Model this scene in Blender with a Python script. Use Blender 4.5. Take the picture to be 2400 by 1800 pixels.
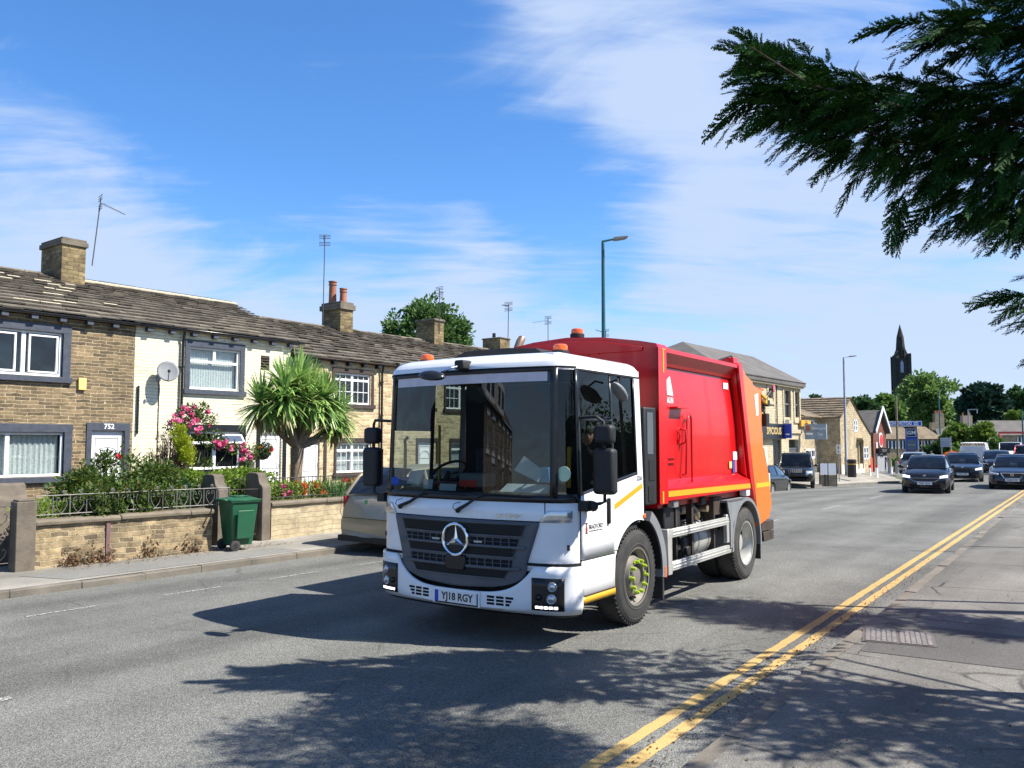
import bpy, bmesh, math, random
import numpy as np
from mathutils import Vector, Matrix
random.seed(7); rng=np.random.default_rng(11)
S=bpy.context.scene; COL=S.collection
R=math.radians; PI=math.pi
for o in list(bpy.data.objects): bpy.data.objects.remove(o)
# ---------------------------------------------------------------- camera
FPX=1960.; CH=2.0
PITCH=math.atan(136/FPX); YAW=math.atan(1500*math.cos(PITCH)/FPX)
cam=bpy.data.cameras.new('camera'); co=bpy.data.objects.new('camera',cam); COL.objects.link(co)
cam.sensor_width=36; cam.lens=36*FPX/2400; cam.clip_start=.05; cam.clip_end=3000
co.location=(0,0,CH); co.rotation_euler=(PI/2+PITCH,0,YAW); S.camera=co
FW=Vector((-math.sin(YAW)*math.cos(PITCH),math.cos(YAW)*math.cos(PITCH),math.sin(PITCH)))
RT=Vector((math.cos(YAW),math.sin(YAW),0)); UP=RT.cross(FW); CP=Vector((0,0,CH))
def ray(px,py): return (FW*FPX+RT*(px-1200)-UP*(py-900))/FPX
def at(px,py,Z): return CP+ray(px,py)*Z                 # a point of the world seen at a pixel, Z metres deep
def onx(px,py,X): r=ray(px,py); return CP+r*(X/r.x)
# ---------------------------------------------------------------- light
SUN_AZ=Vector((.885,.465,0)).normalized(); EL=R(49.3)
sd=Vector((SUN_AZ.x*math.cos(EL),SUN_AZ.y*math.cos(EL),math.sin(EL)))
sl=bpy.data.lights.new('sun','SUN'); sl.energy=4.8; sl.angle=R(.5); sl.color=(1,.95,.86)
so=bpy.data.objects.new('sun',sl); COL.objects.link(so); so.rotation_euler=(-sd).to_track_quat('-Z','Y').to_euler(); so.location=(20,10,30)
Wd=bpy.data.worlds.new('World'); S.world=Wd; Wd.use_nodes=True
nt=Wd.node_tree; nt.nodes.clear()
def N(nt,t,**k):
    n=nt.nodes.new(t)
    for a,b in k.items(): setattr(n,a,b)
    return n
def math_(nt,op,a,b=None,clamp=False):
    n=N(nt,'ShaderNodeMath',operation=op); n.use_clamp=clamp
    for i,v in enumerate((a,b)):
        if v is None: continue
        if isinstance(v,(int,float)): n.inputs[i].default_value=v
        else: nt.links.new(v,n.inputs[i])
    return n.outputs[0]
sky=N(nt,'ShaderNodeTexSky',sky_type='NISHITA'); sky.sun_disc=False; sky.sun_elevation=EL
sky.sun_rotation=math.atan2(SUN_AZ.x,SUN_AZ.y); sky.air_density=1.0; sky.dust_density=.35; sky.ozone_density=3.0; sky.altitude=100
tc=N(nt,'ShaderNodeTexCoord'); sep=N(nt,'ShaderNodeSeparateXYZ'); nt.links.new(tc.outputs['Generated'],sep.inputs[0])
den=math_(nt,'ADD',math_(nt,'MAXIMUM',sep.outputs[2],0.0),.16)
cx=math_(nt,'DIVIDE',sep.outputs[0],den); cy=math_(nt,'DIVIDE',sep.outputs[1],den)
cmb=N(nt,'ShaderNodeCombineXYZ'); nt.links.new(cx,cmb.inputs[0]); nt.links.new(cy,cmb.inputs[1])
mp=N(nt,'ShaderNodeMapping'); nt.links.new(cmb.outputs[0],mp.inputs[0]); mp.vector_type='TEXTURE'; mp.inputs['Rotation'].default_value=(0,0,R(30)); mp.inputs['Scale'].default_value=(1.15,.62,1)
n1=N(nt,'ShaderNodeTexNoise'); n1.inputs['Scale'].default_value=1.7; n1.inputs['Detail'].default_value=11; n1.inputs['Roughness'].default_value=.60; n1.inputs['Distortion'].default_value=.9
nt.links.new(mp.outputs[0],n1.inputs['Vector'])
mp2=N(nt,'ShaderNodeMapping'); nt.links.new(cmb.outputs[0],mp2.inputs[0]); mp2.vector_type='TEXTURE'; mp2.inputs['Rotation'].default_value=(0,0,R(42)); mp2.inputs['Scale'].default_value=(.8,.17,1)
n2=N(nt,'ShaderNodeTexNoise'); n2.inputs['Scale'].default_value=2.2; n2.inputs['Detail'].default_value=5; n2.inputs['Distortion'].default_value=.8
nt.links.new(mp2.outputs[0],n2.inputs['Vector'])
val=math_(nt,'ADD',n1.outputs[0],math_(nt,'MULTIPLY',math_(nt,'SUBTRACT',n2.outputs[0],.5),.38))
nrm=N(nt,'ShaderNodeVectorMath',operation='NORMALIZE'); nt.links.new(tc.outputs['Generated'],nrm.inputs[0])
for (px,py,deg,amp) in ((1720,90,13,.20),(1350,60,9,.10),(1560,370,6.0,.17),(1700,560,6,.05),(2000,700,12,.17),(2350,650,12,.12),(80,520,9,.28),(400,590,8,.14),(60,620,7,.12),(150,180,13,-.16),(420,330,7,-.06),(980,640,7,.21),(1200,660,6,.14),(700,700,5,.10),(1120,40,7,.10),(560,120,5,.07),(350,300,6,.07),(800,250,12,-.20),(250,120,10,-.06),(1350,500,6,-.16),(1150,330,8,-.10),(1900,450,5,-.08)):
    d=ray(px,py).normalized(); dn=N(nt,'ShaderNodeVectorMath',operation='DOT_PRODUCT'); dn.inputs[1].default_value=d; nt.links.new(nrm.outputs[0],dn.inputs[0])
    mr=N(nt,'ShaderNodeMapRange',interpolation_type='SMOOTHERSTEP'); nt.links.new(dn.outputs['Value'],mr.inputs[0])
    mr.inputs[1].default_value=math.cos(R(deg*1.35)); mr.inputs[2].default_value=1; mr.inputs[3].default_value=0; mr.inputs[4].default_value=amp
    val=math_(nt,'ADD',val,mr.outputs[0])
lowm=N(nt,'ShaderNodeMapRange',interpolation_type='SMOOTHSTEP'); nt.links.new(sep.outputs[2],lowm.inputs[0])
lowm.inputs[1].default_value=.27; lowm.inputs[2].default_value=.06; lowm.inputs[3].default_value=0; lowm.inputs[4].default_value=.24
val=math_(nt,'ADD',val,lowm.outputs[0])
cm=N(nt,'ShaderNodeMapRange',interpolation_type='SMOOTHSTEP'); nt.links.new(val,cm.inputs[0])
cm.inputs[1].default_value=.41; cm.inputs[2].default_value=.94; cm.inputs[3].default_value=.04; cm.inputs[4].default_value=.92
hs=N(nt,'ShaderNodeHueSaturation'); hs.inputs['Saturation'].default_value=1.27; hs.inputs['Value'].default_value=1.45; nt.links.new(sky.outputs[0],hs.inputs['Color'])
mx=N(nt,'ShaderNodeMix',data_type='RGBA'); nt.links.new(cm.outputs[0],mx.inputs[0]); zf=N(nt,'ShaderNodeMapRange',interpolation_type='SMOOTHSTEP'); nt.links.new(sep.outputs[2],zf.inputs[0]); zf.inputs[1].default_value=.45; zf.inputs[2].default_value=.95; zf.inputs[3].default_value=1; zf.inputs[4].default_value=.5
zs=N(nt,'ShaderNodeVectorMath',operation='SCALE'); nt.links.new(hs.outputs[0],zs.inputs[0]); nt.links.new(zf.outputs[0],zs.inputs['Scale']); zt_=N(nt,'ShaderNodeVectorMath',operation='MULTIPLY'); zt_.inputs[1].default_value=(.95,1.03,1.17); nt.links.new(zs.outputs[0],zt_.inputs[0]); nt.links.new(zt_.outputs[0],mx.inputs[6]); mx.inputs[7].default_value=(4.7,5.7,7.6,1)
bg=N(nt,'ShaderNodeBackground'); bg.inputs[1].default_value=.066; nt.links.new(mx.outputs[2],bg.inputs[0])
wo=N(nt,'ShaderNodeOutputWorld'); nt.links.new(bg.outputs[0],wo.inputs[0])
S.view_settings.view_transform='Standard'; S.view_settings.look='None'; S.view_settings.exposure=1.0; S.view_settings.gamma=1
S.render.engine='CYCLES'; S.render.resolution_x=1024; S.render.resolution_y=768
try: S.cycles.transparent_max_bounces=16
except Exception: pass
# ---------------------------------------------------------------- helpers
def tag(o,label=None,cat=None,group=None,kind=None):
    if label: o['label']=label
    if cat: o['category']=cat
    if group: o['group']=group
    if kind: o['kind']=kind
    return o
def thing(name,label,cat,loc=(0,0,0),rz=0,group=None):
    o=bpy.data.objects.new(name,None); COL.objects.link(o); o.location=loc; o.rotation_euler=(0,0,rz); o.empty_display_size=.2
    return tag(o,label,cat,group)
class MB:
    def __init__(s): s.v=[]; s.f=[]; s.m=[]
    def add(s,vs,fs,mi=0):
        b=len(s.v); s.v+=[tuple(v) for v in vs]; s.f+=[tuple(b+i for i in f) for f in fs]; s.m+=[mi]*len(fs); return s
    def bx(s,x0,x1,y0,y1,z0,z1,mi=0):
        return s.add([(x,y,z) for x in (x0,x1) for y in (y0,y1) for z in (z0,z1)],[(0,1,3,2),(4,6,7,5),(0,4,5,1),(2,3,7,6),(0,2,6,4),(1,5,7,3)],mi)
    def box(s,c,d,rot=None,mi=0):
        M=(rot or Matrix.Identity(3)); c=Vector(c)
        vs=[c+M@Vector((x*d[0]/2,y*d[1]/2,z*d[2]/2)) for x in (-1,1) for y in (-1,1) for z in (-1,1)]
        return s.add(vs,[(0,1,3,2),(4,6,7,5),(0,4,5,1),(2,3,7,6),(0,2,6,4),(1,5,7,3)],mi)
    def quad(s,a,b,c,d,mi=0): return s.add([a,b,c,d],[(0,1,2,3)],mi)
    def poly(s,pts,mi=0): return s.add(pts,[tuple(range(len(pts)))],mi)
    def prism(s,poly,ax,a,b,mi=0):
        def mk(p,t):
            return (t,p[0],p[1]) if ax=='x' else (p[0],t,p[1]) if ax=='y' else (p[0],p[1],t)
        n=len(poly); vs=[mk(p,a) for p in poly]+[mk(p,b) for p in poly]
        return s.add(vs,[tuple(range(n)),tuple(range(2*n-1,n-1,-1))]+[(i,(i+1)%n,n+(i+1)%n,n+i) for i in range(n)],mi)
    def tube(s,pts,r,n=8,mi=0,cap=True):
        pts=[Vector(p) for p in pts]; rs=r if isinstance(r,(list,tuple)) else [r]*len(pts)
        vs=[];fs=[]; up=None
        for i,p in enumerate(pts):
            t=(pts[min(i+1,len(pts)-1)]-pts[max(i-1,0)]).normalized()
            if up is None: up=Vector((0,0,1)) if abs(t.z)<.9 else Vector((1,0,0))
            a=t.cross(up).normalized(); up=a.cross(t).normalized()
            for k in range(n):
                an=2*PI*k/n; vs.append(p+(a*math.cos(an)+up*math.sin(an))*rs[i])
        for i in range(len(pts)-1):
            for k in range(n): fs.append((i*n+k,i*n+(k+1)%n,(i+1)*n+(k+1)%n,(i+1)*n+k))
        if cap: fs.append(tuple(range(n))); fs.append(tuple(range(len(vs)-1,len(vs)-1-n,-1)))
        return s.add(vs,fs,mi)
    def lathe(s,prof,c=(0,0,0),ax='z',n=24,mi=0,a0=0,a1=2*PI,close=False):
        vs=[];fs=[]; full=abs(a1-a0-2*PI)<1e-6; m=n if full else n+1
        for r,h in prof:
            for k in range(m):
                a=a0+(a1-a0)*k/n; u,v=r*math.cos(a),r*math.sin(a)
                p=(u,v,h) if ax=='z' else (h,u,v) if ax=='x' else (u,h,v)
                vs.append((p[0]+c[0],p[1]+c[1],p[2]+c[2]))
        L=len(prof)
        for i in range(L-1 if not close else L):
            j=(i+1)%L
            for k in range(n): fs.append((i*m+k,i*m+(k+1)%m,j*m+(k+1)%m,j*m+k))
        if full and not close:
            if prof[0][0]>1e-4: fs.append(tuple(range(m)))
            if prof[-1][0]>1e-4: fs.append(tuple((L-1)*m+k for k in range(m)))
        return s.add(vs,fs,mi)
    def grid(s,rows,mi=0,cu=False,cv=False):
        n=len(rows[0]); vs=[p for r in rows for p in r]; fs=[]
        for i in range(len(rows)-(0 if cv else 1)):
            for k in range(n-(0 if cu else 1)):
                j=(i+1)%len(rows); fs.append((i*n+k,i*n+(k+1)%n,j*n+(k+1)%n,j*n+k))
        return s.add(vs,fs,mi)
    def sphere(s,c,r,n=12,mi=0):
        r=r if isinstance(r,(tuple,list)) else (r,r,r); m=n//2
        rows=[[(c[0]+r[0]*math.sin(PI*i/m)*math.cos(2*PI*k/n),c[1]+r[1]*math.sin(PI*i/m)*math.sin(2*PI*k/n),c[2]+r[2]*math.cos(PI*i/m)) for k in range(n)] for i in range(m+1)]
        return s.grid(rows,mi,cu=True)
    def build(s,name,mats,parent=None,smooth=0,bevel=0,seg=2,world=False,solid=0,kind=None,recalc=True):
        me=bpy.data.meshes.new(name)
        v=s.v
        if world and parent is not None:
            Mi=(Matrix.Translation(parent.location)@Matrix.Rotation(parent.rotation_euler.z,4,'Z')).inverted(); v=[Mi@Vector(p) for p in v]
        me.from_pydata([tuple(p) for p in v],[],s.f)
        mats=mats if isinstance(mats,(list,tuple)) else [mats]
        for m in mats: me.materials.append(m)
        me.polygons.foreach_set('material_index',s.m); me.update()
        if recalc:
            bm=bmesh.new(); bm.from_mesh(me); bmesh.ops.remove_doubles(bm,verts=bm.verts,dist=1e-5); bmesh.ops.recalc_face_normals(bm,faces=bm.faces); bm.to_mesh(me); bm.free()
        if smooth:
            me.shade_smooth(); me.set_sharp_from_angle(angle=R(smooth))
        o=bpy.data.objects.new(name,me); COL.objects.link(o)
        if parent is not None: o.parent=parent
        if solid:
            md=o.modifiers.new('solid','SOLIDIFY'); md.thickness=abs(solid); md.offset=-1 if solid>0 else 1
        if bevel:
            md=o.modifiers.new('bevel','BEVEL'); md.width=bevel; md.segments=seg; md.limit_method='ANGLE'; md.angle_limit=R(35)
            if not smooth: me.shade_smooth(); me.set_sharp_from_angle(angle=R(40))
        if kind: o['kind']=kind
        return o
def npmesh(name,V,F,mats,parent=None,kind=None,smooth=False,mi=None):
    me=bpy.data.meshes.new(name); V=np.asarray(V,np.float32); F=np.asarray(F,np.int32)
    me.vertices.add(len(V)); me.vertices.foreach_set('co',V.ravel())
    k=F.shape[1]; me.loops.add(F.size); me.loops.foreach_set('vertex_index',F.ravel())
    me.polygons.add(len(F)); me.polygons.foreach_set('loop_start',np.arange(0,F.size,k,dtype=np.int32)); me.polygons.foreach_set('loop_total',np.full(len(F),k,np.int32))
    for m in (mats if isinstance(mats,(list,tuple)) else [mats]): me.materials.append(m)
    if mi is not None: me.polygons.foreach_set('material_index',np.asarray(mi,np.int32))
    if smooth: me.polygons.foreach_set('use_smooth',np.ones(len(F),bool))
    me.update(calc_edges=True); me.validate()
    o=bpy.data.objects.new(name,me); COL.objects.link(o)
    if parent is not None: o.parent=parent
    if kind: o['kind']=kind
    return o
def textobj(txt,size,m,parent,loc,rot,name='lettering',ext=.002,sx=1,align='CENTER',bold=0):
    cu=bpy.data.curves.new('t','FONT'); cu.body=txt; cu.size=size; cu.align_x=align; cu.align_y='CENTER'; cu.extrude=ext; cu.offset=bold; cu.resolution_u=2
    t=bpy.data.objects.new('t',cu); COL.objects.link(t); bpy.context.view_layer.update()
    me=bpy.data.meshes.new_from_object(t.evaluated_get(bpy.context.evaluated_depsgraph_get())); bpy.data.objects.remove(t)
    me.materials.clear(); me.materials.append(m); me.name=name
    o=bpy.data.objects.new(name,me); COL.objects.link(o); o.parent=parent; o.location=loc; o.rotation_euler=rot; o.scale=(sx,1,1); return o
def copy_tree(o,parent=None,ch=None):
    c=o.copy(); COL.objects.link(c); c.parent=parent
    for k in list(o.children): copy_tree(k,c)
    return c
# ---------------------------------------------------------------- materials
def mat(name,col,rough=.6,metal=0,var=.12,vs=6,bump=0,bs=60,coat=0,spec=.5,emit=0,grime=0,gs=1.5):
    m=bpy.data.materials.new(name); m.use_nodes=True; t=m.node_tree; b=t.nodes['Principled BSDF']
    b.inputs['Roughness'].default_value=rough; b.inputs['Metallic'].default_value=metal; b.inputs['Specular IOR Level'].default_value=spec
    if coat: b.inputs['Coat Weight'].default_value=coat; b.inputs['Coat Roughness'].default_value=.04
    g=N(t,'ShaderNodeNewGeometry'); ti=N(t,'ShaderNodeTexCoord')
    no=N(t,'ShaderNodeTexNoise'); no.inputs['Scale'].default_value=vs; no.inputs['Detail'].default_value=6; t.links.new(ti.outputs['Object'],no.inputs['Vector'])
    mr=N(t,'ShaderNodeMapRange'); t.links.new(no.outputs[0],mr.inputs[0]); mr.inputs[1].default_value=.25; mr.inputs[2].default_value=.75; mr.inputs[3].default_value=1-var; mr.inputs[4].default_value=1+var
    mc=N(t,'ShaderNodeVectorMath',operation='SCALE'); mc.inputs[0].default_value=col[:3]; t.links.new(mr.outputs[0],mc.inputs['Scale'])
    out=mc.outputs[0]
    if grime:
        n3=N(t,'ShaderNodeTexNoise'); n3.inputs['Scale'].default_value=gs; n3.inputs['Detail'].default_value=8; n3.inputs['Roughness'].default_value=.65; t.links.new(ti.outputs['Object'],n3.inputs['Vector'])
        r3=N(t,'ShaderNodeMapRange'); t.links.new(n3.outputs[0],r3.inputs[0]); r3.inputs[1].default_value=.45; r3.inputs[2].default_value=.75; r3.inputs[4].default_value=grime
        m3=N(t,'ShaderNodeMix',data_type='RGBA'); t.links.new(r3.outputs[0],m3.inputs[0]); t.links.new(out,m3.inputs[6]); m3.inputs[7].default_value=(.09,.08,.065,1); out=m3.outputs[2]
    t.links.new(out,b.inputs['Base Color'])
    if bump:
        nb=N(t,'ShaderNodeTexNoise'); nb.inputs['Scale'].default_value=bs; nb.inputs['Detail'].default_value=4; t.links.new(ti.outputs['Object'],nb.inputs['Vector'])
        bp=N(t,'ShaderNodeBump'); bp.inputs['Strength'].default_value=bump; bp.inputs['Distance'].default_value=.01; t.links.new(nb.outputs[0],bp.inputs['Height']); t.links.new(bp.outputs[0],b.inputs['Normal'])
    if emit: b.inputs['Emission Color'].default_value=(*col[:3],1); b.inputs['Emission Strength'].default_value=emit
    return m
def glass(name,tint=(.12,.14,.14),rough=.0,see=.75,boost=1.0):
    m=bpy.data.materials.new(name); m.use_nodes=True; t=m.node_tree; t.nodes.clear()
    o=N(t,'ShaderNodeOutputMaterial'); tr=N(t,'ShaderNodeBsdfTransparent'); tr.inputs[0].default_value=(*tint,1)
    df=N(t,'ShaderNodeBsdfDiffuse'); df.inputs[0].default_value=(.01,.012,.014,1)
    m1=N(t,'ShaderNodeMixShader'); m1.inputs[0].default_value=see; t.links.new(df.outputs[0],m1.inputs[1]); t.links.new(tr.outputs[0],m1.inputs[2])
    gl=N(t,'ShaderNodeBsdfGlossy'); gl.inputs['Roughness'].default_value=rough
    lw=N(t,'ShaderNodeLayerWeight'); lw.inputs[0].default_value=.5
    k=math_(t,'MULTIPLY',math_(t,'ADD',math_(t,'MULTIPLY',math_(t,'POWER',lw.outputs['Facing'],5.0),.96),.043),boost,True)
    m2=N(t,'ShaderNodeMixShader'); t.links.new(k,m2.inputs[0]); t.links.new(m1.outputs[0],m2.inputs[1]); t.links.new(gl.outputs[0],m2.inputs[2]); t.links.new(m2.outputs[0],o.inputs[0])
    return m
def stone(name,c1,c2,mortar,bw=.42,bh=.11,ms=.012,stain=.35,bump=.7,var=.3,off=0,sq=0,stcol=(.05,.045,.035),rough=.9,mb=1.0):
    m=bpy.data.materials.new(name); m.use_nodes=True; t=m.node_tree; b=t.nodes['Principled BSDF']; b.inputs['Roughness'].default_value=rough; b.inputs['Specular IOR Level'].default_value=.2
    g=N(t,'ShaderNodeNewGeometry'); sp=N(t,'ShaderNodeSeparateXYZ'); t.links.new(g.outputs['Position'],sp.inputs[0])
    dn=N(t,'ShaderNodeTexNoise'); dn.inputs['Scale'].default_value=3.2; dn.inputs['Detail'].default_value=3; t.links.new(g.outputs['Position'],dn.inputs['Vector'])
    u=math_(t,'ADD',math_(t,'ADD',sp.outputs[0],sp.outputs[1]),math_(t,'MULTIPLY',dn.outputs[0],.20))
    v=math_(t,'ADD',sp.outputs[2],math_(t,'MULTIPLY',dn.outputs[0],.08))
    cb=N(t,'ShaderNodeCombineXYZ'); t.links.new(u,cb.inputs[0]); t.links.new(v,cb.inputs[1])
    br=N(t,'ShaderNodeTexBrick'); t.links.new(cb.outputs[0],br.inputs['Vector']); br.inputs['Scale'].default_value=1; br.inputs['Brick Width'].default_value=bw; br.inputs['Row Height'].default_value=bh; br.inputs['Mortar Size'].default_value=ms; br.inputs['Mortar Smooth'].default_value=.3
    br.offset=.5; br.squash=.75 if sq else 1; br.squash_frequency=3
    br.inputs['Color1'].default_value=(*c1,1); br.inputs['Color2'].default_value=(*c2,1); br.inputs['Mortar'].default_value=(*mortar,1)
    # second, larger random per-stone tone
    vn=N(t,'ShaderNodeTexNoise'); vn.inputs['Scale'].default_value=5.5; vn.inputs['Detail'].default_value=6; vn.inputs['Roughness'].default_value=.7; t.links.new(g.outputs['Position'],vn.inputs['Vector'])
    mr=N(t,'ShaderNodeMapRange'); t.links.new(vn.outputs[0],mr.inputs[0]); mr.inputs[1].default_value=.3; mr.inputs[2].default_value=.7; mr.inputs[3].default_value=1-var; mr.inputs[4].default_value=1+var
    sc=N(t,'ShaderNodeVectorMath',operation='SCALE'); t.links.new(br.outputs[0],sc.inputs[0]); t.links.new(mr.outputs[0],sc.inputs['Scale'])
    sn=N(t,'ShaderNodeTexNoise'); sn.inputs['Scale'].default_value=.9; sn.inputs['Detail'].default_value=8; sn.inputs['Roughness'].default_value=.68; t.links.new(g.outputs['Position'],sn.inputs['Vector'])
    sr=N(t,'ShaderNodeMapRange'); t.links.new(sn.outputs[0],sr.inputs[0]); sr.inputs[1].default_value=.43; sr.inputs[2].default_value=.74; sr.inputs[4].default_value=stain
    mx=N(t,'ShaderNodeMix',data_type='RGBA'); t.links.new(sr.outputs[0],mx.inputs[0]); t.links.new(sc.outputs[0],mx.inputs[6]); mx.inputs[7].default_value=(*stcol,1)
    t.links.new(mx.outputs[2],b.inputs['Base Color'])
    hb=math_(t,'ADD',math_(t,'MULTIPLY',br.outputs['Fac'],-mb),math_(t,'MULTIPLY',vn.outputs[0],1.0))
    bp=N(t,'ShaderNodeBump'); bp.inputs['Strength'].default_value=bump; bp.inputs['Distance'].default_value=.02; t.links.new(hb,bp.inputs['Height']); t.links.new(bp.outputs[0],b.inputs['Normal'])
    return m
def leafmat(name,c1,c2,c3=None,rough=.55,trans=.35,spec=.3):
    m=bpy.data.materials.new(name); m.use_nodes=True; t=m.node_tree; b=t.nodes['Principled BSDF']; b.inputs['Roughness'].default_value=rough; b.inputs['Specular IOR Level'].default_value=spec
    g=N(t,'ShaderNodeNewGeometry'); rp=N(t,'ShaderNodeValToRGB'); e=rp.color_ramp.elements; e[0].color=(*c1,1); e[1].color=(*c2,1)
    if c3: x=rp.color_ramp.elements.new(.93); x.color=(*c2,1); e[-1].color=(*c3,1)
    t.links.new(g.outputs['Random Per Island'],rp.inputs[0]); t.links.new(rp.outputs[0],b.inputs['Base Color'])
    tl=N(t,'ShaderNodeBsdfTranslucent'); t.links.new(rp.outputs[0],tl.inputs[0]); ms=N(t,'ShaderNodeMixShader'); ms.inputs[0].default_value=trans
    o=t.nodes['Material Output']; t.links.new(b.outputs[0],ms.inputs[1]); t.links.new(tl.outputs[0],ms.inputs[2]); t.links.new(ms.outputs[0],o.inputs[0]); return m
white_upvc=mat('upvc',(.80,.80,.80),.35,var=.03)
white_paint=mat('white_paint',(.86,.865,.87),.22,var=.025,coat=.6,bump=.02,bs=2,grime=.05,gs=1.3)
red_paint=mat('red_paint',(.58,.004,.007),.32,var=.07,coat=.3,vs=1.2,bump=.04,bs=1.6,grime=.10,gs=1.1)
orange_paint=mat('orange_paint',(.76,.17,.012),.35,var=.05,coat=.3,vs=3,grime=.15)
yellow_tape=mat('yellow_tape',(.60,.33,.012),.4,var=.06)
black_plastic=mat('black_plastic',(.013,.014,.015),.6,var=.2)
grey_plastic=mat('grey_plastic',(.095,.105,.12),.5,var=.12,bump=.1,bs=200)
mid_grey=mat('mid_grey',(.20,.21,.22),.55,var=.15,grime=.25)
dark_metal=mat('dark_metal',(.03,.03,.032),.55,metal=.3,var=.4,grime=.5,gs=4)
alu=mat('alu',(.50,.50,.47),.45,metal=.35,var=.12,grime=.3,gs=4)
chrome=mat('chrome',(.75,.76,.78),.12,metal=1,var=.05)
rubber=mat('rubber',(.028,.028,.028),.85,var=.35,bump=.2,grime=.35,gs=5)
rubber_worn=mat('rubber_worn',(.05,.048,.046),.9,var=.3,bump=.2,grime=.4,gs=6)
steel_rim=mat('steel_rim',(.24,.22,.19),.5,metal=.3,var=.3,grime=.45,gs=6)
lime_plastic=mat('lime_plastic',(.33,.46,.02),.5,var=.1)
dark_void=mat('dark_void',(.006,.006,.007),.9,var=.1)
lens=mat('lens',(.55,.56,.57),.15,metal=.6,var=.1,coat=1)
led=mat('led',(1,1,1),.3,emit=2.2,var=0)
lamp_on=mat('lamp_on',(.95,.97,1),.2,emit=.55,var=0)
amber=mat('amber',(.85,.13,.01),.2,var=.1,coat=.8)
redlens=mat('redlens',(.4,.01,.01),.2,var=.1,coat=.8)
slate_paint=mat('slate_paint',(.045,.055,.078),.6,var=.3,vs=10,bump=.3,grime=.25,gs=6)
black_gloss=mat('black_gloss',(.012,.013,.015),.3,var=.3)
dark_brown=mat('dark_brown',(.045,.03,.022),.7,var=.3,grime=.2,gs=5)
coping_stone=mat('coping_stone',(.17,.14,.10),.9,var=.35,vs=5,bump=.6,bs=25,grime=.5,gs=2.5)
post_stone=mat('post_stone',(.135,.112,.085),.9,var=.35,vs=5,bump=.6,bs=25,grime=.45,gs=3)
wglass=glass('window_glass',(.72,.77,.77),0,.88,2.0)
carglass=glass('car_glass',(.12,.14,.15),0,.7,2.0)
screen_glass=glass('screen_glass',(.47,.54,.52),0,.95,1.35)
side_glass=glass('side_glass',(.50,.55,.54),0,.92,1.0)
net=mat('net_curtain',(.80,.82,.80),.9,var=.25,vs=25)
room_dark=mat('room_dark',(.02,.02,.022),.9,var=.3)
teal=mat('teal_paint',(.02,.10,.11),.4,var=.15)
galv=mat('galvanised',(.32,.34,.36),.5,metal=.4,var=.15)
clear_glass=glass('clear_glass',(.85,.88,.86),0,.95,1.0)
rust=mat('rust',(.28,.06,.02),.9,var=.4,vs=20)
terracotta=mat('terracotta',(.36,.13,.07),.8,var=.25,vs=6,grime=.3,gs=4)
wood_bark=mat('bark',(.20,.15,.10),.95,var=.45,vs=12,bump=1,bs=25)
dead_twig=mat('dead_twig',(.13,.085,.055),.95,var=.4,vs=15)
skin=mat('skin',(.45,.26,.19),.55,var=.06)
dark_cloth=mat('dark_cloth',(.012,.013,.016),.85,var=.3)
hivis=mat('hivis',(.75,.07,.02),.7,var=.1)
hair=mat('hair',(.02,.014,.01),.7,var=.3)
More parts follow.
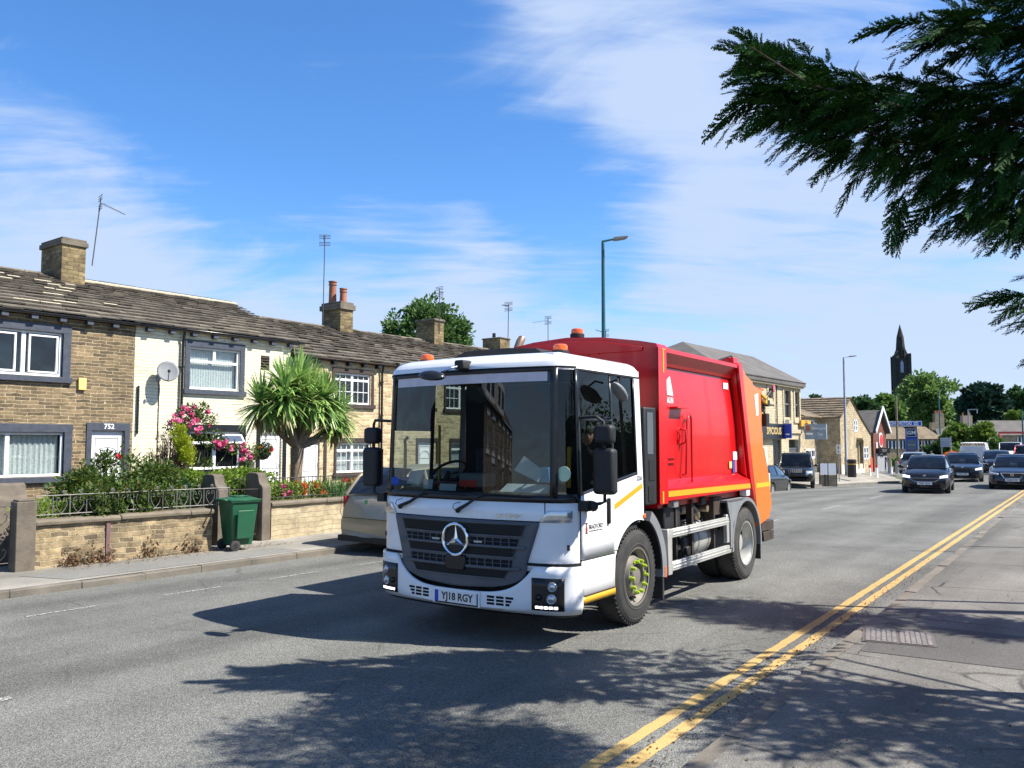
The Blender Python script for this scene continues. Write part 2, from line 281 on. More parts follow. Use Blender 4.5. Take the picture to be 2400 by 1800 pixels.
# ================================================================ ground, road, pavements
def sst(a,b,x):
    t=max(0,min(1,(x-a)/(b-a))); return t*t*(3-2*t)
def H(x,y): return -1.0*sst(15,78,y)*sst(-7.5,-13,x)*(1-.68*(1-sst(-18.5,-15.5,x))*sst(40,56,y)*(1-sst(68,82,y)))
def lerp_poly(P,y):
    for (y0,x0),(y1,x1) in zip(P,P[1:]):
        if y<=y1: return x0+(x1-x0)*max(0,(y-y0))/(y1-y0)
    return P[-1][1]
KL=[(-30,-11.9),(0,-11.68),(8,-11.72),(24,-11.9),(30,-13.4),(36,-14.9),(48,-15.6),(58,-15.0),(66,-14.2),(72,-16.5),(76,-30),(82,-60)]
def xl(y): return lerp_poly(KL,y)
def xr(y): return -2.30-.042*(y-5)-.0002*max(0,y-5)**2
def groundmat(name,base,speck=.35,scale=140,bump=.5,patch=.18,tint=(0,0,0),crack=0,pebble=0,joint=0):
    m=bpy.data.materials.new(name); m.use_nodes=True; t=m.node_tree; b=t.nodes['Principled BSDF']; b.inputs['Roughness'].default_value=.85; b.inputs['Specular IOR Level'].default_value=.25
    g=N(t,'ShaderNodeNewGeometry'); P=g.outputs['Position']
    def noise(s,d=5,r=.6):
        n=N(t,'ShaderNodeTexNoise'); n.inputs['Scale'].default_value=s; n.inputs['Detail'].default_value=d; n.inputs['Roughness'].default_value=r; t.links.new(P,n.inputs['Vector']); return n.outputs[0]
    def mr(v,a,b_,c,d):
        k=N(t,'ShaderNodeMapRange'); t.links.new(v,k.inputs[0]); k.inputs[1].default_value=a; k.inputs[2].default_value=b_; k.inputs[3].default_value=c; k.inputs[4].default_value=d; return k.outputs[0]
    vo=N(t,'ShaderNodeTexVoronoi'); vo.inputs['Scale'].default_value=scale; t.links.new(P,vo.inputs['Vector'])
    bw=N(t,'ShaderNodeRGBToBW'); t.links.new(vo.outputs['Color'],bw.inputs[0])
    f=mr(bw.outputs[0],.2,.8,1-speck,1+speck)
    f=math_(t,'MULTIPLY',f,mr(noise(45,3),.3,.7,1-speck*.6,1+speck*.6))
    f=math_(t,'MULTIPLY',f,mr(noise(.5,7,.65),.3,.7,1-patch,1+patch))
    # worn wheel tracks run along the road
    mp=N(t,'ShaderNodeMapping'); t.links.new(P,mp.inputs[0]); mp.inputs['Scale'].default_value=(.9,.05,1); mp.inputs['Rotation'].default_value=(0,0,R(-3)); nn=N(t,'ShaderNodeTexNoise'); nn.inputs['Scale'].default_value=1; nn.inputs['Detail'].default_value=4; t.links.new(mp.outputs[0],nn.inputs['Vector'])
    f=math_(t,'MULTIPLY',f,mr(nn.outputs[0],.35,.65,1-patch*.9,1+patch*.9))
    sc=N(t,'ShaderNodeVectorMath',operation='SCALE'); sc.inputs[0].default_value=base; t.links.new(f,sc.inputs['Scale']); out=sc.outputs[0]
    if pebble:
        v2=N(t,'ShaderNodeTexVoronoi'); v2.inputs['Scale'].default_value=14; t.links.new(P,v2.inputs['Vector'])
        k=math_(t,'MULTIPLY',math_(t,'LESS_THAN',v2.outputs['Distance'],.09),math_(t,'GREATER_THAN',noise(1.1,4),.56))
        mx=N(t,'ShaderNodeMix',data_type='RGBA'); t.links.new(math_(t,'MULTIPLY',k,pebble),mx.inputs[0]); t.links.new(out,mx.inputs[6]); mx.inputs[7].default_value=(.55,.53,.5,1); out=mx.outputs[2]
    if crack:
        mp2=N(t,'ShaderNodeMapping'); t.links.new(P,mp2.inputs[0]); dn=N(t,'ShaderNodeTexNoise'); dn.inputs['Scale'].default_value=1.6; dn.inputs['Detail'].default_value=5; t.links.new(P,dn.inputs['Vector'])
        ad=N(t,'ShaderNodeMix',data_type='RGBA'); ad.inputs[0].default_value=.16; t.links.new(P,ad.inputs[6]); t.links.new(dn.outputs['Color'],ad.inputs[7])
        v3=N(t,'ShaderNodeTexVoronoi',feature='DISTANCE_TO_EDGE'); v3.inputs['Scale'].default_value=.55; t.links.new(ad.outputs[2],v3.inputs['Vector'])
        k=math_(t,'MULTIPLY',mr(v3.outputs['Distance'],.002,.010,1,0),crack)
        k=math_(t,'MULTIPLY',k,mr(noise(.8,3),.45,.6,0,1),True)
        mx=N(t,'ShaderNodeMix',data_type='RGBA'); t.links.new(k,mx.inputs[0]); t.links.new(out,mx.inputs[6]); mx.inputs[7].default_value=(.02,.02,.02,1); out=mx.outputs[2]
    t.links.new(out,b.inputs['Base Color'])
    h=math_(t,'ADD',vo.outputs['Distance'],math_(t,'MULTIPLY',noise(90,4),.8)); bp=N(t,'ShaderNodeBump'); bp.inputs['Strength'].default_value=bump; bp.inputs['Distance'].default_value=.008; t.links.new(h,bp.inputs['Height']); t.links.new(bp.outputs[0],b.inputs['Normal'])
    return m
m_road=groundmat('asphalt',(.150,.150,.138),.34,95,.85,.24,pebble=.6,crack=.35)
m_pave=groundmat('pavement_asphalt',(.150,.143,.130),.25,150,.6,.32,crack=.9)
m_pavel=groundmat('pavement_left',(.25,.235,.205),.18,150,.4,.30,crack=.4)
m_soil=groundmat('soil',(.10,.08,.05),.4,40,1,.4)
m_land=groundmat('land',(.07,.085,.035),.4,12,1,.4)
def sheet(name,fl,fr,ys,nx,dz,m,edge=None):
    rows=[]
    for y in ys:
        a,b=fl(y),fr(y); rows.append([(a+(b-a)*i/nx,y,H(a+(b-a)*i/nx,y)+dz) for i in range(nx+1)])
    mb=MB().grid(rows); o=mb.build(name,m,smooth=60); o['kind']='structure'; return o
yy=[-30+2*i for i in range(80)]
land=MB(); rows=[]
gx=[-900,-500,-250,-120,-70,-50,-40,-30,-25,-20,-17,-15,-13,-12,-11,-10,-9,-8,-7,-5,-2,0,4,20,100,500,900]; gy=[-300,-100,-30,-10,0,10,20,30,40,50,60,70,80,100,130,200,400,900,1500]
land.grid([[(x,y,H(x,y)-.03) for x in gx] for y in gy]).build('ground',m_land,smooth=60,kind='structure')
sheet('road',lambda y:xl(y)-.02,lambda y:xr(y)+.02,[y for y in yy if y<=74]+[75],24,0,m_road)
sheet('far_road',lambda y:-70,lambda y:xr(y)+.02,[75,80,85,90,100,110,120,128],24,0,m_road)
sheet('pavement_right',lambda y:xr(y)+.13,lambda y:xr(y)+3.4,[y for y in yy if y<=128],8,.10,m_pave)
sheet('pavement_left',lambda y:-19.5 if y<30 else -26,lambda y:xl(y)-.13,[y for y in yy if y<=70]+[71],10,.10,m_pavel)
sheet('garden_ground',lambda y:-32,lambda y:-14.1,[y for y in yy if y<=38],4,.15,m_soil)
def kerb(f,side,h,name,m,y0,y1):
    mb=MB(); y=y0
    while y<y1:
        L=.91; ya,yb=y+.004,y+L-.004; jz=random.uniform(-.012,.004); jx=random.uniform(-.012,.012)
        xa,xb=f(ya)+jx,f(yb)+jx; w=.135*side
        za,zb=H(xa,ya),H(xb,yb)
        mb.add([(xa,ya,za-.1),(xb,yb,zb-.1),(xb,yb,zb+h-.012+jz),(xa,ya,za+h-.012+jz),(xa+.012*side,ya,za+h+jz),(xb+.012*side,yb,zb+h+jz),(xb+w,yb,zb+h+jz),(xa+w,ya,za+h+jz),(xb+w,yb,zb-.1),(xa+w,ya,za-.1)],[(0,1,2,3),(3,2,5,4),(4,5,6,7),(7,6,8,9),(0,3,4,7,9),(1,8,6,5,2)])
        y+=L
    return mb.build(name,m,kind='structure')
m_kerb=mat('kerb_stone',(.165,.145,.118),.9,var=.35,vs=2.2,bump=.6,bs=40,grime=.45,gs=2)
kerb(xr,1,.104,'kerb_right',m_kerb,-2,100); kerb(xl,-1,.104,'kerb_left',m_kerb,-8,70)
def marking(name,f0,f1,m,segs,dz=.004,group=None):
    mb=MB()
    for (a,b) in segs:
        n=max(1,int((b-a)/.12)); rows=[]
        for i in range(n+1):
            y=a+(b-a)*i/n; x0,x1=f0(y)+random.uniform(-.006,.006),f1(y)+random.uniform(-.006,.006); rows.append([(x0,y,H(x0,y)+dz),(x1,y,H(x1,y)+dz)])
        mb.grid(rows)
    o=mb.build(name,m); o['kind']='structure'; return o
def paintmat(name,col,wear,under=(.11,.11,.105)):
    m=groundmat(name,col,.10,120,.5,.10); t=m.node_tree; b=t.nodes['Principled BSDF']; src=b.inputs['Base Color'].links[0].from_socket
    g=N(t,'ShaderNodeNewGeometry'); n=N(t,'ShaderNodeTexNoise'); n.inputs['Scale'].default_value=38; n.inputs['Detail'].default_value=6; n.inputs['Roughness'].default_value=.7; t.links.new(g.outputs['Position'],n.inputs['Vector'])
    k=N(t,'ShaderNodeMapRange'); t.links.new(n.outputs[0],k.inputs[0]); k.inputs[1].default_value=.62-wear*.35; k.inputs[2].default_value=.72-wear*.3
    mx=N(t,'ShaderNodeMix',data_type='RGBA'); t.links.new(k.outputs[0],mx.inputs[0]); t.links.new(src,mx.inputs[6]); mx.inputs[7].default_value=(*under,1); t.links.new(mx.outputs[2],b.inputs['Base Color']); return m
m_yel=paintmat('yellow_line_paint',(.48,.325,.125),.07); m_whl=paintmat('white_line_paint',(.46,.46,.44),.55); m_whl2=paintmat('white_line_paint2',(.5,.5,.48),.62)
yl=lambda y:-2.885-.0405*(y-4.45)-.0001*max(0,y-6)**2*0
marking('yellow_line',lambda y:yl(y),lambda y:yl(y)+.10,m_yel,[(-1,70)])
marking('yellow_line',lambda y:yl(y)+.185,lambda y:yl(y)+.285,m_yel,[(-1,70)])
marking('bay_line',lambda y:-10.37,lambda y:-10.31,m_whl,[(.9,1.9),(2.6,3.5),(4.36,5.2),(6.05,6.9),(7.7,8.6),(9.4,10.3),(11.1,12),(12.8,13.7),(14.5,15.4),(16.2,17.1),(17.9,18.8),(19.6,20.5)],.005)
cl=lambda y:-7.1-.03*y
marking('centre_line',lambda y:cl(y)-.05,lambda y:cl(y)+.05,m_whl,[(.2,2.95)]+[(19.5+6*i,21.5+6*i) for i in range(9)],.005)
# patched tarmac on the pavements
m_patch=groundmat('patched_tarmac',(.105,.10,.095),.25,150,.6,.12); m_patchl=groundmat('patched_tarmac_left',(.20,.195,.18),.2,150,.5,.12)
def patch(name,pts,z,m):
    return MB().poly([(x,y,z) for x,y in pts]).build(name,m,kind='structure')
patch('pavement_patch',[(-2.2,8.1),(-.5,8.3),(-.6,9.7),(-2.3,9.55)],.1042,m_patch)
patch('pavement_patch',[(-12.85,5.3),(-12.0,5.6),(-11.95,9.6),(-12.6,9.5),(-12.95,7.6)],.1048,m_patchl)
# manhole cover set in the right-hand pavement
mh=thing('manhole_cover','weathered rectangular metal manhole cover with studded plates in the near right pavement','manhole cover',(-2.04,8.86,.1055),R(14))
m_mh=mat('cover_metal',(.27,.25,.24),.75,metal=.2,var=.35,vs=20); m_mhf=mat('cover_frame',(.13,.11,.10),.8,metal=.2,var=.3,vs=20)
MB().bx(-.32,.32,-.31,.31,0,.004).build('frame',m_mhf,mh)
for i in range(2):
    pl=MB(); x0=-.30+i*.305
    pl.bx(x0,x0+.295,-.29,.29,.0045,.008); pl.build('plate',m_mhf,mh)
    st=MB()
    for a in range(6):
        for b in range(12):
            st.bx(x0+.012+a*.047,x0+.046+a*.047,-.28+b*.047,-.248+b*.047,.0085,.013)
    st.build('studs',m_mh,mh)
# ================================================================ stone terraces
m_st1=stone('stone_brown',(.27,.195,.11),(.105,.082,.055),(.46,.37,.23),.34,.080,.009,.30,.9,.38,stcol=(.10,.075,.045))
m_st2=stone('stone_cream_painted',(.78,.72,.52),(.83,.77,.58),(.76,.70,.50),.34,.085,.006,.40,1.2,.10,stcol=(.50,.42,.25),mb=1.0)
m_st3=stone('stone_pale',(.66,.52,.31),(.36,.26,.15),(.62,.52,.34),.32,.10,.014,.25,.9,.28,stcol=(.20,.14,.08))
m_st4=stone('stone_chimney',(.34,.26,.13),(.15,.11,.06),(.22,.17,.10),.30,.11,.012,.85,.9,.45,stcol=(.05,.045,.03))
m_wall1=stone('stone_garden_wall',(.40,.30,.17),(.13,.10,.065),(.40,.33,.21),.27,.085,.010,.75,1.1,.5,stcol=(.075,.065,.05),sq=1)
m_wall2=stone('stone_garden_wall_pale',(.46,.38,.25),(.36,.29,.18),(.40,.34,.24),.42,.10,.009,.35,1.0,.3,stcol=(.2,.17,.12),sq=1)
m_slate=mat('stone_slate',(.12,.103,.08),.95,var=.5,vs=2.6,bump=.8,bs=30,grime=.3,gs=1.8)
m_slate2=mat('stone_slate_worn',(.15,.128,.097),.95,var=.5,vs=2.2,bump=.8,bs=30,grime=.3,gs=1.5)
m_lime=mat('pale_mortar',(.48,.42,.30),.9,var=.25,vs=15)
def wallx(mb,X,y0,y1,z0,z1,holes,depth=.14,mi=0,sgn=1,fy=0):
    """wall face in the plane x=X with rectangular holes (ya,yb,za,zb) and reveals"""
    ys=sorted({y0,y1,*[h[0] for h in holes],*[h[1] for h in holes]}); zs=sorted({z0,z1,*[h[2] for h in holes],*[h[3] for h in holes]})
    for a,b in zip(ys,ys[1:]):
        for c,d in zip(zs,zs[1:]):
            if b<=y0+1e-6 or a>=y1-1e-6 or d<=z0+1e-6 or c>=z1-1e-6: continue
            m=((a+b)/2,(c+d)/2)
            if any(h[0]<m[0]<h[1] and h[2]<m[1]<h[3] for h in holes): continue
            mb.quad((X,a,c),(X,b,c),(X,b,d),(X,a,d),mi)
    for (a,b,c,d) in holes:
        Xi=X-depth*sgn
        mb.quad((X,a,c),(X,a,d),(Xi,a,d),(Xi,a,c),mi); mb.quad((X,b,c),(Xi,b,c),(Xi,b,d),(X,b,d),mi)
        mb.quad((X,a,d),(X,b,d),(Xi,b,d),(Xi,a,d),mi); mb.quad((X,a,c),(Xi,a,c),(Xi,b,c),(X,b,c),mi)
def surround(h,X,y0,y1,z0,z1,t,m,sill=True,lint=.19,door=False):
    mb=MB(); p=X+.03
    mb.bx(X-.12,p,y0,y1,z1-lint,z1-.001)
    zb=z0 if door else z0+.13
    mb.bx(X-.12,p-.003,y0+.002,y0+t,zb,z1-lint-.001); mb.bx(X-.12,p-.003,y1-t,y1-.002,zb,z1-lint-.001)
    if not door: mb.bx(X-.12,p+.05,y0-.03,y1+.03,z0,z0+.128)
    return mb.build('door_surround' if door else 'window_surround',m,h,bevel=.006,world=True)
def upvc(h,X,y0,y1,z0,z1,mull=(),trans=(),bars=None,curtain=None,X2=None,open_top=False):
    """white window: frame with mullions/transoms > panes, curtain"""
    fx=X-.075; fr=MB(); t=.055
    fr.bx(fx-.03,fx+.03,y0,y1,z0,z0+t); fr.bx(fx-.03,fx+.03,y0,y1,z1-t,z1); fr.bx(fx-.03,fx+.0298,y0,y0+t,z0+t,z1-t); fr.bx(fx-.03,fx+.0298,y1-t,y1,z0+t,z1-t)
    for m_ in mull: fr.bx(fx-.028,fx+.028,m_-.045,m_+.045,z0+t,z1-t)
    for tz in trans: fr.bx(fx-.026,fx+.026,y0+t,y1-t,tz-.035,tz+.035)
    if bars:
        for yb in bars[0]: fr.bx(fx-.008,fx+.012,yb-.011,yb+.011,z0+t,z1-t)
        for zb in bars[1]: fr.bx(fx-.007,fx+.011,y0+t,y1-t,zb-.011,zb+.011)
    w=fr.build('window',white_upvc,h,world=True,bevel=.004,seg=1)
    c=MB().quad((fx-.005,y0+t,z0+t),(fx-.005,y1-t,z0+t),(fx-.005,y1-t,z1-t),(fx-.005,y0+t,z1-t)).build('pane',wglass,w); c.location=-h.location
    if curtain:
        cb=MB(); n=60; rows=[]
        for i in range(n+1):
            y=y0+t+(y1-y0-2*t)*i/n; dx=.02*math.sin(i*1.9+y)*(1 if curtain!='blind' else .5); rows.append([(fx-.10+dx,y,z0+t),(fx-.10+dx,y,z1-t)])
        c=cb.grid(rows).build('curtain',net if curtain!='dark' else room_dark,w); c.location=-h.location
    bk=MB().bx(fx-1.2,fx-.13,y0-.3,y1+.3,z0-.3,z1+.3); vs=bk.f; bk.f=[f for i,f in enumerate(bk.f) if i!=1]; bk.m=bk.m[:5]
    c=bk.build('room',room_dark,w,recalc=False); c.location=-h.location
    return w
def door(h,X,y0,y1,z0,z1,col=white_upvc,fan=False,panels=True,handle_right=True,arch=False):
    d=MB(); fx=X-.09; d.bx(fx-.03,fx+.03,y0,y1,z0,z1); 
    o=d.build('door',col,h,world=True,bevel=.004,seg=1)
    p=MB(); w=y1-y0
    fr=[(.14,.86,.08,.42),(.14,.86,.50,.92)] if panels else []
    for a,b,c,e in fr:
        ya,yb,za,zb=y0+w*a,y0+w*b,z0+(z1-z0)*c,z0+(z1-z0)*e
        for q in ((ya,yb,za,za+.018),(ya,yb,zb-.018,zb),(ya,ya+.018,za,zb),(yb-.018,yb,za,zb)): p.bx(fx+.03,fx+.042,*q)
    if arch:
        for k in range(3):
            r=.24-.06*k; cy=(y0+y1)/2; cz=z1-.50-.03*k
            p.tube([(fx+.036,cy+r*math.cos(a),cz+r*.45*math.sin(a)) for a in np.linspace(.25,PI-.25,9)],.007,5)
    if fan: 
        cy=(y0+y1)/2; p.tube([(fx+.036,cy+.25*math.cos(a),z1-.55+.25*math.sin(a)) for a in np.linspace(0,PI,11)]+[(fx+.036,cy+.25,z1-.55)],.012,5)
    if p.v: q=p.build('panel_moulding',mat('moulding',(.5,.5,.5),.4) if 'moulding' not in bpy.data.materials else bpy.data.materials['moulding'],o); q.location=-h.location
    hy=y1-.07 if handle_right else y0+.07
    hd=MB().tube([(fx+.03,hy,z0+1.0),(fx+.07,hy,z0+1.0),(fx+.07,hy,z0+1.12)],.009,6); q=hd.build('handle',chrome,o); q.location=-h.location
    return o
def slateroof(h,name,x0,z0,x1,z1,ya0,ya1,yb0,yb1,m,nc=15,lw=.42,seed=1,back=True,jit=.02,lime=None,mats2=None):
    """stone slates in real overlapping courses, from the eave (x0,z0) y ya0..ya1 up to the ridge (x1,z1) y yb0..yb1"""
    rg=random.Random(seed); mb=MB(); L=math.hypot(x1-x0,z1-z0); ux,uz=(x1-x0)/L,(z1-z0)/L; nx,nz=-uz,ux
    if nz<0: nx,nz=-nx,-nz
    # courses get smaller towards the ridge
    ws=[1.25-.6*i/nc for i in range(nc)]; tot=sum(ws); s=0
    for i in range(nc):
        cl_=L*ws[i]/tot; s0=s; s1=s+cl_*1.25; s+=cl_
        t0=s0/L; a=ya0+(yb0-ya0)*t0; b=ya1+(yb1-ya1)*t0; y=a-rg.uniform(0,.2)
        while y<b:
            w=rg.uniform(.6,1.35)*lw*(1.15-.4*i/nc); yA,yB=max(y,a),min(y+w-.008,b)
            if yB-yA>.03:
                th=rg.uniform(.028,.05); li=rg.uniform(0,jit); e=s0+rg.uniform(-.02,.02); sg=rg.uniform(-.008,.008)
                def P(ss,n_,yv): return (x0+ux*ss+nx*n_,yv,z0+uz*ss+nz*n_)
                k=.045+li
                vs=[P(e,k-th+.02,yA),P(e+sg,k-th+.02,yB),P(e+sg,k+.02,yB),P(e,k+.02,yA),P(min(s1,L),.0,yA),P(min(s1,L),.0,yB),P(min(s1,L),.012,yB),P(min(s1,L),.012,yA)]
                mi=0 if rg.random()<.72 else 1
                mb.add(vs,[(0,1,2,3),(3,2,6,7),(0,3,7,4),(1,5,6,2)],mi)
                if lime and rg.random()<lime(yA,i/nc): mb.add([P(e+.005,k+.026,yA+.01),P(e+sg+.005,k+.026,yB),P(e+sg+.10,k+.022,yB-.02),P(e+.09,k+.022,yA+.03)],[(0,1,2,3)],2)
            y+=w
    # solid underside and rear slope
    xb=x1-(x0-x1) if back else x1-.1; 
    mb.add([(x0,ya0,z0-.05),(x0,ya1,z0-.05),(x1,yb1,z1-.03),(x1,yb0,z1-.03)],[(0,1,2,3)],0)
    if back: mb.add([(xb,ya0,z0),(xb,ya1,z0),(x1,yb1,z1),(x1,yb0,z1)],[(0,1,2,3)],0)
    return mb.build(name,[m,m_slate2,m_lime],h,world=True,recalc=False)
def ridge(h,x,z,y0,y1,m=m_slate2,lime=True,seed=3):
    rg=random.Random(seed); mb=MB(); y=y0
    while y<y1-.05:
        w=min(rg.uniform(.5,.75),y1-y); j=rg.uniform(-.008,.008); pr=[(-.19,-.10),(-.19,-.05),(0,.075),(.19,-.05),(.19,-.10),(0,.02)]
        mb.prism([(x+p[0],z+p[1]+j) for p in pr],'y',y,y+w-.012); y+=w
    r=mb.build('ridge_tiles',m,h,world=True)
    if lime:
        mb=MB().prism([(x+.12,z-.05),(x+.31,z-.13),(x+.32,z-.04),(x+.16,z+.02)],'y',y0,y1); mb.build('ridge_mortar',m_lime,h,world=True)
    return r
def gutter(h,X,y0,y1,z,br,m=black_gloss,step=.62,corb=slate_paint):
    rows=[]; mb=MB(); pr=[(X+.16+.055*math.cos(a),z+.055*math.sin(a)) for a in np.linspace(PI,2*PI,7)]
    mb.grid([[(p[0],y,p[1]) for p in pr] for y in (y0,(y0+y1)/2,y1)]); mb.bx(X+.0,X+.03,y0,y1,z-.06,z+.05)
    mb.build('gutter',m,h,world=True,solid=.006,smooth=40)
    y=y0+.3
    while y<y1-.1:
        MB().bx(X,X+.17,y-.075,y+.075,z-.165,z-.062).build('corbel',corb,h,world=True,bevel=.006,seg=1); y+=step
def pipe(h,X,y,z0,z1,m=black_gloss,name='downpipe'):
    mb=MB().tube([(X+.16,y,z1),(X+.14,y,z1-.08),(X+.075,y,z1-.30),(X+.075,y,z0)],.036,8)
    for z in np.arange(z0+.5,z1-.3,1.1): mb.box((X+.05,y,z),(.1,.12,.035))
    mb.build(name,m,h,world=True,smooth=50)
def chimney(h,x0,x1,y0,y1,z0,z1,cap=.16,over=.05,pots=(),m=None,capm=None):
    mb=MB(); mb.bx(x0,x1,y0,y1,z0,z1-cap); c=mb.build('chimney',m or m_st4,h,world=True)
    k=MB().bx(x0-over,x1+over,y0-over,y1+over,z1-cap,z1-cap*.35).bx(x0-over*.3,x1+over*.3,y0-over*.3,y1+over*.3,z1-cap*.35,z1); q=k.build('cap',capm or m_slate2,c,bevel=.012); q.location=-h.location
    f=MB().prism([(x0+.2,z0+.0),(x1+.22,z0-.12),(x1+.22,z0-.08),(x0+.2,z0+.26)],'y',y0-.04,y1+.04); q=f.build('flashing',slate_paint,c); q.location=-h.location
    for (px,py,r,hh,mm) in pots:
        q=MB().lathe([(r*1.08,0),(r,.06),(r*.92,hh*.6),(r*.9,hh-.16),(r*1.06,hh-.14),(r*1.06,hh-.10),(r*.92,hh-.09),(r*.92,hh-.05),(r*1.1,hh-.04),(r*1.1,hh),(r*.75,hh),(r*.7,hh-.3)],(px,py,z1),n=14).build('chimney_pot',mm,c,smooth=40); q.location=-h.location
    return c
def aerial(label,base,top,boom,els,kind=0,group='television aerials on the terrace roofs'):
    t=thing('television_aerial',label,'aerial',base,0,group); b=Vector(base); tp=Vector(top)-b
    MB().tube([(0,0,0),tp],.017,6).build('mast',galv_dark,t)
    bd=Vector(boom); m=MB(); o=tp*.94; m.tube([o,o+bd],.010,5)
    side=Vector((-bd.y,bd.x,0)).normalized(); n=els
    for i in range(n):
        p=o+bd*(.12+.86*i/(n-1)); l=.22*(1-.45*i/n)
        d=side if kind==0 else Vector((0,0,1)); m.tube([p-d*l*.6,p+d*l*.6],.005,4)
    m.build('boom',galv_dark,t)
    g=MB()
    for k in (-1,1):
        q=o+Vector((0,0,.13*k)); u=side if kind==0 else side
        for z in (-.06,0,.06): g.tube([q+Vector((0,0,z))-side*.2,q+Vector((0,0,z))+side*.2],.011,4)
    g.build('reflector',galv_dark,t); return t
galv_dark=mat('aerial_metal',(.10,.095,.10),.6,metal=.5,var=.2)
XF=-20.0
# ---- house 1, brown stone, number on the lintel
h1=thing('terraced_house','brown stone terraced house with paired white windows and the number painted over its white door','house',(XF,6.5,.15),0,'two-storey terraced cottages along the left pavement')
mb=MB(); wallx(mb,XF,1.5,10.75,.15,4.86,[(7.35,9.02,3.5,4.52),(6.9,9.12,1.22,2.22),(9.76,10.54,.25,2.27),(3.2,5.0,3.5,4.5),(3.2,5.2,1.22,2.22)])
mb.quad((XF,1.5,.15),(XF-6,1.5,.15),(XF-6,1.5,4.86),(XF,1.5,4.86)); mb.quad((XF-6,1.5,.15),(XF-6,10.75,.15),(XF-6,10.75,4.86),(XF-6,1.5,4.86))
mb.bx(XF,XF+.035,1.5,10.75,4.47+.26,4.86)
mb.build('wall',m_st1,h1,world=True,recalc=False)
surround(h1,XF,7.15,9.2,3.36,4.70,.18,slate_paint); upvc(h1,XF,7.35,9.02,3.5,4.52,mull=(8.185,))
for a in (7.72,8.62): MB().bx(XF-.11,XF-.03,a-.33,a-.29,3.6,4.4).bx(XF-.11,XF-.03,a+.27,a+.31,3.6,4.4).bx(XF-.11,XF-.03,a-.33,a+.31,3.57,3.61).bx(XF-.11,XF-.03,a-.33,a+.31,4.4,4.44).build('window_sash',white_upvc,h1,world=True)
surround(h1,XF,6.7,9.3,1.08,2.41,.18,slate_paint); upvc(h1,XF,6.9,9.12,1.22,2.22,mull=(7.93,),curtain='net')
surround(h1,XF,3.0,5.2,3.36,4.70,.18,slate_paint); upvc(h1,XF,3.2,5.0,3.5,4.5,mull=(4.1,),curtain='net')
surround(h1,XF,9.62,10.68,.15,2.46,.13,slate_paint,door=True); door(h1,XF,9.76,10.54,.25,2.27,arch=True)
textobj('752',.17,white_upvc,h1,(XF+.036-h1.location.x,10.15-6.5,2.37-.15),(PI/2,0,PI/2),'house_number',.002,bold=.004)
slateroof(h1,'roof',XF+.2,4.92,-23.2,6.42,1.2,10.75,1.2,10.75,m_slate,seed=4,lime=lambda y,t:.17 if (8.0<y<10.6 and .12<t<.75) or (y<8.6 and .2<t<.6) else .005)
ridge(h1,-23.2,6.42,1.2,10.75,lime=False); gutter(h1,XF,1.2,10.75,4.93,0)
chimney(h1,-23.85,-22.65,10.1,10.72,6.1,7.42,.2,.05)
ab=MB().bx(XF,XF+.07,9.38,9.56,3.22,3.50); ab.build('alarm_box',mat('alarm_plastic',(.75,.55,.18),.5),h1,world=True,bevel=.01)
# ---- house 2, cream painted
h2=thing('terraced_house','cream painted stone terraced house with satellite dish and dark painted window surrounds','house',(XF,13,.15),0,'two-storey terraced cottages along the left pavement')
mb=MB(); wallx(mb,XF,10.75,15.5,.15,4.88,[(12.24,13.76,3.40,4.52),(12.3,13.85,1.28,2.28),(14.5,15.22,.25,2.25),(14.45,14.75,4.05,4.45)])
mb.quad((XF-6,10.75,.15),(XF-6,15.5,.15),(XF-6,15.5,4.88),(XF-6,10.75,4.88)); mb.bx(XF-.1,XF+.035,10.752,15.5,4.70,4.88)
mb.quad((XF,15.5,4.3),(XF-6,15.5,4.3),(XF-6,15.5,4.88),(XF,15.5,4.88))
mb.build('wall',m_st2,h2,world=True,recalc=False)
surround(h2,XF,12.1,13.92,3.26,4.70,.15,slate_paint); upvc(h2,XF,12.24,13.76,3.40,4.52,mull=(),trans=(4.14,),curtain='blind')
MB().bx(XF-.10,XF-.045,12.96,13.04,4.17,4.47).build('window_sash',white_upvc,h2,world=True)
surround(h2,XF,12.15,14.0,1.15,2.47,.15,black_gloss); upvc(h2,XF,12.3,13.85,1.28,2.28,mull=(13.07,),trans=(1.98,),curtain='dark')
MB().box((XF+.10,13.46,2.08),(.02,.72,.26),Matrix.Rotation(R(-38),3,'Y')).build('window_vent',mat('vent_glass',(.08,.10,.16),.1),h2,world=True)
vf=MB()
for a,b,c,d in ((.0,.76,.13,.04),(.0,.76,-.13,.04)): vf.box((XF+.10-c*.62,13.46,2.08+c*.79),(.035,.80,.05),Matrix.Rotation(R(-38),3,'Y'))
for s_ in (-.38,.38): vf.box((XF+.10,13.46+s_,2.08),(.035,.05,.30),Matrix.Rotation(R(-38),3,'Y'))
vf.build('vent_frame',white_upvc,h2,world=True)
surround(h2,XF,14.36,15.38,.15,2.48,.12,black_gloss,door=True); door(h2,XF,14.5,15.22,.25,2.25,panels=True)
lv=MB()
for i in range(5): lv.bx(XF-.08,XF+.01,14.46,14.74,4.08+.075*i,4.12+.075*i)
lv.build('air_vent',dark_brown,h2,world=True)
slateroof(h2,'roof',XF+.2,4.92,-23.2,6.42,10.75,15.85,10.75,15.62,m_slate,seed=5); ridge(h2,-23.2,6.42,10.75,15.62,seed=9,m=slate_paint)
gutter(h2,XF,10.75,15.85,4.93,0); pipe(h2,XF,12.0,.15,4.9)
MB().bx(XF+.02,XF+.06,10.83,10.87,2.2,3.4).bx(XF+.0,XF+.02,11.40,11.415,.5,3.75).build('cable',black_gloss,h2,world=True)
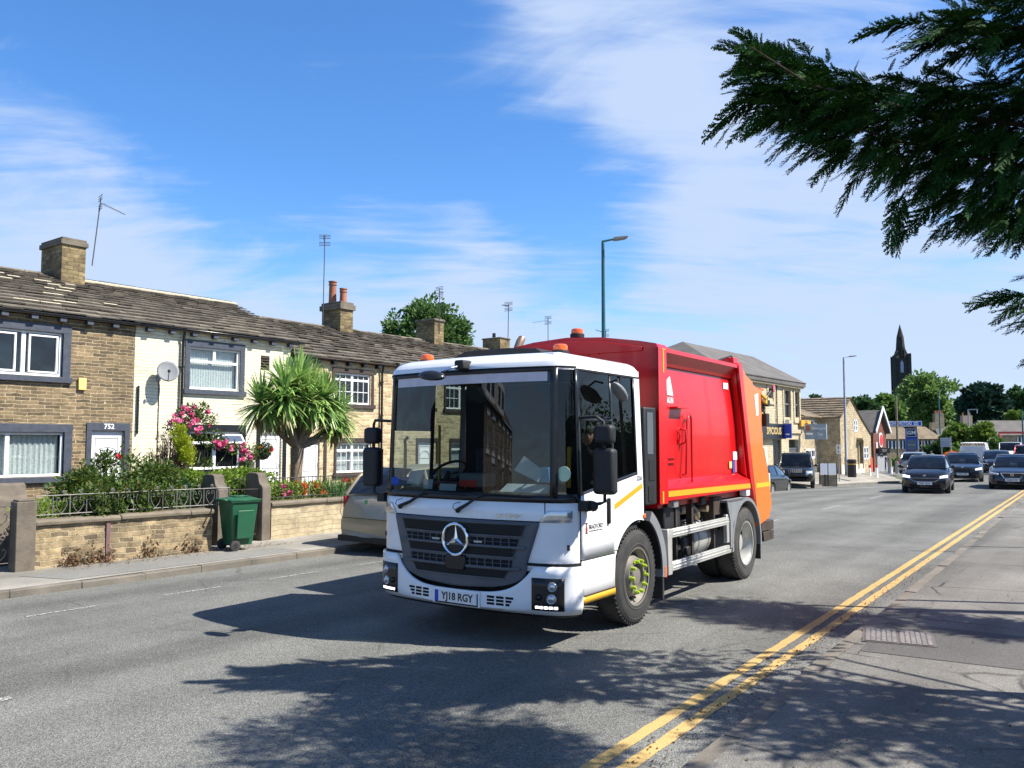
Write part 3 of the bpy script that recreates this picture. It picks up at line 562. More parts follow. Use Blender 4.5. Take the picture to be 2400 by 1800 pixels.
# satellite dish
ds=thing('satellite_dish','round grey satellite dish on the cream house wall','satellite dish',(XF+.03,11.38,3.74)); ds.scale=(.88,.88,.88)
MB().tube([(0,0,-.12),(.22,.02,-.10),(.30,.06,.0)],.02,6).bx(-.02,.01,-.06,.06,-.22,-.02).build('bracket',galv,ds)
dr=[]; 
for i in range(7):
    r=.30*i/6; dr.append([(r*math.cos(a)*1.0,r*math.sin(a)*1.05,.28*(r*r)) for a in np.linspace(0,2*PI,28,endpoint=False)])
M_=Matrix.Translation((.36,.07,.04))@Vector((.85,-.38,.30)).to_track_quat('Z','Y').to_matrix().to_4x4()
d_=MB().grid([[tuple(M_@Vector(p)) for p in r] for r in dr],cu=True); d_.build('reflector',mid_grey,ds,smooth=60,solid=.008)
e_=M_@Vector((0,0,.30)); e0=M_@Vector((0,-.28,.02)); MB().tube([e0,e_-Vector((0,0,.1))],.011,6).sphere(e_-Vector((0,0,.1)),(.045,.045,.05),8).build('receiver',black_plastic,ds)
# ---- houses 3..6, lower stone cottages
def cott(y0,y1,label,m,wins,doors,seed,chim=(),eave=4.52,rz=6.05,col=dark_brown,pipey=None,gx=None):
    h=thing('terraced_house',label,'house',(XF,(y0+y1)/2,.15),0,'two-storey terraced cottages along the left pavement'); mb=MB()
    holes=[w[:4] for w in wins]+[d[:4] for d in doors]
    wallx(mb,XF,y0,y1,.15,eave-.02,holes); mb.quad((XF-6,y0,.15),(XF-6,y1,.15),(XF-6,y1,eave),(XF-6,y0,eave)); mb.quad((XF,y1,.15),(XF-6,y1,.15),(XF-6,y1,eave),(XF,y1,eave))
    mb.build('wall',m,h,world=True,recalc=False)
    for (a,b,c,d,mu,tr,ba) in wins:
        surround(h,XF,a-.11,b+.14,c-.13,d+.15,.1,col,lint=.15); upvc(h,XF,a,b,c,d,mu,tr,ba,curtain='blind' if c<2 else None)
    for (a,b,c,d,fan) in doors:
        surround(h,XF,a-.12,b+.26,.15,d+.14,.11,col,door=True,lint=.14); door(h,XF,a,b,c,d,fan=fan)
    slateroof(h,'roof',XF+.18,eave+.02,-23.1,rz,y0,y1,y0,y1,m_slate,nc=15,lw=.40,seed=seed,jit=.035); ridge(h,-23.1,rz,y0,y1,lime=False,seed=seed)
    gutter(h,XF,y0+.02,y1,eave+.03,0,m=col,corb=black_gloss)
    if pipey: pipe(h,XF,pipey,.15,eave)
    for c in chim: chimney(h,*c[0],**c[1])
    return h
b3=lambda a,b,n:[a+(b-a)*(i+1)/(n+1) for i in range(n)]
h3=cott(15.5,19.62,'pale stone cottage with small-paned white windows beside the spiky palm',m_st3,[(17.17,18.66,3.19,4.16,(17.92,),(3.95,),(b3(17.2,17.9,2)+b3(17.95,18.64,2),[3.58])),(17.28,18.72,1.05,1.98,(17.95,),(1.74,),(b3(17.3,17.95,2)+b3(18.0,18.7,2),[1.42]))],[(15.98,16.62,.25,2.02,False)],21,
  chim=[((-23.6,-22.6,19.62,20.2,5.85,6.98),dict(cap=.28,over=.07,pots=((-23.25,19.8,.14,.80,terracotta),(-22.85,19.95,.13,.52,terracotta))))],pipey=19.1)
h4=cott(19.62,24.6,'stone cottage with fanlit white door, second roof down behind the lorry cab',m_st3,[(22.3,23.9,3.19,4.16,(23.1,),(3.95,),(b3(22.35,23.05,2)+b3(23.15,23.85,2),[3.58])),(22.6,24.0,1.05,1.98,(23.3,),(1.74,),None),(20.2,21.6,3.19,4.16,(20.9,),(3.95,),None)],[(20.9,21.65,.3,2.0,True)],22,
  chim=[((-23.6,-22.6,24.5,25.05,5.85,6.95),dict(cap=.10,over=.05))],pipey=24.4)
h5=cott(24.6,29.4,'stone cottage with copper flue pipe beside its chimney, mostly hidden by the lorry',m_st3,[(26,27.4,3.19,4.16,(26.7,),(),None),(26.8,28.2,1.05,1.98,(27.5,),(),None)],[(25.2,26.0,.3,2.0,False)],23,
  chim=[((-23.6,-22.6,28.75,29.45,5.85,6.62),dict(cap=.06,over=.04,pots=((-23.15,29.0,.075,.22,black_gloss),)))])
MB().tube([(-22.55,29.75,5.9),(-22.5,29.85,6.2),(-22.45,30.0,6.5),(-22.45,30.15,6.68)],[.10,.16,.19,.17],12).build('flue_pipe',mat('copper',(.55,.33,.2),.3,metal=.8),h5,world=True,smooth=60)
h6=cott(29.4,36.5,'far stone cottage whose roof end shows just above the lorry',m_st3,[(31,32.4,3.19,4.16,(31.7,),(),None)],[(33.2,34.0,.3,2.0,False)],24,chim=[((-23.6,-22.6,33.2,33.9,5.85,6.5),dict(cap=.08,over=.04,pots=((-23.1,33.5,.09,.3,black_gloss),)))])
aerial('leaning aerial clamped to the large stone chimney at far left',(-22.55,10.85,6.75),(-22.5,11.0,8.62),(.15,.62,-.22),12)
aerial('tall mast aerial with grid head beside the two orange chimney pots',(-23.1,19.25,6.2),(-23.1,19.28,9.35),(.28,-.30,0),4,1)
aerial('short aerial on the chimney in front of the round tree',(-22.55,24.75,6.3),(-22.55,24.72,8.15),(0,.2,.0),4)
aerial('slim aerial on the chimney with the copper flue',(-22.6,29.3,6.3),(-22.6,29.35,8.15),(.1,-.55,0),7)
aerial('double-armed aerial just left of the amber beacon',(-23,33.0,6.1),(-23,33.0,8.0),(.0,-1.2,-.25),6)
aerial('small yagi aerial between the amber beacon and the teal lamp post',(-23,38.4,5.9),(-23,38.4,7.95),(.1,-1.2,.03),8)
m_tree_g=leafmat('leaf_mid',(.035,.085,.02),(.10,.19,.04))
# terrace continuing behind the viewpoint (seen mirrored in the windscreen)
def back_house(y0,label,dorm):
    h=thing('terraced_house',label,'house',(-17.5,y0,.1),0,'tall terrace mirrored in the windscreen'); mb=MB(); X=-14.2
    holes=[(y0+.8,y0+1.9,3.0,4.3),(y0+3.2,y0+4.3,3.0,4.3),(y0+.8,y0+1.9,1,2.6)]
    wallx(mb,X,y0,y0+5.2,.1,4.7,holes);  mb.build('wall',m_st1,h,world=True,recalc=False)
    MB().poly([(X,y0+5.2,.1),(X-12,y0+5.2,.1),(X-12,y0+5.2,4.7),(X-6,y0+5.2,6.6),(X,y0+5.2,4.7)]).build('gable_wall',black_gloss,h,world=True)  # gable coloured black so it mirrors as an end in shade
    for a,b,c,d in holes: upvc(h,X,a,b,c,d,mull=((a+b)/2,)) ; MB().bx(X-.05,X+.06,a-.1,b+.1,d,d+.2).bx(X-.05,X+.08,a-.1,b+.1,c-.14,c).build('window_surround',white_upvc,h,world=True)
    MB().poly([(X+.3,y0,4.7),(X+.3,y0+5.2,4.7),(X-3.5,y0+5.2,6.6),(X-3.5,y0,6.6)]).build('roof',m_slate,h,world=True)
    if dorm:
        d=MB().bx(X-2.5,X-.2,y0+.7,y0+4.5,4.9,6.3).build('dormer',white_upvc,h,world=True)
        for a in (1.0,2.9): 
            q=MB().bx(X-.2,X-.17,y0+a,y0+a+1.3,5.2,6.0).build('dormer_window',black_gloss,h,world=True)
back_house(-17.4,'dark-roofed terrace house with white boxed dormer across from the windscreen',True); back_house(-22.6,'second terrace house with dormer, further from the lorry',True); back_house(-27.8,'third terrace house without dormer, furthest from the lorry',False)
# ================================================================ garden walls, gates, plants
def leaves(C,size,spread=1.0,aspect=.45,up=None,droop=0,fold=.25,rg=rng,dirs=None,jit=.4):
    """C: Nx3 leaf base points -> 4-vertex folded leaves (two triangles sharing the midrib)"""
    n=len(C); d=rg.normal(size=(n,3)) if dirs is None else dirs+rg.normal(size=(n,3))*jit
    d[:,2]-=droop; d/=np.linalg.norm(d,axis=1)[:,None]+1e-9
    q=rg.normal(size=(n,3)); 
    if up is not None: q=np.cross(d,np.array([0,0,1.])+rg.normal(size=(n,3))*up)
    s=np.cross(d,q) if up is None else q; s/=np.linalg.norm(s,axis=1)[:,None]+1e-9; nn=np.cross(d,s)
    L=(size*rg.uniform(.6,1.3,n))[:,None]; w=L*aspect*.5
    p0=C; p1=C+d*L*.5+s*w+nn*w*fold; p2=C+d*L; p3=C+d*L*.5-s*w+nn*w*fold
    V=np.stack([p0,p1,p2,p3],1).reshape(-1,3); b=np.arange(n)[:,None]*4
    F=np.concatenate([b+[0,1,2],b+[0,2,3]],1).reshape(-1,3); return V,F
def clumps(c,r,n,k,rg=rng,shell=.55,cr=.3,flat=1):
    """n clump centres in an ellipsoid of radii r round c, k points in each"""
    u=rg.normal(size=(n,3)); u/=np.linalg.norm(u,axis=1)[:,None]; rad=rg.uniform(shell,1,n)**.6
    ctr=np.array(c)+u*rad[:,None]*np.array(r); cs=rg.uniform(.6,1.25,n)*cr
    p=rg.normal(size=(n,k,3)); p/=np.linalg.norm(p,axis=2)[:,:,None]; p*=rg.uniform(.35,1,(n,k,1)); p[:,:,2]*=flat
    out=u[:,None,:]*.6+p
    return (ctr[:,None,:]+p*cs[:,None,None]).reshape(-1,3),out.reshape(-1,3),ctr
def foliage(name,parent,m,parts,size,aspect=.5,dirs=True,droop=.15,up=.5,kind=None):
    Vs=[];Fs=[];o=0
    for C,D in parts:
        V,F=leaves(C,size,aspect=aspect,dirs=D*1.0 if dirs else None,droop=droop,up=up); Vs.append(V);Fs.append(F+o); o+=len(V)
    return npmesh(name,np.concatenate(Vs),np.concatenate(Fs),m,parent,kind)
def twigs(mb,base,tips,r0,rt=.004,bend=.15,n=5,rg=random):
    for t in tips:
        b=Vector(base); t=Vector(t); L=(t-b).length; mid=[b.lerp(t,i/n)+Vector((rg.uniform(-1,1),rg.uniform(-1,1),rg.uniform(-.5,1)))*bend*L*math.sin(PI*i/n)*.5 for i in range(n+1)]; mid[0]=b; mid[-1]=t
        mb.tube(mid,[r0+(rt-r0)*i/n for i in range(n+1)],6)
def gwall(label,x0,y0,x1,y1,z0,z1,m,seed,joint=()):
    w=thing('garden_wall',label,'wall',((x0+x1)/2,(y0+y1)/2,z0),0,'low stone garden walls along the left pavement'); rg=random.Random(seed)
    n=24; t=.28
    rows=[]
    for i in range(n+1):
        f=i/n; x,y=x0+(x1-x0)*f,y0+(y1-y0)*f; j=rg.uniform(-.008,.008)
        rows.append([(x-t,y,z0-.1),(x-t,y,z1),(x+j,y,z1),(x+j*.5+.006,y,(z0+z1)/2),(x+.01,y,z0-.1)])
    mb=MB().grid(rows); mb.poly(rows[0]); mb.poly(rows[-1][::-1]); mb.build('stonework',m,w,world=True,recalc=True)
    y=y0-.02; k=MB()
    while y<y1:
        L=min(rg.uniform(1.1,1.5),y1+.02-y); f0=(y-y0)/(y1-y0); f1=(y+L-y0)/(y1-y0); xa,xb=x0+(x1-x0)*f0,x0+(x1-x0)*f1; dz=rg.uniform(-.01,.012)
        pr=[(.05,0),(.055,.055),(.02,.085),(-t-.03,.095),(-t-.05,.05),(-t-.05,0)]
        a=[(xa+p[0],y+.005,z1+dz+p[1]) for p in pr]; b=[(xb+p[0],y+L-.006,z1+dz+p[1]) for p in pr]
        k.add(a+b,[(0,1,2,3,4,5),(11,10,9,8,7,6)]+[(i,(i+1)%6,6+(i+1)%6,6+i) for i in range(6)]); y+=L
    k.build('coping',coping_stone,w,world=True,bevel=.012)
    return w
g1=gwall('long garden wall of brown and honey stones left of the green bin, under a brown coping',-13.36,5.73,-13.18,8.58,.12,.75,m_wall1,1)
MB().bx(-13.33,-13.27,6.76,6.82,.12,.74).build('drain_strip',mat('brown_pipe',(.16,.09,.09),.6),g1,world=True)
g2=gwall('paler garden wall right of the tall gateposts with flower bed behind',-13.74,10.24,-14.1,15.6,.12,.74,m_wall2,2)
g2b=gwall('garden wall hidden behind the beige car and the lorry',-14.1,16.8,-14.1,30.0,.12,.74,m_wall2,3)
def postshape(label,x0,x1,y0,y1,z0,z1,shaped=True,m=post_stone):
    p=thing('gatepost',label,'gatepost',((x0+x1)/2,(y0+y1)/2,z0),0,'stone gateposts'); mb=MB()
    if shaped:  # ogee-headed slab, profile seen side on
        w=x1-x0; pr=[(x0,z0-.1),(x1,z0-.1),(x1,z1-.30),(x1-.02,z1-.25),(x1-.10,z1-.20),(x1-.13,z1-.12),(x1-.15,z1-.03),(x1-.22,z1),(x0+.1,z1),(x0,z1-.04)]
        mb.prism(pr,'y',y0,y1)
    else: mb.bx(x0,x1,y0,y1,z0-.1,z1).bx(x0+.02,x1-.02,y0+.02,y1-.02,z1,z1+.03)
    mb.build('post',m,p,world=True,bevel=.012,seg=2); return p
postshape('square stone gatepost at the left end of the long wall',-13.5,-13.27,5.42,5.70,.12,1.12,False)
postshape('dark stone pillar set back behind the far-left scrolled gate',-14.6,-14.25,5.55,6.0,.12,1.35,True)
postshape('shaped stone gatepost just behind the green bin',-14.25,-13.72,9.05,9.26,.12,1.40)
postshape('shaped stone gatepost touching the pale wall',-14.25,-13.70,10.0,10.2,.12,1.40)
iron=mat('iron_paint',(.19,.18,.17),.6,metal=.3,var=.3,grime=.5,gs=12); iron_dark=mat('iron_dark',(.05,.045,.045),.6,metal=.3,var=.4)
def scroll(mb,c,s,flip=1,r=.007,x=None):
    cx,cy,cz=c; pts=[]
    for i in range(15):
        a=i/14*2.6*PI; rr=s*(1-.8*i/14); pts.append((cx,cy+flip*(s-rr*math.cos(a))-flip*s*0,cz+rr*math.sin(a)))
    mb.tube(pts,r,5,cap=False)
def scrollrail(label,x0,y0,x1,y1,za,zb,m,gate=False):
    f=thing('railing' if not gate else 'iron_gate',label,'railing' if not gate else 'gate',((x0+x1)/2,(y0+y1)/2,za),0); L=y1-y0
    X=lambda y:x0+(x1-x0)*(y-y0)/L
    mb=MB(); mb.tube([(x0,y0,za+.03),(x1,y1,za+.03)],.009,5); mb.tube([(x0,y0,zb-.06),(x1,y1,zb-.06)],.009,5)
    n=max(2,int(L/.235)); 
    for i in range(n+1): y=y0+L*i/n; mb.tube([(X(y),y,za),(X(y),y,zb-.06)],.009,5)
    mb.build('rail',m,f,world=True)
    sc=MB()
    for i in range(n):
        y=y0+L*(i+.5)/n; x=X(y); h=zb-.06-za
        if h<.5:
            for s in (-1,1):
                sc.tube([(x,y,za+.04),(x,y+s*.05,za+.10),(x,y+s*.085,za+h*.55),(x,y+s*.07,za+h*.85),(x,y+s*.035,za+h*.88),(x,y+s*.02,za+h*.75),(x,y+s*.045,za+h*.7)],.006,5)
            scroll(sc,(x,y,zb-.02),.035,1,.006)
        else:
            for s in (-1,1):
                for k in (.2,.5,.8): sc.tube([(x,y,za+h*k-.1),(x,y+s*.06,za+h*k-.04),(x,y+s*.08,za+h*k+.03),(x,y+s*.05,za+h*k+.07),(x,y+s*.03,za+h*k+.04)],.006,5)
    sc.build('scrollwork',m,f,world=True); return f
scrollrail('low scrolled wrought-iron railing on the long brown wall',-13.45,5.75,-13.3,9.0,.86,1.24,iron)
scrollrail('scrolled iron gate at the far left edge',-13.4,4.4,-13.38,5.38,.2,1.12,iron_dark,True)
scrollrail('iron garden gate standing open between the two shaped gateposts',-14.15,9.28,-13.8,9.98,.2,1.15,iron_dark,True)
# plain bar railing on the pale wall
rl=thing('railing','plain dark upright-bar railing on the pale wall in front of the flower bed','railing',(-13.9,12.8,.83)); mb=MB()
mb.tube([(-13.86,10.3,1.28),(-14.2,15.5,1.28)],.010,5); mb.tube([(-13.86,10.3,.90),(-14.2,15.5,.90)],.008,5)
mb.build('rail',iron_dark,rl,world=True); mb=MB()
for i in range(48): y=10.3+i*.11; x=-13.86-.34*(y-10.3)/5.2; mb.tube([(x,y,.83),(x,y,1.30)],.0065,5)
mb.build('bars',iron_dark,rl,world=True)
# fence panel between gardens and low wall by the cream house
lf=thing('garden_fence','dark low stone wall running back between the two front gardens','wall',(-16.6,10.7,.15)); MB().bx(-19.6,-14.3,10.62,10.85,.12,1.05).build('stonework',m_wall1,lf,world=True); MB().bx(-19.62,-14.28,10.58,10.89,1.052,1.13).build('coping',coping_stone,lf,world=True,bevel=.01)
# ---- wheelie bin
bn=thing('wheelie_bin','green wheeled rubbish bin standing in front of the garden wall','wheelie bin',(-12.98,8.97,.102),R(-8)); bn.scale=(.92,.92,.93)
m_bin=mat('bin_green',(.014,.095,.045),.42,var=.10,vs=4,bump=.05,grime=.12)
rows=[]
for z,hx,hy in ((.10,.215,.20),(.16,.225,.21),(.85,.285,.275),(.90,.29,.28)):
    r=.045; rows.append([(sx*(hx-r)+r*math.cos(a),sy*(hy-r)+r*math.sin(a),z) for sx,sy,a0 in ((1,1,0),(-1,1,PI/2),(-1,-1,PI),(1,-1,1.5*PI)) for a in np.linspace(a0,a0+PI/2,5)])
rows=[[(p[0]+(.03 if r[0][2]<.2 else 0)*0,p[1],p[2]) for p in r] for r in rows]
mb=MB().grid(rows,cu=True); mb.poly(rows[0][::-1]); mb.build('body',m_bin,bn,smooth=40)
MB().bx(.262,.285,-.17,.17,.25,.78).build('side_panel',m_bin,bn,bevel=.02,seg=3).rotation_euler=(0,R(4.5),0)
MB().bx(-.31,.32,-.30,.31,.90,.945).build('rim',m_bin,bn,bevel=.012)
rows=[[(x,y,.955+.05*(1-(x/.33)**2)*(1-(y/.33)**4)+.0) for x in np.linspace(-.32,.33,9)] for y in np.linspace(-.315,.32,9)]
mb=MB().grid(rows); mb.bx(-.32,.33,-.315,.32,.93,.956); mb.bx(-.14,.14,-.14,.14,1.0,1.02); mb.build('lid',m_bin,bn,smooth=30,bevel=.006,seg=1)
MB().tube([(-.22,-.34,.95),(-.22,-.39,.96),(.22,-.39,.96),(.22,-.34,.95)],.016,8).build('handle',m_bin,bn,smooth=60)
for s in (-1,1):
    w=MB().lathe([(.03,-.028),(.075,-.028),(.10,-.02),(.10,.02),(.075,.028),(.03,.028)],(s*.27,-.18,.10),'x',18).build('wheel',rubber,bn,smooth=40); MB().lathe([(.0,-.031),(.05,-.031),(.05,.031),(.0,.031)],(s*.27,-.18,.10),'x',12).build('hub',black_plastic,w)
MB().tube([(-.27,-.18,.10),(.27,-.18,.10)],.014,8).build('axle',dark_metal,bn)
# ---- plants
lm_bush=leafmat('bush_leaf',(.03,.075,.018),(.13,.19,.035),(.22,.13,.03)); lm_dark=leafmat('dark_leaf',(.012,.045,.016),(.05,.11,.03)); lm_lime=leafmat('lime_leaf',(.28,.36,.02),(.45,.50,.04)); lm_hedge=leafmat('hedge_leaf',(.12,.22,.02),(.33,.45,.08))
lm_palm=leafmat('palm_leaf',(.09,.22,.05),(.42,.58,.17),(.58,.55,.26),rough=.38,spec=.6,trans=.3); lm_palmdead=leafmat('palm_dead',(.20,.15,.07),(.32,.26,.13)); petal_pink=leafmat('petal_pink',(.62,.04,.20),(.85,.30,.45),trans=.3); petal_red=leafmat('petal_red',(.55,.03,.05),(.75,.12,.10),trans=.3)
lm_brown=leafmat('dead_leaf',(.10,.055,.03),(.20,.11,.05)); lm_fill=leafmat('iris_leaf',(.05,.16,.05),(.16,.32,.10)); petal_orange=leafmat('petal_orange',(.80,.16,.03),(.85,.30,.06),trans=.3)
def bush(label,c,r,n,k,size,m,stems=6,group=None,cat='bush',name='shrub',cr=.16,aspect=.5,shell=.3,twig=dead_twig,flower=None,up=.6,droop=.1):
    t=thing(name,label,cat,(c[0],c[1],.15),0,group); cc=(0,0,c[2]-.15); C,D,ctr=clumps(cc,r,n,k,cr=cr,shell=shell); keep=C[:,2]>-.02; C,D=C[keep],D[keep]
    foliage('foliage',t,m,[(C,D)],size,aspect,up=up,droop=droop); mb=MB()
    idx=rng.choice(len(ctr),min(stems,len(ctr)),replace=False); twigs(mb,(0,0,0),[tuple(ctr[i]) for i in idx if ctr[i][2]>.05],.012); 
    if mb.v: mb.build('stems',twig,t)
    if flower:
        fm,pts,fs=flower
        for p in pts: blossom(t,p-np.array([c[0],c[1],.15]),fs,fm)
    return t
def blossom(t,p,s,m,name='flower'):
    C=np.repeat(np.array([p]),26,0)+rng.normal(size=(26,3))*s*.12; V,F=leaves(C,s,aspect=1.0); npmesh(name,V,F,m,t)
bush('sprawling green and reddish rose bush spilling over the long wall',(-14.15,7.15,1.0),(.42,.85,.48),120,44,.085,lm_bush,16,cr=.17)
bush('leafy rose shoots hanging over the railing and the coping',(-13.55,7.2,1.0),(.22,.95,.30),80,44,.08,lm_bush,10,cr=.15)
bush('reddish tangled shrub rising in front of the paired ground-floor window',(-14.1,6.75,1.15),(.30,.42,.42),90,40,.07,lm_bush,12,cr=.13)
bush('dense rose growth between the white door and the brown conifer',(-14.0,7.95,1.25),(.32,.50,.42),110,40,.075,lm_bush,12,cr=.14)
bush('taller loose bush in front of the white door',(-14.5,7.55,1.35),(.35,.60,.55),60,34,.075,lm_bush,14,cr=.14,flower=(petal_red,[np.array((-13.95,7.9,1.35)),np.array((-14.0,7.0,1.05)),np.array((-14.1,7.35,1.75))],.05))
bush('low leafy growth at the left foot of the railing',(-13.85,6.15,.92),(.25,.5,.16),40,40,.06,lm_hedge,5,cr=.12)
bush('dark bushy shrub at the right end of the long wall',(-14.3,8.45,1.05),(.3,.45,.35),50,40,.07,lm_dark,9,cr=.14)
# brown dead conifer with pale bare twigs
dc=thing('dead_conifer','brown dead conifer with bare twigs between the bushes and the cream house','shrub',(-15.1,8.85,.15)); mb=MB()
for i in range(120):
    a=random.uniform(0,2*PI); r=random.uniform(.05,.36); z=random.uniform(.5,2.0); k=1-.35*(z/2)**2
    b=Vector((r*.3*math.cos(a),r*.3*math.sin(a),z*.35)); t_=Vector((r*k*math.cos(a)*.9,r*k*1.25*math.sin(a),z)); mb.tube([b,b.lerp(t_,.5)+Vector((0,0,.05)),t_,t_+Vector((random.uniform(-.03,.03),random.uniform(-.03,.03),.12))],[.009,.006,.004,.002],5)
mb.build('twigs',dead_twig,dc); C,D,_=clumps((0,0,1.25),(.30,.44,.80),170,44,cr=.10,shell=.2); D=D*.3; D[:,2]+=1; foliage('foliage',dc,lm_brown,[(C,D)],.055,.18,droop=0,up=.8)
MB().tube([(0,0,0),(0.02,.02,.8),(0,0,1.5)],[.05,.035,.015],8).build('trunk',wood_bark,dc)
lc=thing('conifer','bright lime green leaning conifer shrub beside the brown dead one','shrub',(-14.75,9.2,.15))
C,D,_=clumps((-.05,-.22,1.80),(.14,.17,.40),110,60,cr=.085,shell=.1); C[:,1]+=(C[:,2]-1.8)*-.35; D=D*.4; D[:,2]+=.8; foliage('foliage',lc,lm_lime,[(C,D)],.045,.3,droop=0,up=.8); MB().tube([(0,0,0),(0,-.1,.8),(-.05,-.2,1.6)],[.04,.03,.015],8).build('trunk',wood_bark,lc)
# climbing rose
rs=thing('rose_bush','tall climbing rose with pink flower clusters against the cream house','rose bush',(-15.2,9.4,.15)); mb=MB(); tips=[]
P=lambda px,py,X=-15.1: np.array(onx(px,py,X))-np.array([-15.2,9.4,.15])
twigs(mb,(0,0,0),[P(430,960),P(460,955),P(400,1000),P(485,1000),P(540,1045),P(590,1060),P(560,1075),P(500,1040),P(470,1060)],.018,.005,.2,8); mb.build('stems',mat('rose_stem',(.16,.20,.06),.7,var=.3),rs)
parts=[]
for (px,py,r,n) in ((440,975,.26,60),(470,965,.2,36),(410,1000,.18,26),(490,985,.16,24),(500,1035,.2,30),(545,1048,.18,26),(590,1062,.16,24),(470,1020,.16,16),(575,1085,.12,16),(520,1020,.14,16),(485,1085,.12,10)):
    C,D,_=clumps(P(px,py),(.15,r,r*.8),n,10,cr=.08,shell=.1); parts.append((C,D))
foliage('foliage',rs,lm_bush,parts,.06,.55)
for (px,py,s) in ((425,970,.12),(440,962,.13),(450,975,.12),(436,985,.12),(418,985,.10),(455,955,.09),(405,985,.08),(398,992,.07),(452,990,.12),(462,985,.10),(470,1003,.10),(462,1010,.12),(492,998,.07),(488,965,.09),(430,955,.08),(510,1038,.13),(522,1042,.14),(515,1048,.12),(528,1036,.09),(541,1052,.10),(544,1045,.07),(568,1053,.12),(576,1057,.13),(571,1040,.08),(588,1069,.13),(568,1075,.12),(450,1043,.07),(443,998,.11),(410,975,.09)):
    blossom(rs,P(px,py,-15.0+random.uniform(-.05,.12)),s*.62,petal_pink)
# hedge with ivy between the gateposts
hd=thing('hedge','bright ivy-covered hedge behind the green bin and gateposts','hedge',(-14.6,9.9,.15))
C=np.stack([rng.uniform(-.55,.28,9000),rng.uniform(-1.15,.95,9000),rng.uniform(.2,1.26,9000)],1); e=np.max(np.abs((C-[-.13,-.1,.6])/[.42,1.05,.66]),1)>.72; C=C[e]; C[:,2]+=.06*np.sin(C[:,1]*5); V,F=leaves(C,.075,aspect=.8,dirs=np.tile([.7,0,.5],(len(C),1)),up=1.2); npmesh('foliage',V,F,lm_hedge,hd)
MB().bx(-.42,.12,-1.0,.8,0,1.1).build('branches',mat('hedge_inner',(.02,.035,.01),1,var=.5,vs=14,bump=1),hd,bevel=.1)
# flower bed behind the pale wall
def flowerbed(label,y0,y1,m,size,n,asp,fm,fn,fs,z0=.72,z1=1.15,cat='flowers',blade=False):
    t=thing('flower_clump',label,cat,(-14.25,(y0+y1)/2,.5),0,'plants in the bed behind the pale wall'); L=(y1-y0)/2
    C=np.stack([rng.uniform(-.25,.28,n),rng.uniform(-L,L,n),rng.uniform(z0,z1,n)-.5-(.25 if blade else 0)],1); D=np.tile([.15,0,1. if blade else .5],(n,1)); V,F=leaves(C,size,aspect=asp,dirs=D,jit=.35 if blade else .6,up=.6,fold=.1); npmesh('foliage',V,F,m,t)
    for i in range(fn): blossom(t,np.array((rng.uniform(-.1,.28),rng.uniform(-L,L),rng.uniform(z0+.18,z1+.05)-.5)),fs,fm)
    return t
flowerbed('mixed green plants with one big pink rose just right of the gatepost',10.3,11.2,lm_hedge,.10,1500,.35,petal_pink,4,.07)
flowerbed('orange and red flowers among green leaves behind the railing',11.1,11.9,lm_hedge,.09,900,.3,petal_orange,26,.055)
flowerbed('tall green iris leaves in the bed behind the railing',11.7,12.6,lm_fill,.36,700,.06,petal_orange,0,.05,blade=True)
flowerbed('mass of crimson flowers beside the beige car',12.5,14.2,lm_hedge,.08,1400,.4,petal_red,70,.055)
# earth bank that carries the bed
bd=MB().bx(-15.6,-14.06,10.2,15.4,.12,.66).build('raised_bed',m_soil); tag(bd,'raised earth bed behind the pale garden wall','flower bed')
bd=MB().bx(-15.0,-13.66,5.75,8.9,.12,.62).build('raised_bed',m_soil); tag(bd,'raised earth bed behind the long brown garden wall','flower bed')
# weeds at the foot of the wall
wd=npmesh('weeds',*leaves(np.stack([rng.uniform(-13.3,-13.12,700),rng.choice([6.2,6.5,6.75,7.4,7.55,8.1,8.3,6.25],700)+rng.normal(size=700)*.07,.125+np.abs(rng.normal(size=700))*.12],1),.055,aspect=.5),lm_brown); tag(wd,'dried brown weeds and fallen leaves along the foot of the long wall','weeds',kind='stuff')
wd=npmesh('fallen_leaves',*leaves(np.stack([rng.uniform(-13.3,-12.75,500),rng.uniform(6,10,500),np.full(500,.128)],1),.035,aspect=.6,dirs=np.tile([0,1,0.],(500,1)),up=.1),lm_brown); tag(wd,'scattered dry leaves on the left pavement','leaves',kind='stuff')
# hanging basket
hb=thing('hanging_basket','hanging basket of dark trailing flowers beside the cream house door','hanging basket',(-19.55,14.25,1.5)); MB().lathe([(.02,0),(.14,.04),(.2,.14),(.21,.2)],n=14).build('basket',black_plastic,hb,smooth=50); C,D,_=clumps((0,0,.28),(.22,.30,.24),40,24,cr=.1,shell=.2); foliage('foliage',hb,lm_dark,[(C,D)],.07); 
MB().tube([(-.40,0,.95),(-.05,0,.95),(0,0,.85)],.012,6).tube([(0,0,.85),(.2,0,.2)],.004,4).tube([(0,0,.85),(-.2,0,.2)],.004,4).build('bracket',black_plastic,hb)
for k in range(5): blossom(hb,np.array((.1,rng.uniform(-.25,.25),rng.uniform(.2,.45))),.06,petal_orange if k<2 else petal_red)
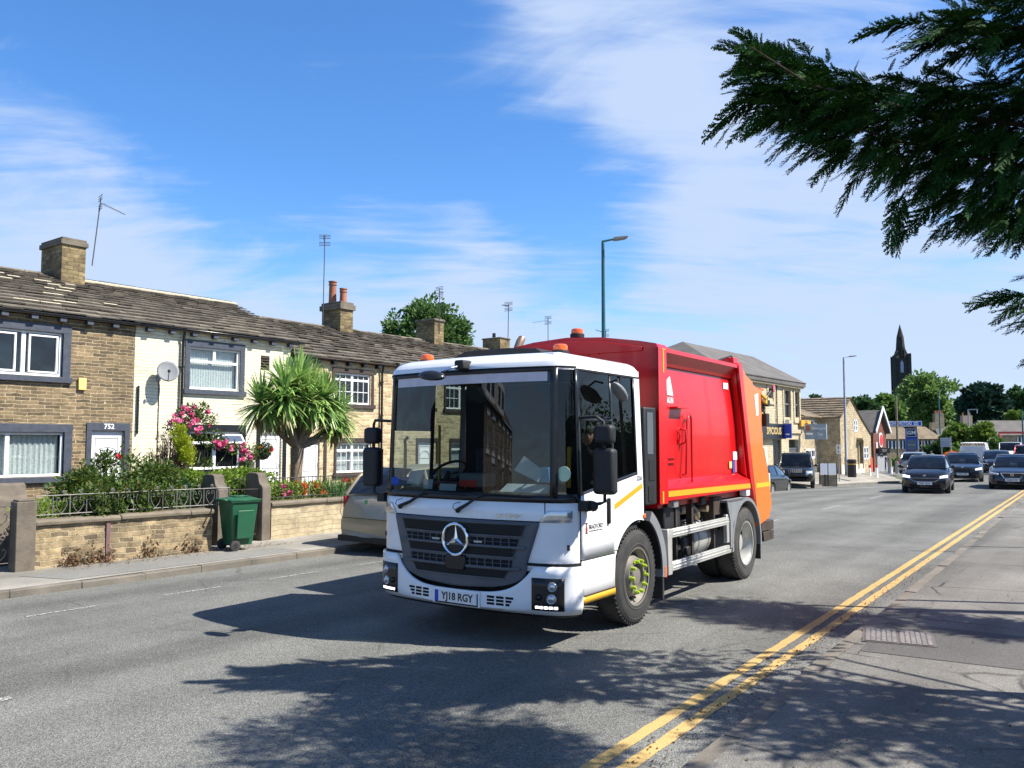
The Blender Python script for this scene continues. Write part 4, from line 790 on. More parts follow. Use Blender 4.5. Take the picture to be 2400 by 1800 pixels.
# ---- cabbage palm
pt=thing('cabbage_palm','spiky green cabbage palm with forked trunk in the front garden behind the pale wall','palm tree',(-15.3,12.04,.4))
mb=MB(); fork=Vector((0,.03,1.47)); 
tr=[(0,0,0),(0.0,.0,.5),(.0,.02,1.0),fork]; mb.tube(tr,[.17,.14,.135,.15],14)
heads=[(P2,r) for P2,r in (((-.1,-.85,2.35),.62),((.1,-.40,2.75),.70),((-.1,.12,2.95),.66),((.25,.15,2.45),.66),((.1,.70,2.55),.62),((0,1.20,2.20),.60),((.15,.95,1.95),.48),((.3,-.55,2.45),.62),((.35,.45,2.50),.58),((-.25,.5,2.75),.6),((-.2,-.35,2.35),.6))]
for (h_,r) in heads:
    h_=Vector(h_); b=fork; mid=b.lerp(h_,.5)+Vector((0,h_.y*.12,-.05)); mb.tube([b,mid,h_-Vector((0,0,.05))],[.085,.06,.05],8)
mb.build('trunk',wood_bark,pt,smooth=60)
def blades(c,r,n,w=.031,low=-1.1,dead=False,rg=rng):
    V=[];F=[];k=7
    for i in range(n):
        az=rg.uniform(0,2*PI); el=rg.uniform(low,1.45) if not dead else rg.uniform(-1.4,-.8)
        el=math.asin(max(-1,min(1,rg.uniform(math.sin(low),1)))) if not dead else el
        d=np.array([math.cos(az)*math.cos(el),math.sin(az)*math.cos(el),math.sin(el)]); L=r*rg.uniform(.8,1.2); sd_=np.cross(d,[0,0,1.]); sd_/=np.linalg.norm(sd_)+1e-6
        sag=rg.uniform(.02,.28)*L*(1.0 if el<.9 else .3); b=len(V)
        for j in range(k+1):
            t=j/k; p=c+d*L*t-np.array([0,0,1.])*sag*t**2.2; ww=w*(.55+1.2*t)*(1-t**2.5)*.8+.001; V+=[p-sd_*ww,p+sd_*ww]
        for j in range(k): F.append((b+2*j,b+2*j+1,b+2*j+3,b+2*j+2))
    return V,F
V=[];F=[];V2=[];F2=[]
for (h_,r) in heads:
    v,f=blades(np.array(h_)+[0,0,.08],r*1.18,210,low=-.95); F+=[tuple(q+len(V) for q in x) for x in f]; V+=v
    v,f=blades(np.array(h_)-[0,0,.1],r*.75,24,dead=True); F2+=[tuple(q+len(V2) for q in x) for x in f]; V2+=v
npmesh('crown',V,F,lm_palm,pt); npmesh('dead_leaves',V2,F2,lm_palmdead,pt)

gt=npmesh('kerb_grit',*leaves(np.stack([-2.62-.04*(yy2:=rng.uniform(4,16,900)-0)+.2+rng.normal(size=900)*.09,yy2,np.full(900,.006)],1),.022,aspect=.8,dirs=np.tile([0,1,0.],(900,1)),up=.1),lm_brown); tag(gt,'scattered grit and dead leaf bits along the right-hand kerb','debris',kind='stuff')
pg=npmesh('pavement_litter',*leaves(np.stack([rng.uniform(-2.2,-.2,260),rng.uniform(4,18,260),np.full(260,.108)],1),.03,aspect=.5,dirs=np.tile([0,1,0.],(260,1)),up=.1),lm_brown); tag(pg,'small dry leaf bits lying on the right pavement','debris',kind='stuff')
# ================================================================ refuse lorry  (x across, y rearwards from the bumper, z up)
LZ=R(3.55)
T=thing('refuse_lorry','white-cabbed refuse lorry with glossy red body and orange tailgate in the middle of the road','lorry',(-5.72,6.77,0),LZ)
def _path():
    pts=[(x,-.2+.11*x*x) for x in np.linspace(0,1.0,21)]
    p0,p1,p2=np.array((1.0,-.09)),np.array((1.235,-.035)),np.array((1.25,.20))
    pts+=[tuple((1-t)**2*p0+2*t*(1-t)*p1+t*t*p2) for t in np.linspace(0,1,13)[1:]]
    pts+=[(1.25,y) for y in np.linspace(.2,1.58,24)[1:]]
    pts=np.array(pts); s=np.concatenate([[0],np.cumsum(np.linalg.norm(np.diff(pts,axis=0),axis=1))]); return pts,s
PP,PS=_path(); SMAX=PS[-1]
def path(s):
    a=min(abs(s),SMAX); x=np.interp(a,PS,PP[:,0]); y=np.interp(a,PS,PP[:,1]); e=.02
    x0,y0=np.interp(max(a-e,0),PS,PP[:,0]),np.interp(max(a-e,0),PS,PP[:,1]); x1,y1=np.interp(min(a+e,SMAX),PS,PP[:,0]),np.interp(min(a+e,SMAX),PS,PP[:,1])
    tx,ty=x1-x0,y1-y0; l=math.hypot(tx,ty) or 1; nx,ny=ty/l,-tx/l
    if a<.02: nx,ny=0,-1
    return (x if s>=0 else -x),y,(nx if s>=0 else -nx),ny
def sy(y): return float(np.interp(y,PP[20:,1],PS[20:]))      # arc position of a depth y on the side
def inset(z): return float(np.interp(z,[.30,.36,.5,1.42,2.75,2.80,2.86,2.905,2.93],[.05,.0,0,0,.045,.06,.115,.21,.42]))
def cabP(s,z,off=0):
    x,y,nx,ny=path(s); d=inset(z)-off; return (x-nx*d,y-ny*d,z)
def patch(mb,s0,s1,zb,zt,off=0,ns=None,nz=None,mi=0):
    ns=ns or max(2,int(abs(s1-s0)/.06)); f=lambda v,s:v(s) if callable(v) else v
    zr=f(zt,s0)-f(zb,s0); nz=nz or max(1,int(abs(zr)/.15)); rows=[]
    for j in range(nz+1): rows.append([cabP(s0+(s1-s0)*i/ns,f(zb,s0+(s1-s0)*i/ns)+(f(zt,s0+(s1-s0)*i/ns)-f(zb,s0+(s1-s0)*i/ns))*j/nz,off) for i in range(ns+1)])
    return mb.grid(rows,mi)
def bp(name,m,s0,s1,zb,zt,off=0,par=None,solid=.012,ns=None,nz=None,bevel=0):
    return patch(MB(),s0,s1,zb,zt,off,ns,nz).build(name,m,par or T,smooth=35,solid=solid,bevel=bevel)
winline=lambda s:1.47+.17*max(0,min(1,(np.interp(abs(s),PS,PP[:,1])-.14)/1.28))
SD0,SD1,SR,SW=sy(.14),sy(.84),SMAX,sy(1.42)
def arch(s):
    y=np.interp(abs(s),PS,PP[:,1]); return .43 if y<.845 else .52+math.sqrt(max(0,.62**2-(1.43-y)**2))
# cab shell: rear corner panels, roof, lower white faces
mb=MB()
for sg in (-1,1):
    patch(mb,sg*SD1,sg*SR,arch,winline,0,ns=22,nz=5); patch(mb,sg*SW,sg*SR,winline,2.72,0,ns=3)
patch(mb,-SR,SR,2.72,2.80,0,ns=80,nz=1); patch(mb,-SR,SR,2.80,2.93,0,ns=80,nz=7)
cap=[cabP(-SR+2*SR*i/80,2.93) for i in range(81)]; mb.poly(cap)
mb.bx(-1.2,1.2,1.56,1.585,1.1,2.80); mb.build('cab_shell',white_paint,T,smooth=40)
mb=MB(); patch(mb,-SD0,SD0,.74,1.42,0,ns=50,nz=5); mb.build('front_panel',white_paint,T,smooth=40,solid=.01)
for sg in (-1,1): ln=MB(); patch(ln,sg*SD0,sg*SR,2.715,2.735,.002,ns=20,nz=1); ln.build('roof_gap',dark_void,T)
ln=MB()
patch(ln,-SD0,SD0,2.735,2.755,.003,ns=50,nz=1); ln.build('windscreen_gap',dark_void,T); ln=MB(); patch(ln,-.93,.93,1.215,1.225,.002,nz=1); patch(ln,-SD0-.0,SD0,.792,.82,.002,nz=1); patch(ln,.98,.99,1.22,1.41,.002)
ln.build('front_panel_gap',dark_void,T); ln=MB(); patch(ln,SD1-.006,SD1+.006,.44,winline,.003,ns=1); patch(ln,SD0-.006,SD0+.006,.44,1.45,.003,ns=1); patch(ln,SD0,SD1,.835,.845,.0125,nz=1); patch(ln,SD1,sy(1.0),.86,.868,.002,nz=1)
ln.build('door_gap',dark_void,T)
# bumper
zt=lambda s:.505+.285*min(1,abs(s)/.88)**4.5 if abs(s)<.88 else .79
bm=bp('bumper',white_paint,-SD0+.0,SD0-.0,.33,zt,.035,solid=.03,ns=90,nz=6); 
bp('bumper_lip',black_plastic,-SD0,SD0,.30,.335,.01,bm,ns=60,nz=1)
for sg in (-1,1):
    mb=MB()
    for r_ in range(3):
        for c_ in range(3): 
            a=sg*(.37+.105*c_+.0*r_); patch(mb,a,a+sg*(.085 if not(c_==2) else .085-.02*r_),.455-.033*r_,.478-.033*r_,.037,ns=2,nz=1)
    mb.build('air_slots',dark_void,bm)
    hl=bp('headlight',black_gloss,sg*.86,sg*1.17,.375,.685,.042,T,solid=.01,ns=8,nz=4)
    for (s_,z_,r_) in ((1.065,.605,.048),(1.055,.49,.05),(.935,.50,.032)):
        c=Vector(cabP(sg*s_,z_,.042)); x,y,nx,ny=path(sg*s_); M_=Vector((nx,ny,0)).to_track_quat('Z','Y').to_matrix().to_4x4()
        pr=MB().lathe([(r_,-.02),(r_,.004),(r_*.9,.012),(r_*.82,.004),(r_*.6,.012),(0,.02)],n=18); 
        pr.v=[tuple(c+M_@Vector(v)) for v in pr.v]; pr.build('lamp',lens if r_>.04 else black_gloss,hl,smooth=50)
    mb=MB()
    for k in range(5): a=sg*(.90+.045*k); patch(mb,a,a+sg*.033,.395,.418,.046,ns=1,nz=1)
    mb.build('daytime_lamps',led,hl)
    sl_=bp('side_indicator',lens,sg*.93,sg*1.26,lambda s:1.215,lambda s:1.215+.118*min(1,max(.15,(abs(s)-.92)/.09)),.012,T,ns=8,nz=2,bevel=.01)
# number plate
fp=thing_p=MB().box((0,-.235,.425),(.60,.02,.16)).build('plate_holder',white_paint,T,bevel=.006)
MB().bx(-.27,.28,-.2465,-.2455,.352,.366).bx(.268,.28,-.2465,-.2455,.366,.48).build('plate_edge',dark_void,fp)
pl=MB().box((0.0,-.249,.425),(.53,.008,.115)).build('number_plate',mat('plate_white',(.80,.80,.80),.35,var=.02),fp,bevel=.002)
MB().box((-.242,-.2545,.425),(.045,.003,.112)).build('plate_band',mat('plate_blue',(.01,.06,.45),.4,var=.02),pl)
textobj('YJ18 RGY',.105,black_gloss,pl,(.022,-.2545,.425),(PI/2,0,0),'plate_lettering',.0015,sx=.93,bold=.0022)
# grille
def gw(z): return .80+.13*min(1,(z-.8)/.4) if z>=.8 else .80*max(.0,1-((.8-z)/.262)**3.2)**(1/2.2)
gr=MB(); rows=[]
zs=list(np.linspace(.54,.8,14))+list(np.linspace(.82,1.215,12))
for z in zs:
    w=gw(z); rows.append([cabP(-w+2*w*i/40,z,.020+.012*math.cos((i/20-1)*PI/2)) for i in range(41)])
G_=gr.grid(rows).build('grille',grey_plastic,T,smooth=40,solid=.02)
def gband(z0,z1,wf,m,name,off,inner=.0,par=None):
    mb=MB()
    for sg in ((-1,1)): 
        w0,w1=wf(z0),wf(z1); n=14; rows=[]
        for j in range(2):
            w=(w0,w1)[j]; rows.append([cabP(sg*(inner+(w-inner)*i/n),(z0,z1)[j],off) for i in range(n+1)])
        mb.grid(rows)
    return mb.build(name,m,par or G_,smooth=40)
for (z0,z1) in ((1.075,1.185),(.868,.955),(.655,.735)):
    wf=lambda z:gw(z)-.13-.9*(1.2-z)*.12
    gband(z0,z1,wf,black_plastic,'mesh_band',.0335,.0)
    for sg in (-1,1):
        mb=MB(); dx=.0225; dz=.0195; j=0; z=z0+.012
        while z<z1-.008:
            w=wf(z)-.02; x=(dx/2 if j%2 else 0)+.006
            while x<w:
                if x>.10 or z<.8:
                    c=cabP(sg*x,z,.0375); r=.0078; mb.poly([(c[0]+r*math.cos(PI/6+k*PI/3),c[1],c[2]+r*math.sin(PI/6+k*PI/3)) for k in range(6)])
                x+=dx
            z+=dz; j+=1
        mb.build('mesh_holes',dark_void,G_)
    lp=MB()
    for zz,o in ((z0-.006,.040),(z1+.006,.036)):
        w=wf(zz)+.03; lp.tube([cabP(x,zz,o) for x in np.linspace(-w,w,30)],.0075,6)
    lp.build('slat_edge',mid_grey if 'mg' in () else grey_plastic,G_,smooth=60)
for (z0,z1) in ((.975,1.045),(.765,.835)):
    wf=lambda z:gw(z)-.16
    gband(z0,z1,wf,dark_void,'air_opening',.0340,.0)
    dv=MB()
    for sg in (-1,1):
        for k in range(6): c=cabP(sg*(.17+.09*k),(z0+z1)/2,.038); dv.box(c,(.008,.012,z1-z0))
        dv.tube([cabP(sg*x,(z0+z1)/2,.037) for x in np.linspace(.05,wf(z0),10)],.0035,5)
    dv.build('divider',grey_plastic,G_)
    lp=MB(); lp.tube([cabP(x,z0-.012,.045) for x in np.linspace(-wf(z0)-.1,wf(z0)+.1,30)],.014,6); lp.build('slat',grey_plastic,G_,smooth=60)
MB().box((-.27,-.235,1.0),(.10,.006,.018)).box((.27,-.235,1.0),(.10,.006,.018)).build('strobe_lamp',alu,G_)
MB().prism([(-.12,.85),(.12,.85),(.135,.78),(.115,.715),(.09,.70),(-.09,.70),(-.115,.715),(-.135,.78)],'y',-.265,-.20).build('radar_cover',black_gloss,G_,bevel=.012)
em=MB().lathe([(0,-.015),(.150,-.015),(.15,.0),(.155,.015),(.155,.03)],(0,-.235,1.01),'y',40).build('badge',mat('badge_black',(.006,.006,.007),.55,var=.1),G_,smooth=40)
rg_=MB()
rows=[]
for i in range(48):
    a=2*PI*i/48; rows.append([((.156+.016*math.cos(b))*math.cos(a),-.258+.013*math.sin(b),1.01+(.156+.016*math.cos(b))*math.sin(a)) for b in np.linspace(0,2*PI,8,endpoint=False)])
rg_.grid(rows,cu=True,cv=True)
for k in range(3):
    a=PI/2+k*2*PI/3; u=Vector((math.cos(a),0,math.sin(a))); v=Vector((-math.sin(a),0,math.cos(a))); c=Vector((0,-.253,1.01)); tip=c+u*.146; base=c
    w=.030; p=[c+v*0+u*.0, ]
    L1=c+(u*math.cos(R(60))+v*math.sin(R(60)))*.030; R1=c+(u*math.cos(R(60))-v*math.sin(R(60)))*.030; top=c+Vector((0,-.014,0))
    rg_.add([L1,tip,R1,top],[(0,1,3),(1,2,3)]); rg_.add([c,L1,R1,top],[(0,1,3),(2,0,3)])
rg_.build('star',chrome,em,smooth=30)
textobj('ECONIC',.062,chrome,T,(.60,-.172,1.268),(PI/2,0,R(7.5)),'model_lettering',.003,sx=1.25)
# windscreen, side windows
ws=bp('windscreen',screen_glass,-1.06,1.06,1.44,2.735,-.012,T,solid=0,ns=40,nz=10)
fr_=MB(); patch(fr_,-SD0,SD0,1.405,1.475,.004); patch(fr_,-1.08,1.08,2.70,2.742,.002,nz=1)
for sg in (-1,1): patch(fr_,sg*1.035,sg*1.115,1.45,2.735,.004,nz=8)
fr_.build('windscreen_seal',black_gloss,T,smooth=40,solid=.012)
bp('sun_strip',mat('sun_strip',(.60,.56,.62),.5,var=.10,vs=9),-.99,1.0,2.605,2.715,-.004,ws,solid=0,ns=30,nz=1)
for sg in (-1,1):
    w=bp('corner_window',side_glass if sg>0 else clear_glass,sg*1.115,sg*SD0,1.47,2.72,-.01,T,solid=0,nz=6)
    pq=MB(); patch(pq,sg*(SD0-.03),sg*(SD0+.03),1.45,2.73,.005,nz=6); patch(pq,sg*1.115,sg*(SD0-.03),1.45,1.49,.003,nz=1); pq.build('door_pillar',black_gloss,T,smooth=40,solid=.012)
MB().lathe([(0,0),(.075,0),(.075,.006),(0,.006)],(0,0,0),'y',20).build('sticker',mat('pale_disc',(.45,.62,.45),.5),ws).location=(1.155,-.03,1.69)
# near-side door
dr_=bp('door',white_paint,SD0+.006,SD1-.006,.845,winline,.012,T,ns=14,nz=4); bp('step_panel',white_paint,SD0+.006,SD1-.006,.44,.835,.012,dr_,ns=14,nz=2)
bp('yellow_stripe',yellow_tape,SD0+.006,SD1,.42,.485,.016,dr_,ns=14,nz=1); bp('stripe_edge',dark_brown,SD0+.006,SD1,.488,.503,.0165,dr_,ns=14,nz=1)
MB().box((1.272,.69,1.29),(.03,.055,.27)).build('door_handle',black_gloss,dr_,bevel=.015,seg=3)
sw=bp('side_window',side_glass,SD0+.02,SW,winline,2.715,-.012,T,solid=0,ns=16,nz=6)
fr_=MB(); patch(fr_,SD0,SW+.02,winline,lambda s:winline(s)+.03,.004,nz=1); patch(fr_,SW-.01,SW+.02,winline,2.72,.004,ns=1,nz=4); patch(fr_,sy(.86),sy(.90),winline,2.72,-.006,nz=4); patch(fr_,SD0,sy(.87),2.215,2.24,-.002,nz=1); fr_.build('window_seal',black_gloss,T,smooth=40,solid=.01)
MB().poly([cabP(sy(.845),1.285,.004),cabP(sy(1.555),1.485,.004),cabP(sy(1.555),1.545,.004),cabP(sy(.845),1.345,.004)]).build('yellow_flash',yellow_tape,T)
MB().bx(1.232,1.262,1.55,1.625,1.145,1.20).build('side_indicator',amber,T,bevel=.02,seg=3)
textobj('1830',.075,dark_void,dr_,(1.264,.27,1.335),(PI/2,0,PI/2),'model_lettering',.001,sx=1.2)
textobj('BRADFORD',.068,dark_void,dr_,(1.264,.42,1.155),(PI/2,0,PI/2),'council_lettering',.001,sx=.85)
textobj('METROPOLITAN DISTRICT COUNCIL',.017,dark_void,dr_,(1.264,.42,1.115),(PI/2,0,PI/2),'council_lettering',.001)
cr=MB(); 
for (a,b,c,d) in ((.215,.235,1.10,1.20),(.20,.25,1.19,1.205),(.205,.212,1.11,1.16),(.238,.245,1.11,1.16),(.195,.255,1.095,1.105)): cr.bx(1.2632,1.2642,a,b,c,d)
cr.build('crest',mat('crest',(.25,.05,.04),.6,var=.6,vs=60),dr_)
textobj('2226',.07,dark_void,T,(1.253,1.475,1.60),(PI/2,0,PI/2),'fleet_number',.001)
# off-side glazed door
dl=bp('door',clear_glass,-SD0-.02,-SD1,1.0,2.13,-.012,T,solid=0); bp('blind',dark_cloth,-SD0-.02,-SD1,2.13,2.715,-.014,dl,solid=0); bp('door_panel',white_paint,-SD0,-SD1,.44,.99,.010,dl); pq=MB(); patch(pq,-SD1,-SD1-.06,.44,2.72,.004,nz=8); pq.build('door_pillar',black_gloss,T,solid=.012)
bp('side_window',side_glass,-SD1-.06,-SW,1.6,2.715,-.012,T,solid=0); 
# interior
it=MB(); it.bx(-1.19,1.19,.0,1.54,.95,1.0); it.bx(-1.19,1.19,1.50,1.54,1.0,2.7); it.bx(-1.19,1.19,.25,1.5,2.71,2.735); it.bx(-1.22,-1.20,.9,1.5,.95,1.55); it.bx(1.17,1.2,.3,1.5,.95,1.5)
it.build('cab_lining',mat('cab_lining',(.016,.017,.019),.9,var=.2),T)
ds_=MB().prism([(-.03,1.05),(-.03,1.47),(.08,1.50),(.32,1.49),(.42,1.30),(.42,1.05)],'x',-1.0,1.0).build('dashboard',mat('dashboard',(.045,.05,.052),.7,var=.2,bump=.2),T,bevel=.03,seg=3)
MB().bx(-.75,-.15,.08,.32,1.525,1.56).build('dash_trim',mat('dash_red',(.22,.02,.03),.5),ds_,bevel=.01)
mb=MB().box((.02,.10,1.60),(.34,.22,.14)); mb.build('console',mid_grey,ds_,bevel=.02); MB().box((-.02,-.015,1.565),(.22,.01,.07)).build('red_box',mat('box_red',(.7,.05,.04),.5),ds_)
MB().box((-.93,-.02,1.565),(.22,.14,.10),Matrix.Rotation(.3,3,'Z')).build('cloth',mat('blue_cloth',(.02,.08,.42),.8,var=.4,vs=30,bump=1),ds_,bevel=.03,seg=3)
mb=MB().poly([(-.86,-.06,1.55),(-.62,-.10,1.53),(-.60,-.02,1.70),(-.84,.02,1.68)]).poly([(.62,-.10,1.72),(.88,-.05,1.60),(.90,.0,1.72),(.70,-.04,1.86)]).poly([(-.55,-.115,1.50),(-.42,-.12,1.50),(-.42,-.10,1.60),(-.55,-.095,1.60)]).poly([(-.32,-.125,1.49),(-.10,-.125,1.49),(-.10,-.11,1.56),(-.32,-.11,1.56)]).poly([(.45,-.12,1.50),(.98,-.05,1.50),(1.0,.02,1.58),(.5,-.04,1.58)])
mb.build('papers',mat('paper',(.62,.68,.72),.8,var=.1),ds_)
MB().box((.965,-.065,1.68),(.11,.004,.15)).build('tax_sticker',mat('sticker_blue',(.25,.55,.75),.5,var=.3,vs=40),ws).rotation_euler=(0,0,0)
for (x,n_) in ((-.72,0),(.05,1),(.72,2)):
    st=MB().bx(x-.24,x+.24,.85,1.35,1.20,1.33).bx(x-.23,x+.23,1.36,1.49,1.30,1.92).bx(x-.13,x+.13,1.38,1.48,1.93,2.12).build('seat',mat('seat_cloth_%d'%n_,(.05,.055,.09),.9,var=.4,vs=40),T,bevel=.05,seg=3)
rows=[]; C_=Vector((-.62,.42,1.66)); M_=Matrix.Rotation(R(35),3,'X')
for i in range(24):
    a=2*PI*i/24; rows.append([tuple(C_+M_@Vector(((.21+.016*math.cos(b))*math.cos(a),(.21+.016*math.cos(b))*math.sin(a),.016*math.sin(b)))) for b in np.linspace(0,2*PI,6,endpoint=False)])
sw_=MB().grid(rows,cu=True,cv=True).tube([C_,C_+Vector((0,-.12,-.2))],.03,8); sw_.build('steering_wheel',black_plastic,T,smooth=60)
MB().tube([(-1.08,.20,1.35),(-1.08,.2,1.95),(-1.05,.16,2.02),(-.98,.12,2.05)],.018,8).tube([(-1.02,.75,1.2),(-1.02,.75,2.2)],.016,8).tube([(1.12,.12,1.55),(1.13,.12,1.95)],.022,8).build('grab_rail',yellow_tape,T,smooth=60)
for (x,y,z,w) in ((.02,-.02,2.49,.20),): MB().prism([(-.16,.02),(.16,.02),(.17,-.06),(.12,-.13),(0,-.16),(-.12,-.13),(-.17,-.06)],'y',-.10,-.085).build('interior_mirror',black_plastic,ws).location=(.19,.0,2.56)
# wipers
for (x0,x1) in ((-.84,-.44),(.01,.31)):
    w=MB(); y=lambda x:-.2+.11*x*x; w.tube([(x0,y(x0)-.04,1.305),(x0+(x1-x0)*.4,y(x0)-.055,1.36),(x1,y(x1)-.03,1.475)],[.020,.017,.009],6); w.tube([(x1-.12,y(x1)-.025,1.485),(x1+.55,y(x1+.5)-.020,1.465)],.007,5); w.sphere((x0,y(x0)-.03,1.30),.028,8)
    w.tube([(x0-.02,y(x0)-.035,1.30),(x0-.05,y(x0)-.05,1.33),(x0-.02,y(x0)-.06,1.37),(x0+.06,y(x0)-.06,1.39)],.004,4); w.build('wiper',black_plastic,T,smooth=60)
# roof furniture
mb=MB().box((.03,-.175,2.80),(.12,.16,.10)); m_=mb.build('mirror_mount',black_plastic,T,bevel=.02,seg=3)
MB().tube([(.03,-.22,2.79),(.0,-.34,2.76),(-.08,-.50,2.70)],.014,8).build('mirror_arm',chrome,m_); e=MB().sphere((0,0,0),(.165,.09,.055),18); e.v=[(v[0],v[1],max(v[2],-.02)) for v in e.v]; q=e.build('front_mirror',black_gloss,m_,smooth=60); q.location=(-.12,-.50,2.67); q.rotation_euler=(R(20),R(8),0)
def beacon(x,y,z,name='beacon'):
    b=MB().lathe([(.078,0),(.092,.0),(.092,.045),(.080,.055)],(x,y,z),n=20).build(name,black_plastic,T,smooth=40); MB().lathe([(.077,.05),(.080,.085),(.073,.11),(.055,.12),(0,.123)],(x,y,z),n=20).build('dome',amber,b,smooth=40)
beacon(-.90,.36,2.89); beacon(.74,.62,2.93); beacon(.06,2.20,3.33)
hp=MB().prism([(-.75,2.97),(.52,2.97),(.42,3.03),(.05,3.055),(-.55,3.05)],'y',.62,1.25).build('roof_hatch',black_plastic,T,bevel=.01)
for x in (-1.0,.93): MB().box((x,.05+.10*abs(x)-.05,2.865),(.13,.07,.035),Matrix.Rotation(R(-30),3,'X')).build('marker_lamp',alu,T,bevel=.01)
# door mirrors
def mirror(sx,y0,x1):
    a=MB(); xr_=sx*1.25
    a.tube([(sx*1.20,y0-.02,2.24),(sx*(x1-.06),y0-.06,2.25),(sx*x1,y0-.02,2.20),(sx*x1,y0,1.6),(sx*x1,y0,1.42),(sx*(x1-.06),y0+.02,1.40),(sx*1.26,y0+.0,1.37)],.017,8); a.box((sx*1.28,y0-.02,1.375),(.10,.14,.10)); a.sphere((sx*1.34,y0+.02,1.37),.055,10)
    arm=a.build('mirror_arm',black_plastic,T,smooth=60)
    for (z0,z1,w) in ((1.98,2.17,.20),(1.49,1.94,.23)):
        mb=MB().bx(sx*(x1+.015)-w/2,sx*(x1+.015)+w/2,y0-.085,y0+.05,z0,z1); h=mb.build('mirror_housing',black_plastic,arm,bevel=.045,seg=4); MB().bx(sx*(x1+.015)-w/2+.02,sx*(x1+.015)+w/2-.02,y0+.052,y0+.058,z0+.02,z1-.02).build('mirror_glass',chrome,h)
mirror(1,.20,1.48); mirror(-1,.10,1.46)
km=MB().tube([(1.24,.80,2.63),(1.33,.80,2.66),(1.38,.72,2.60)],.012,8).build('kerb_mirror_arm',black_plastic,T,smooth=60); e=MB().sphere((0,0,0),(.085,.19,.05),16); e.build('kerb_mirror',mid_grey,km,smooth=60).location=(1.38,.74,2.52); km.children[-1].rotation_euler=(R(-28),R(20),0)
# air intake column and front mudguard
it=MB().bx(1.02,1.245,1.63,1.96,1.28,2.40).build('air_intake',black_plastic,T,bevel=.02); mb=MB()
mb.bx(1.246,1.250,1.70,1.86,1.86,2.34); q=mb.build('intake_slot',grey_plastic,it); MB().bx(1.246,1.252,1.74,1.90,1.56,1.80).bx(1.246,1.252,1.72,1.86,1.32,1.50).build('step_recess',dark_void,it,bevel=.001)
def arc_guard(cy,cz,r,a0,a1,x0,x1,th,name,m,extra=()):
    pr=[(cy+r*math.cos(a),cz+r*math.sin(a)) for a in np.linspace(a0,a1,18)]; pr=list(extra[:1])+pr if extra else pr
    inn=[(cy+(r-th)*math.cos(a),cz+(r-th)*math.sin(a)) for a in np.linspace(a1,a0,18)]
    return MB().prism(pr+inn,'x',x0,x1).build(name,m,T,smooth=30)
arc_guard(1.43,.52,.78,R(62),R(-8),1.10,1.25,.12,'front_mudguard',mid_grey); MB().bx(.85,1.24,2.10,2.14,.17,.55).build('mud_flap',rubber,T); MB().bx(1.235,1.255,2.145,2.19,.42,.54).build('side_reflector',amber,T)
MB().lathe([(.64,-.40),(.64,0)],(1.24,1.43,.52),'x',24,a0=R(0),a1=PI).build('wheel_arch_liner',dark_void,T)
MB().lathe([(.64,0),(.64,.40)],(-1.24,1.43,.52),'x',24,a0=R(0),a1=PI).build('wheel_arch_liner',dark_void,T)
g_=arc_guard(5.12,.53,.66,R(-8),PI+R(5),.86,1.265,.05,'rear_mudguard',mid_grey); MB().bx(.86,1.262,4.28,5.1,1.155,1.188).build('fender_top',mid_grey,g_); MB().bx(.9,1.25,5.74,5.77,.22,.75).build('mud_flap',rubber,g_)
MB().prism([(4.28,1.19),(5.12,1.19),(4.75,1.08),(4.52,.85),(4.46,.52),(4.40,.52),(4.40,.9)],'x',1.24,1.262).build('fender_side',mid_grey,g_)
arc_guard(5.12,.53,.66,R(-8),PI+R(5),-1.265,-.86,.05,'rear_mudguard',mid_grey)
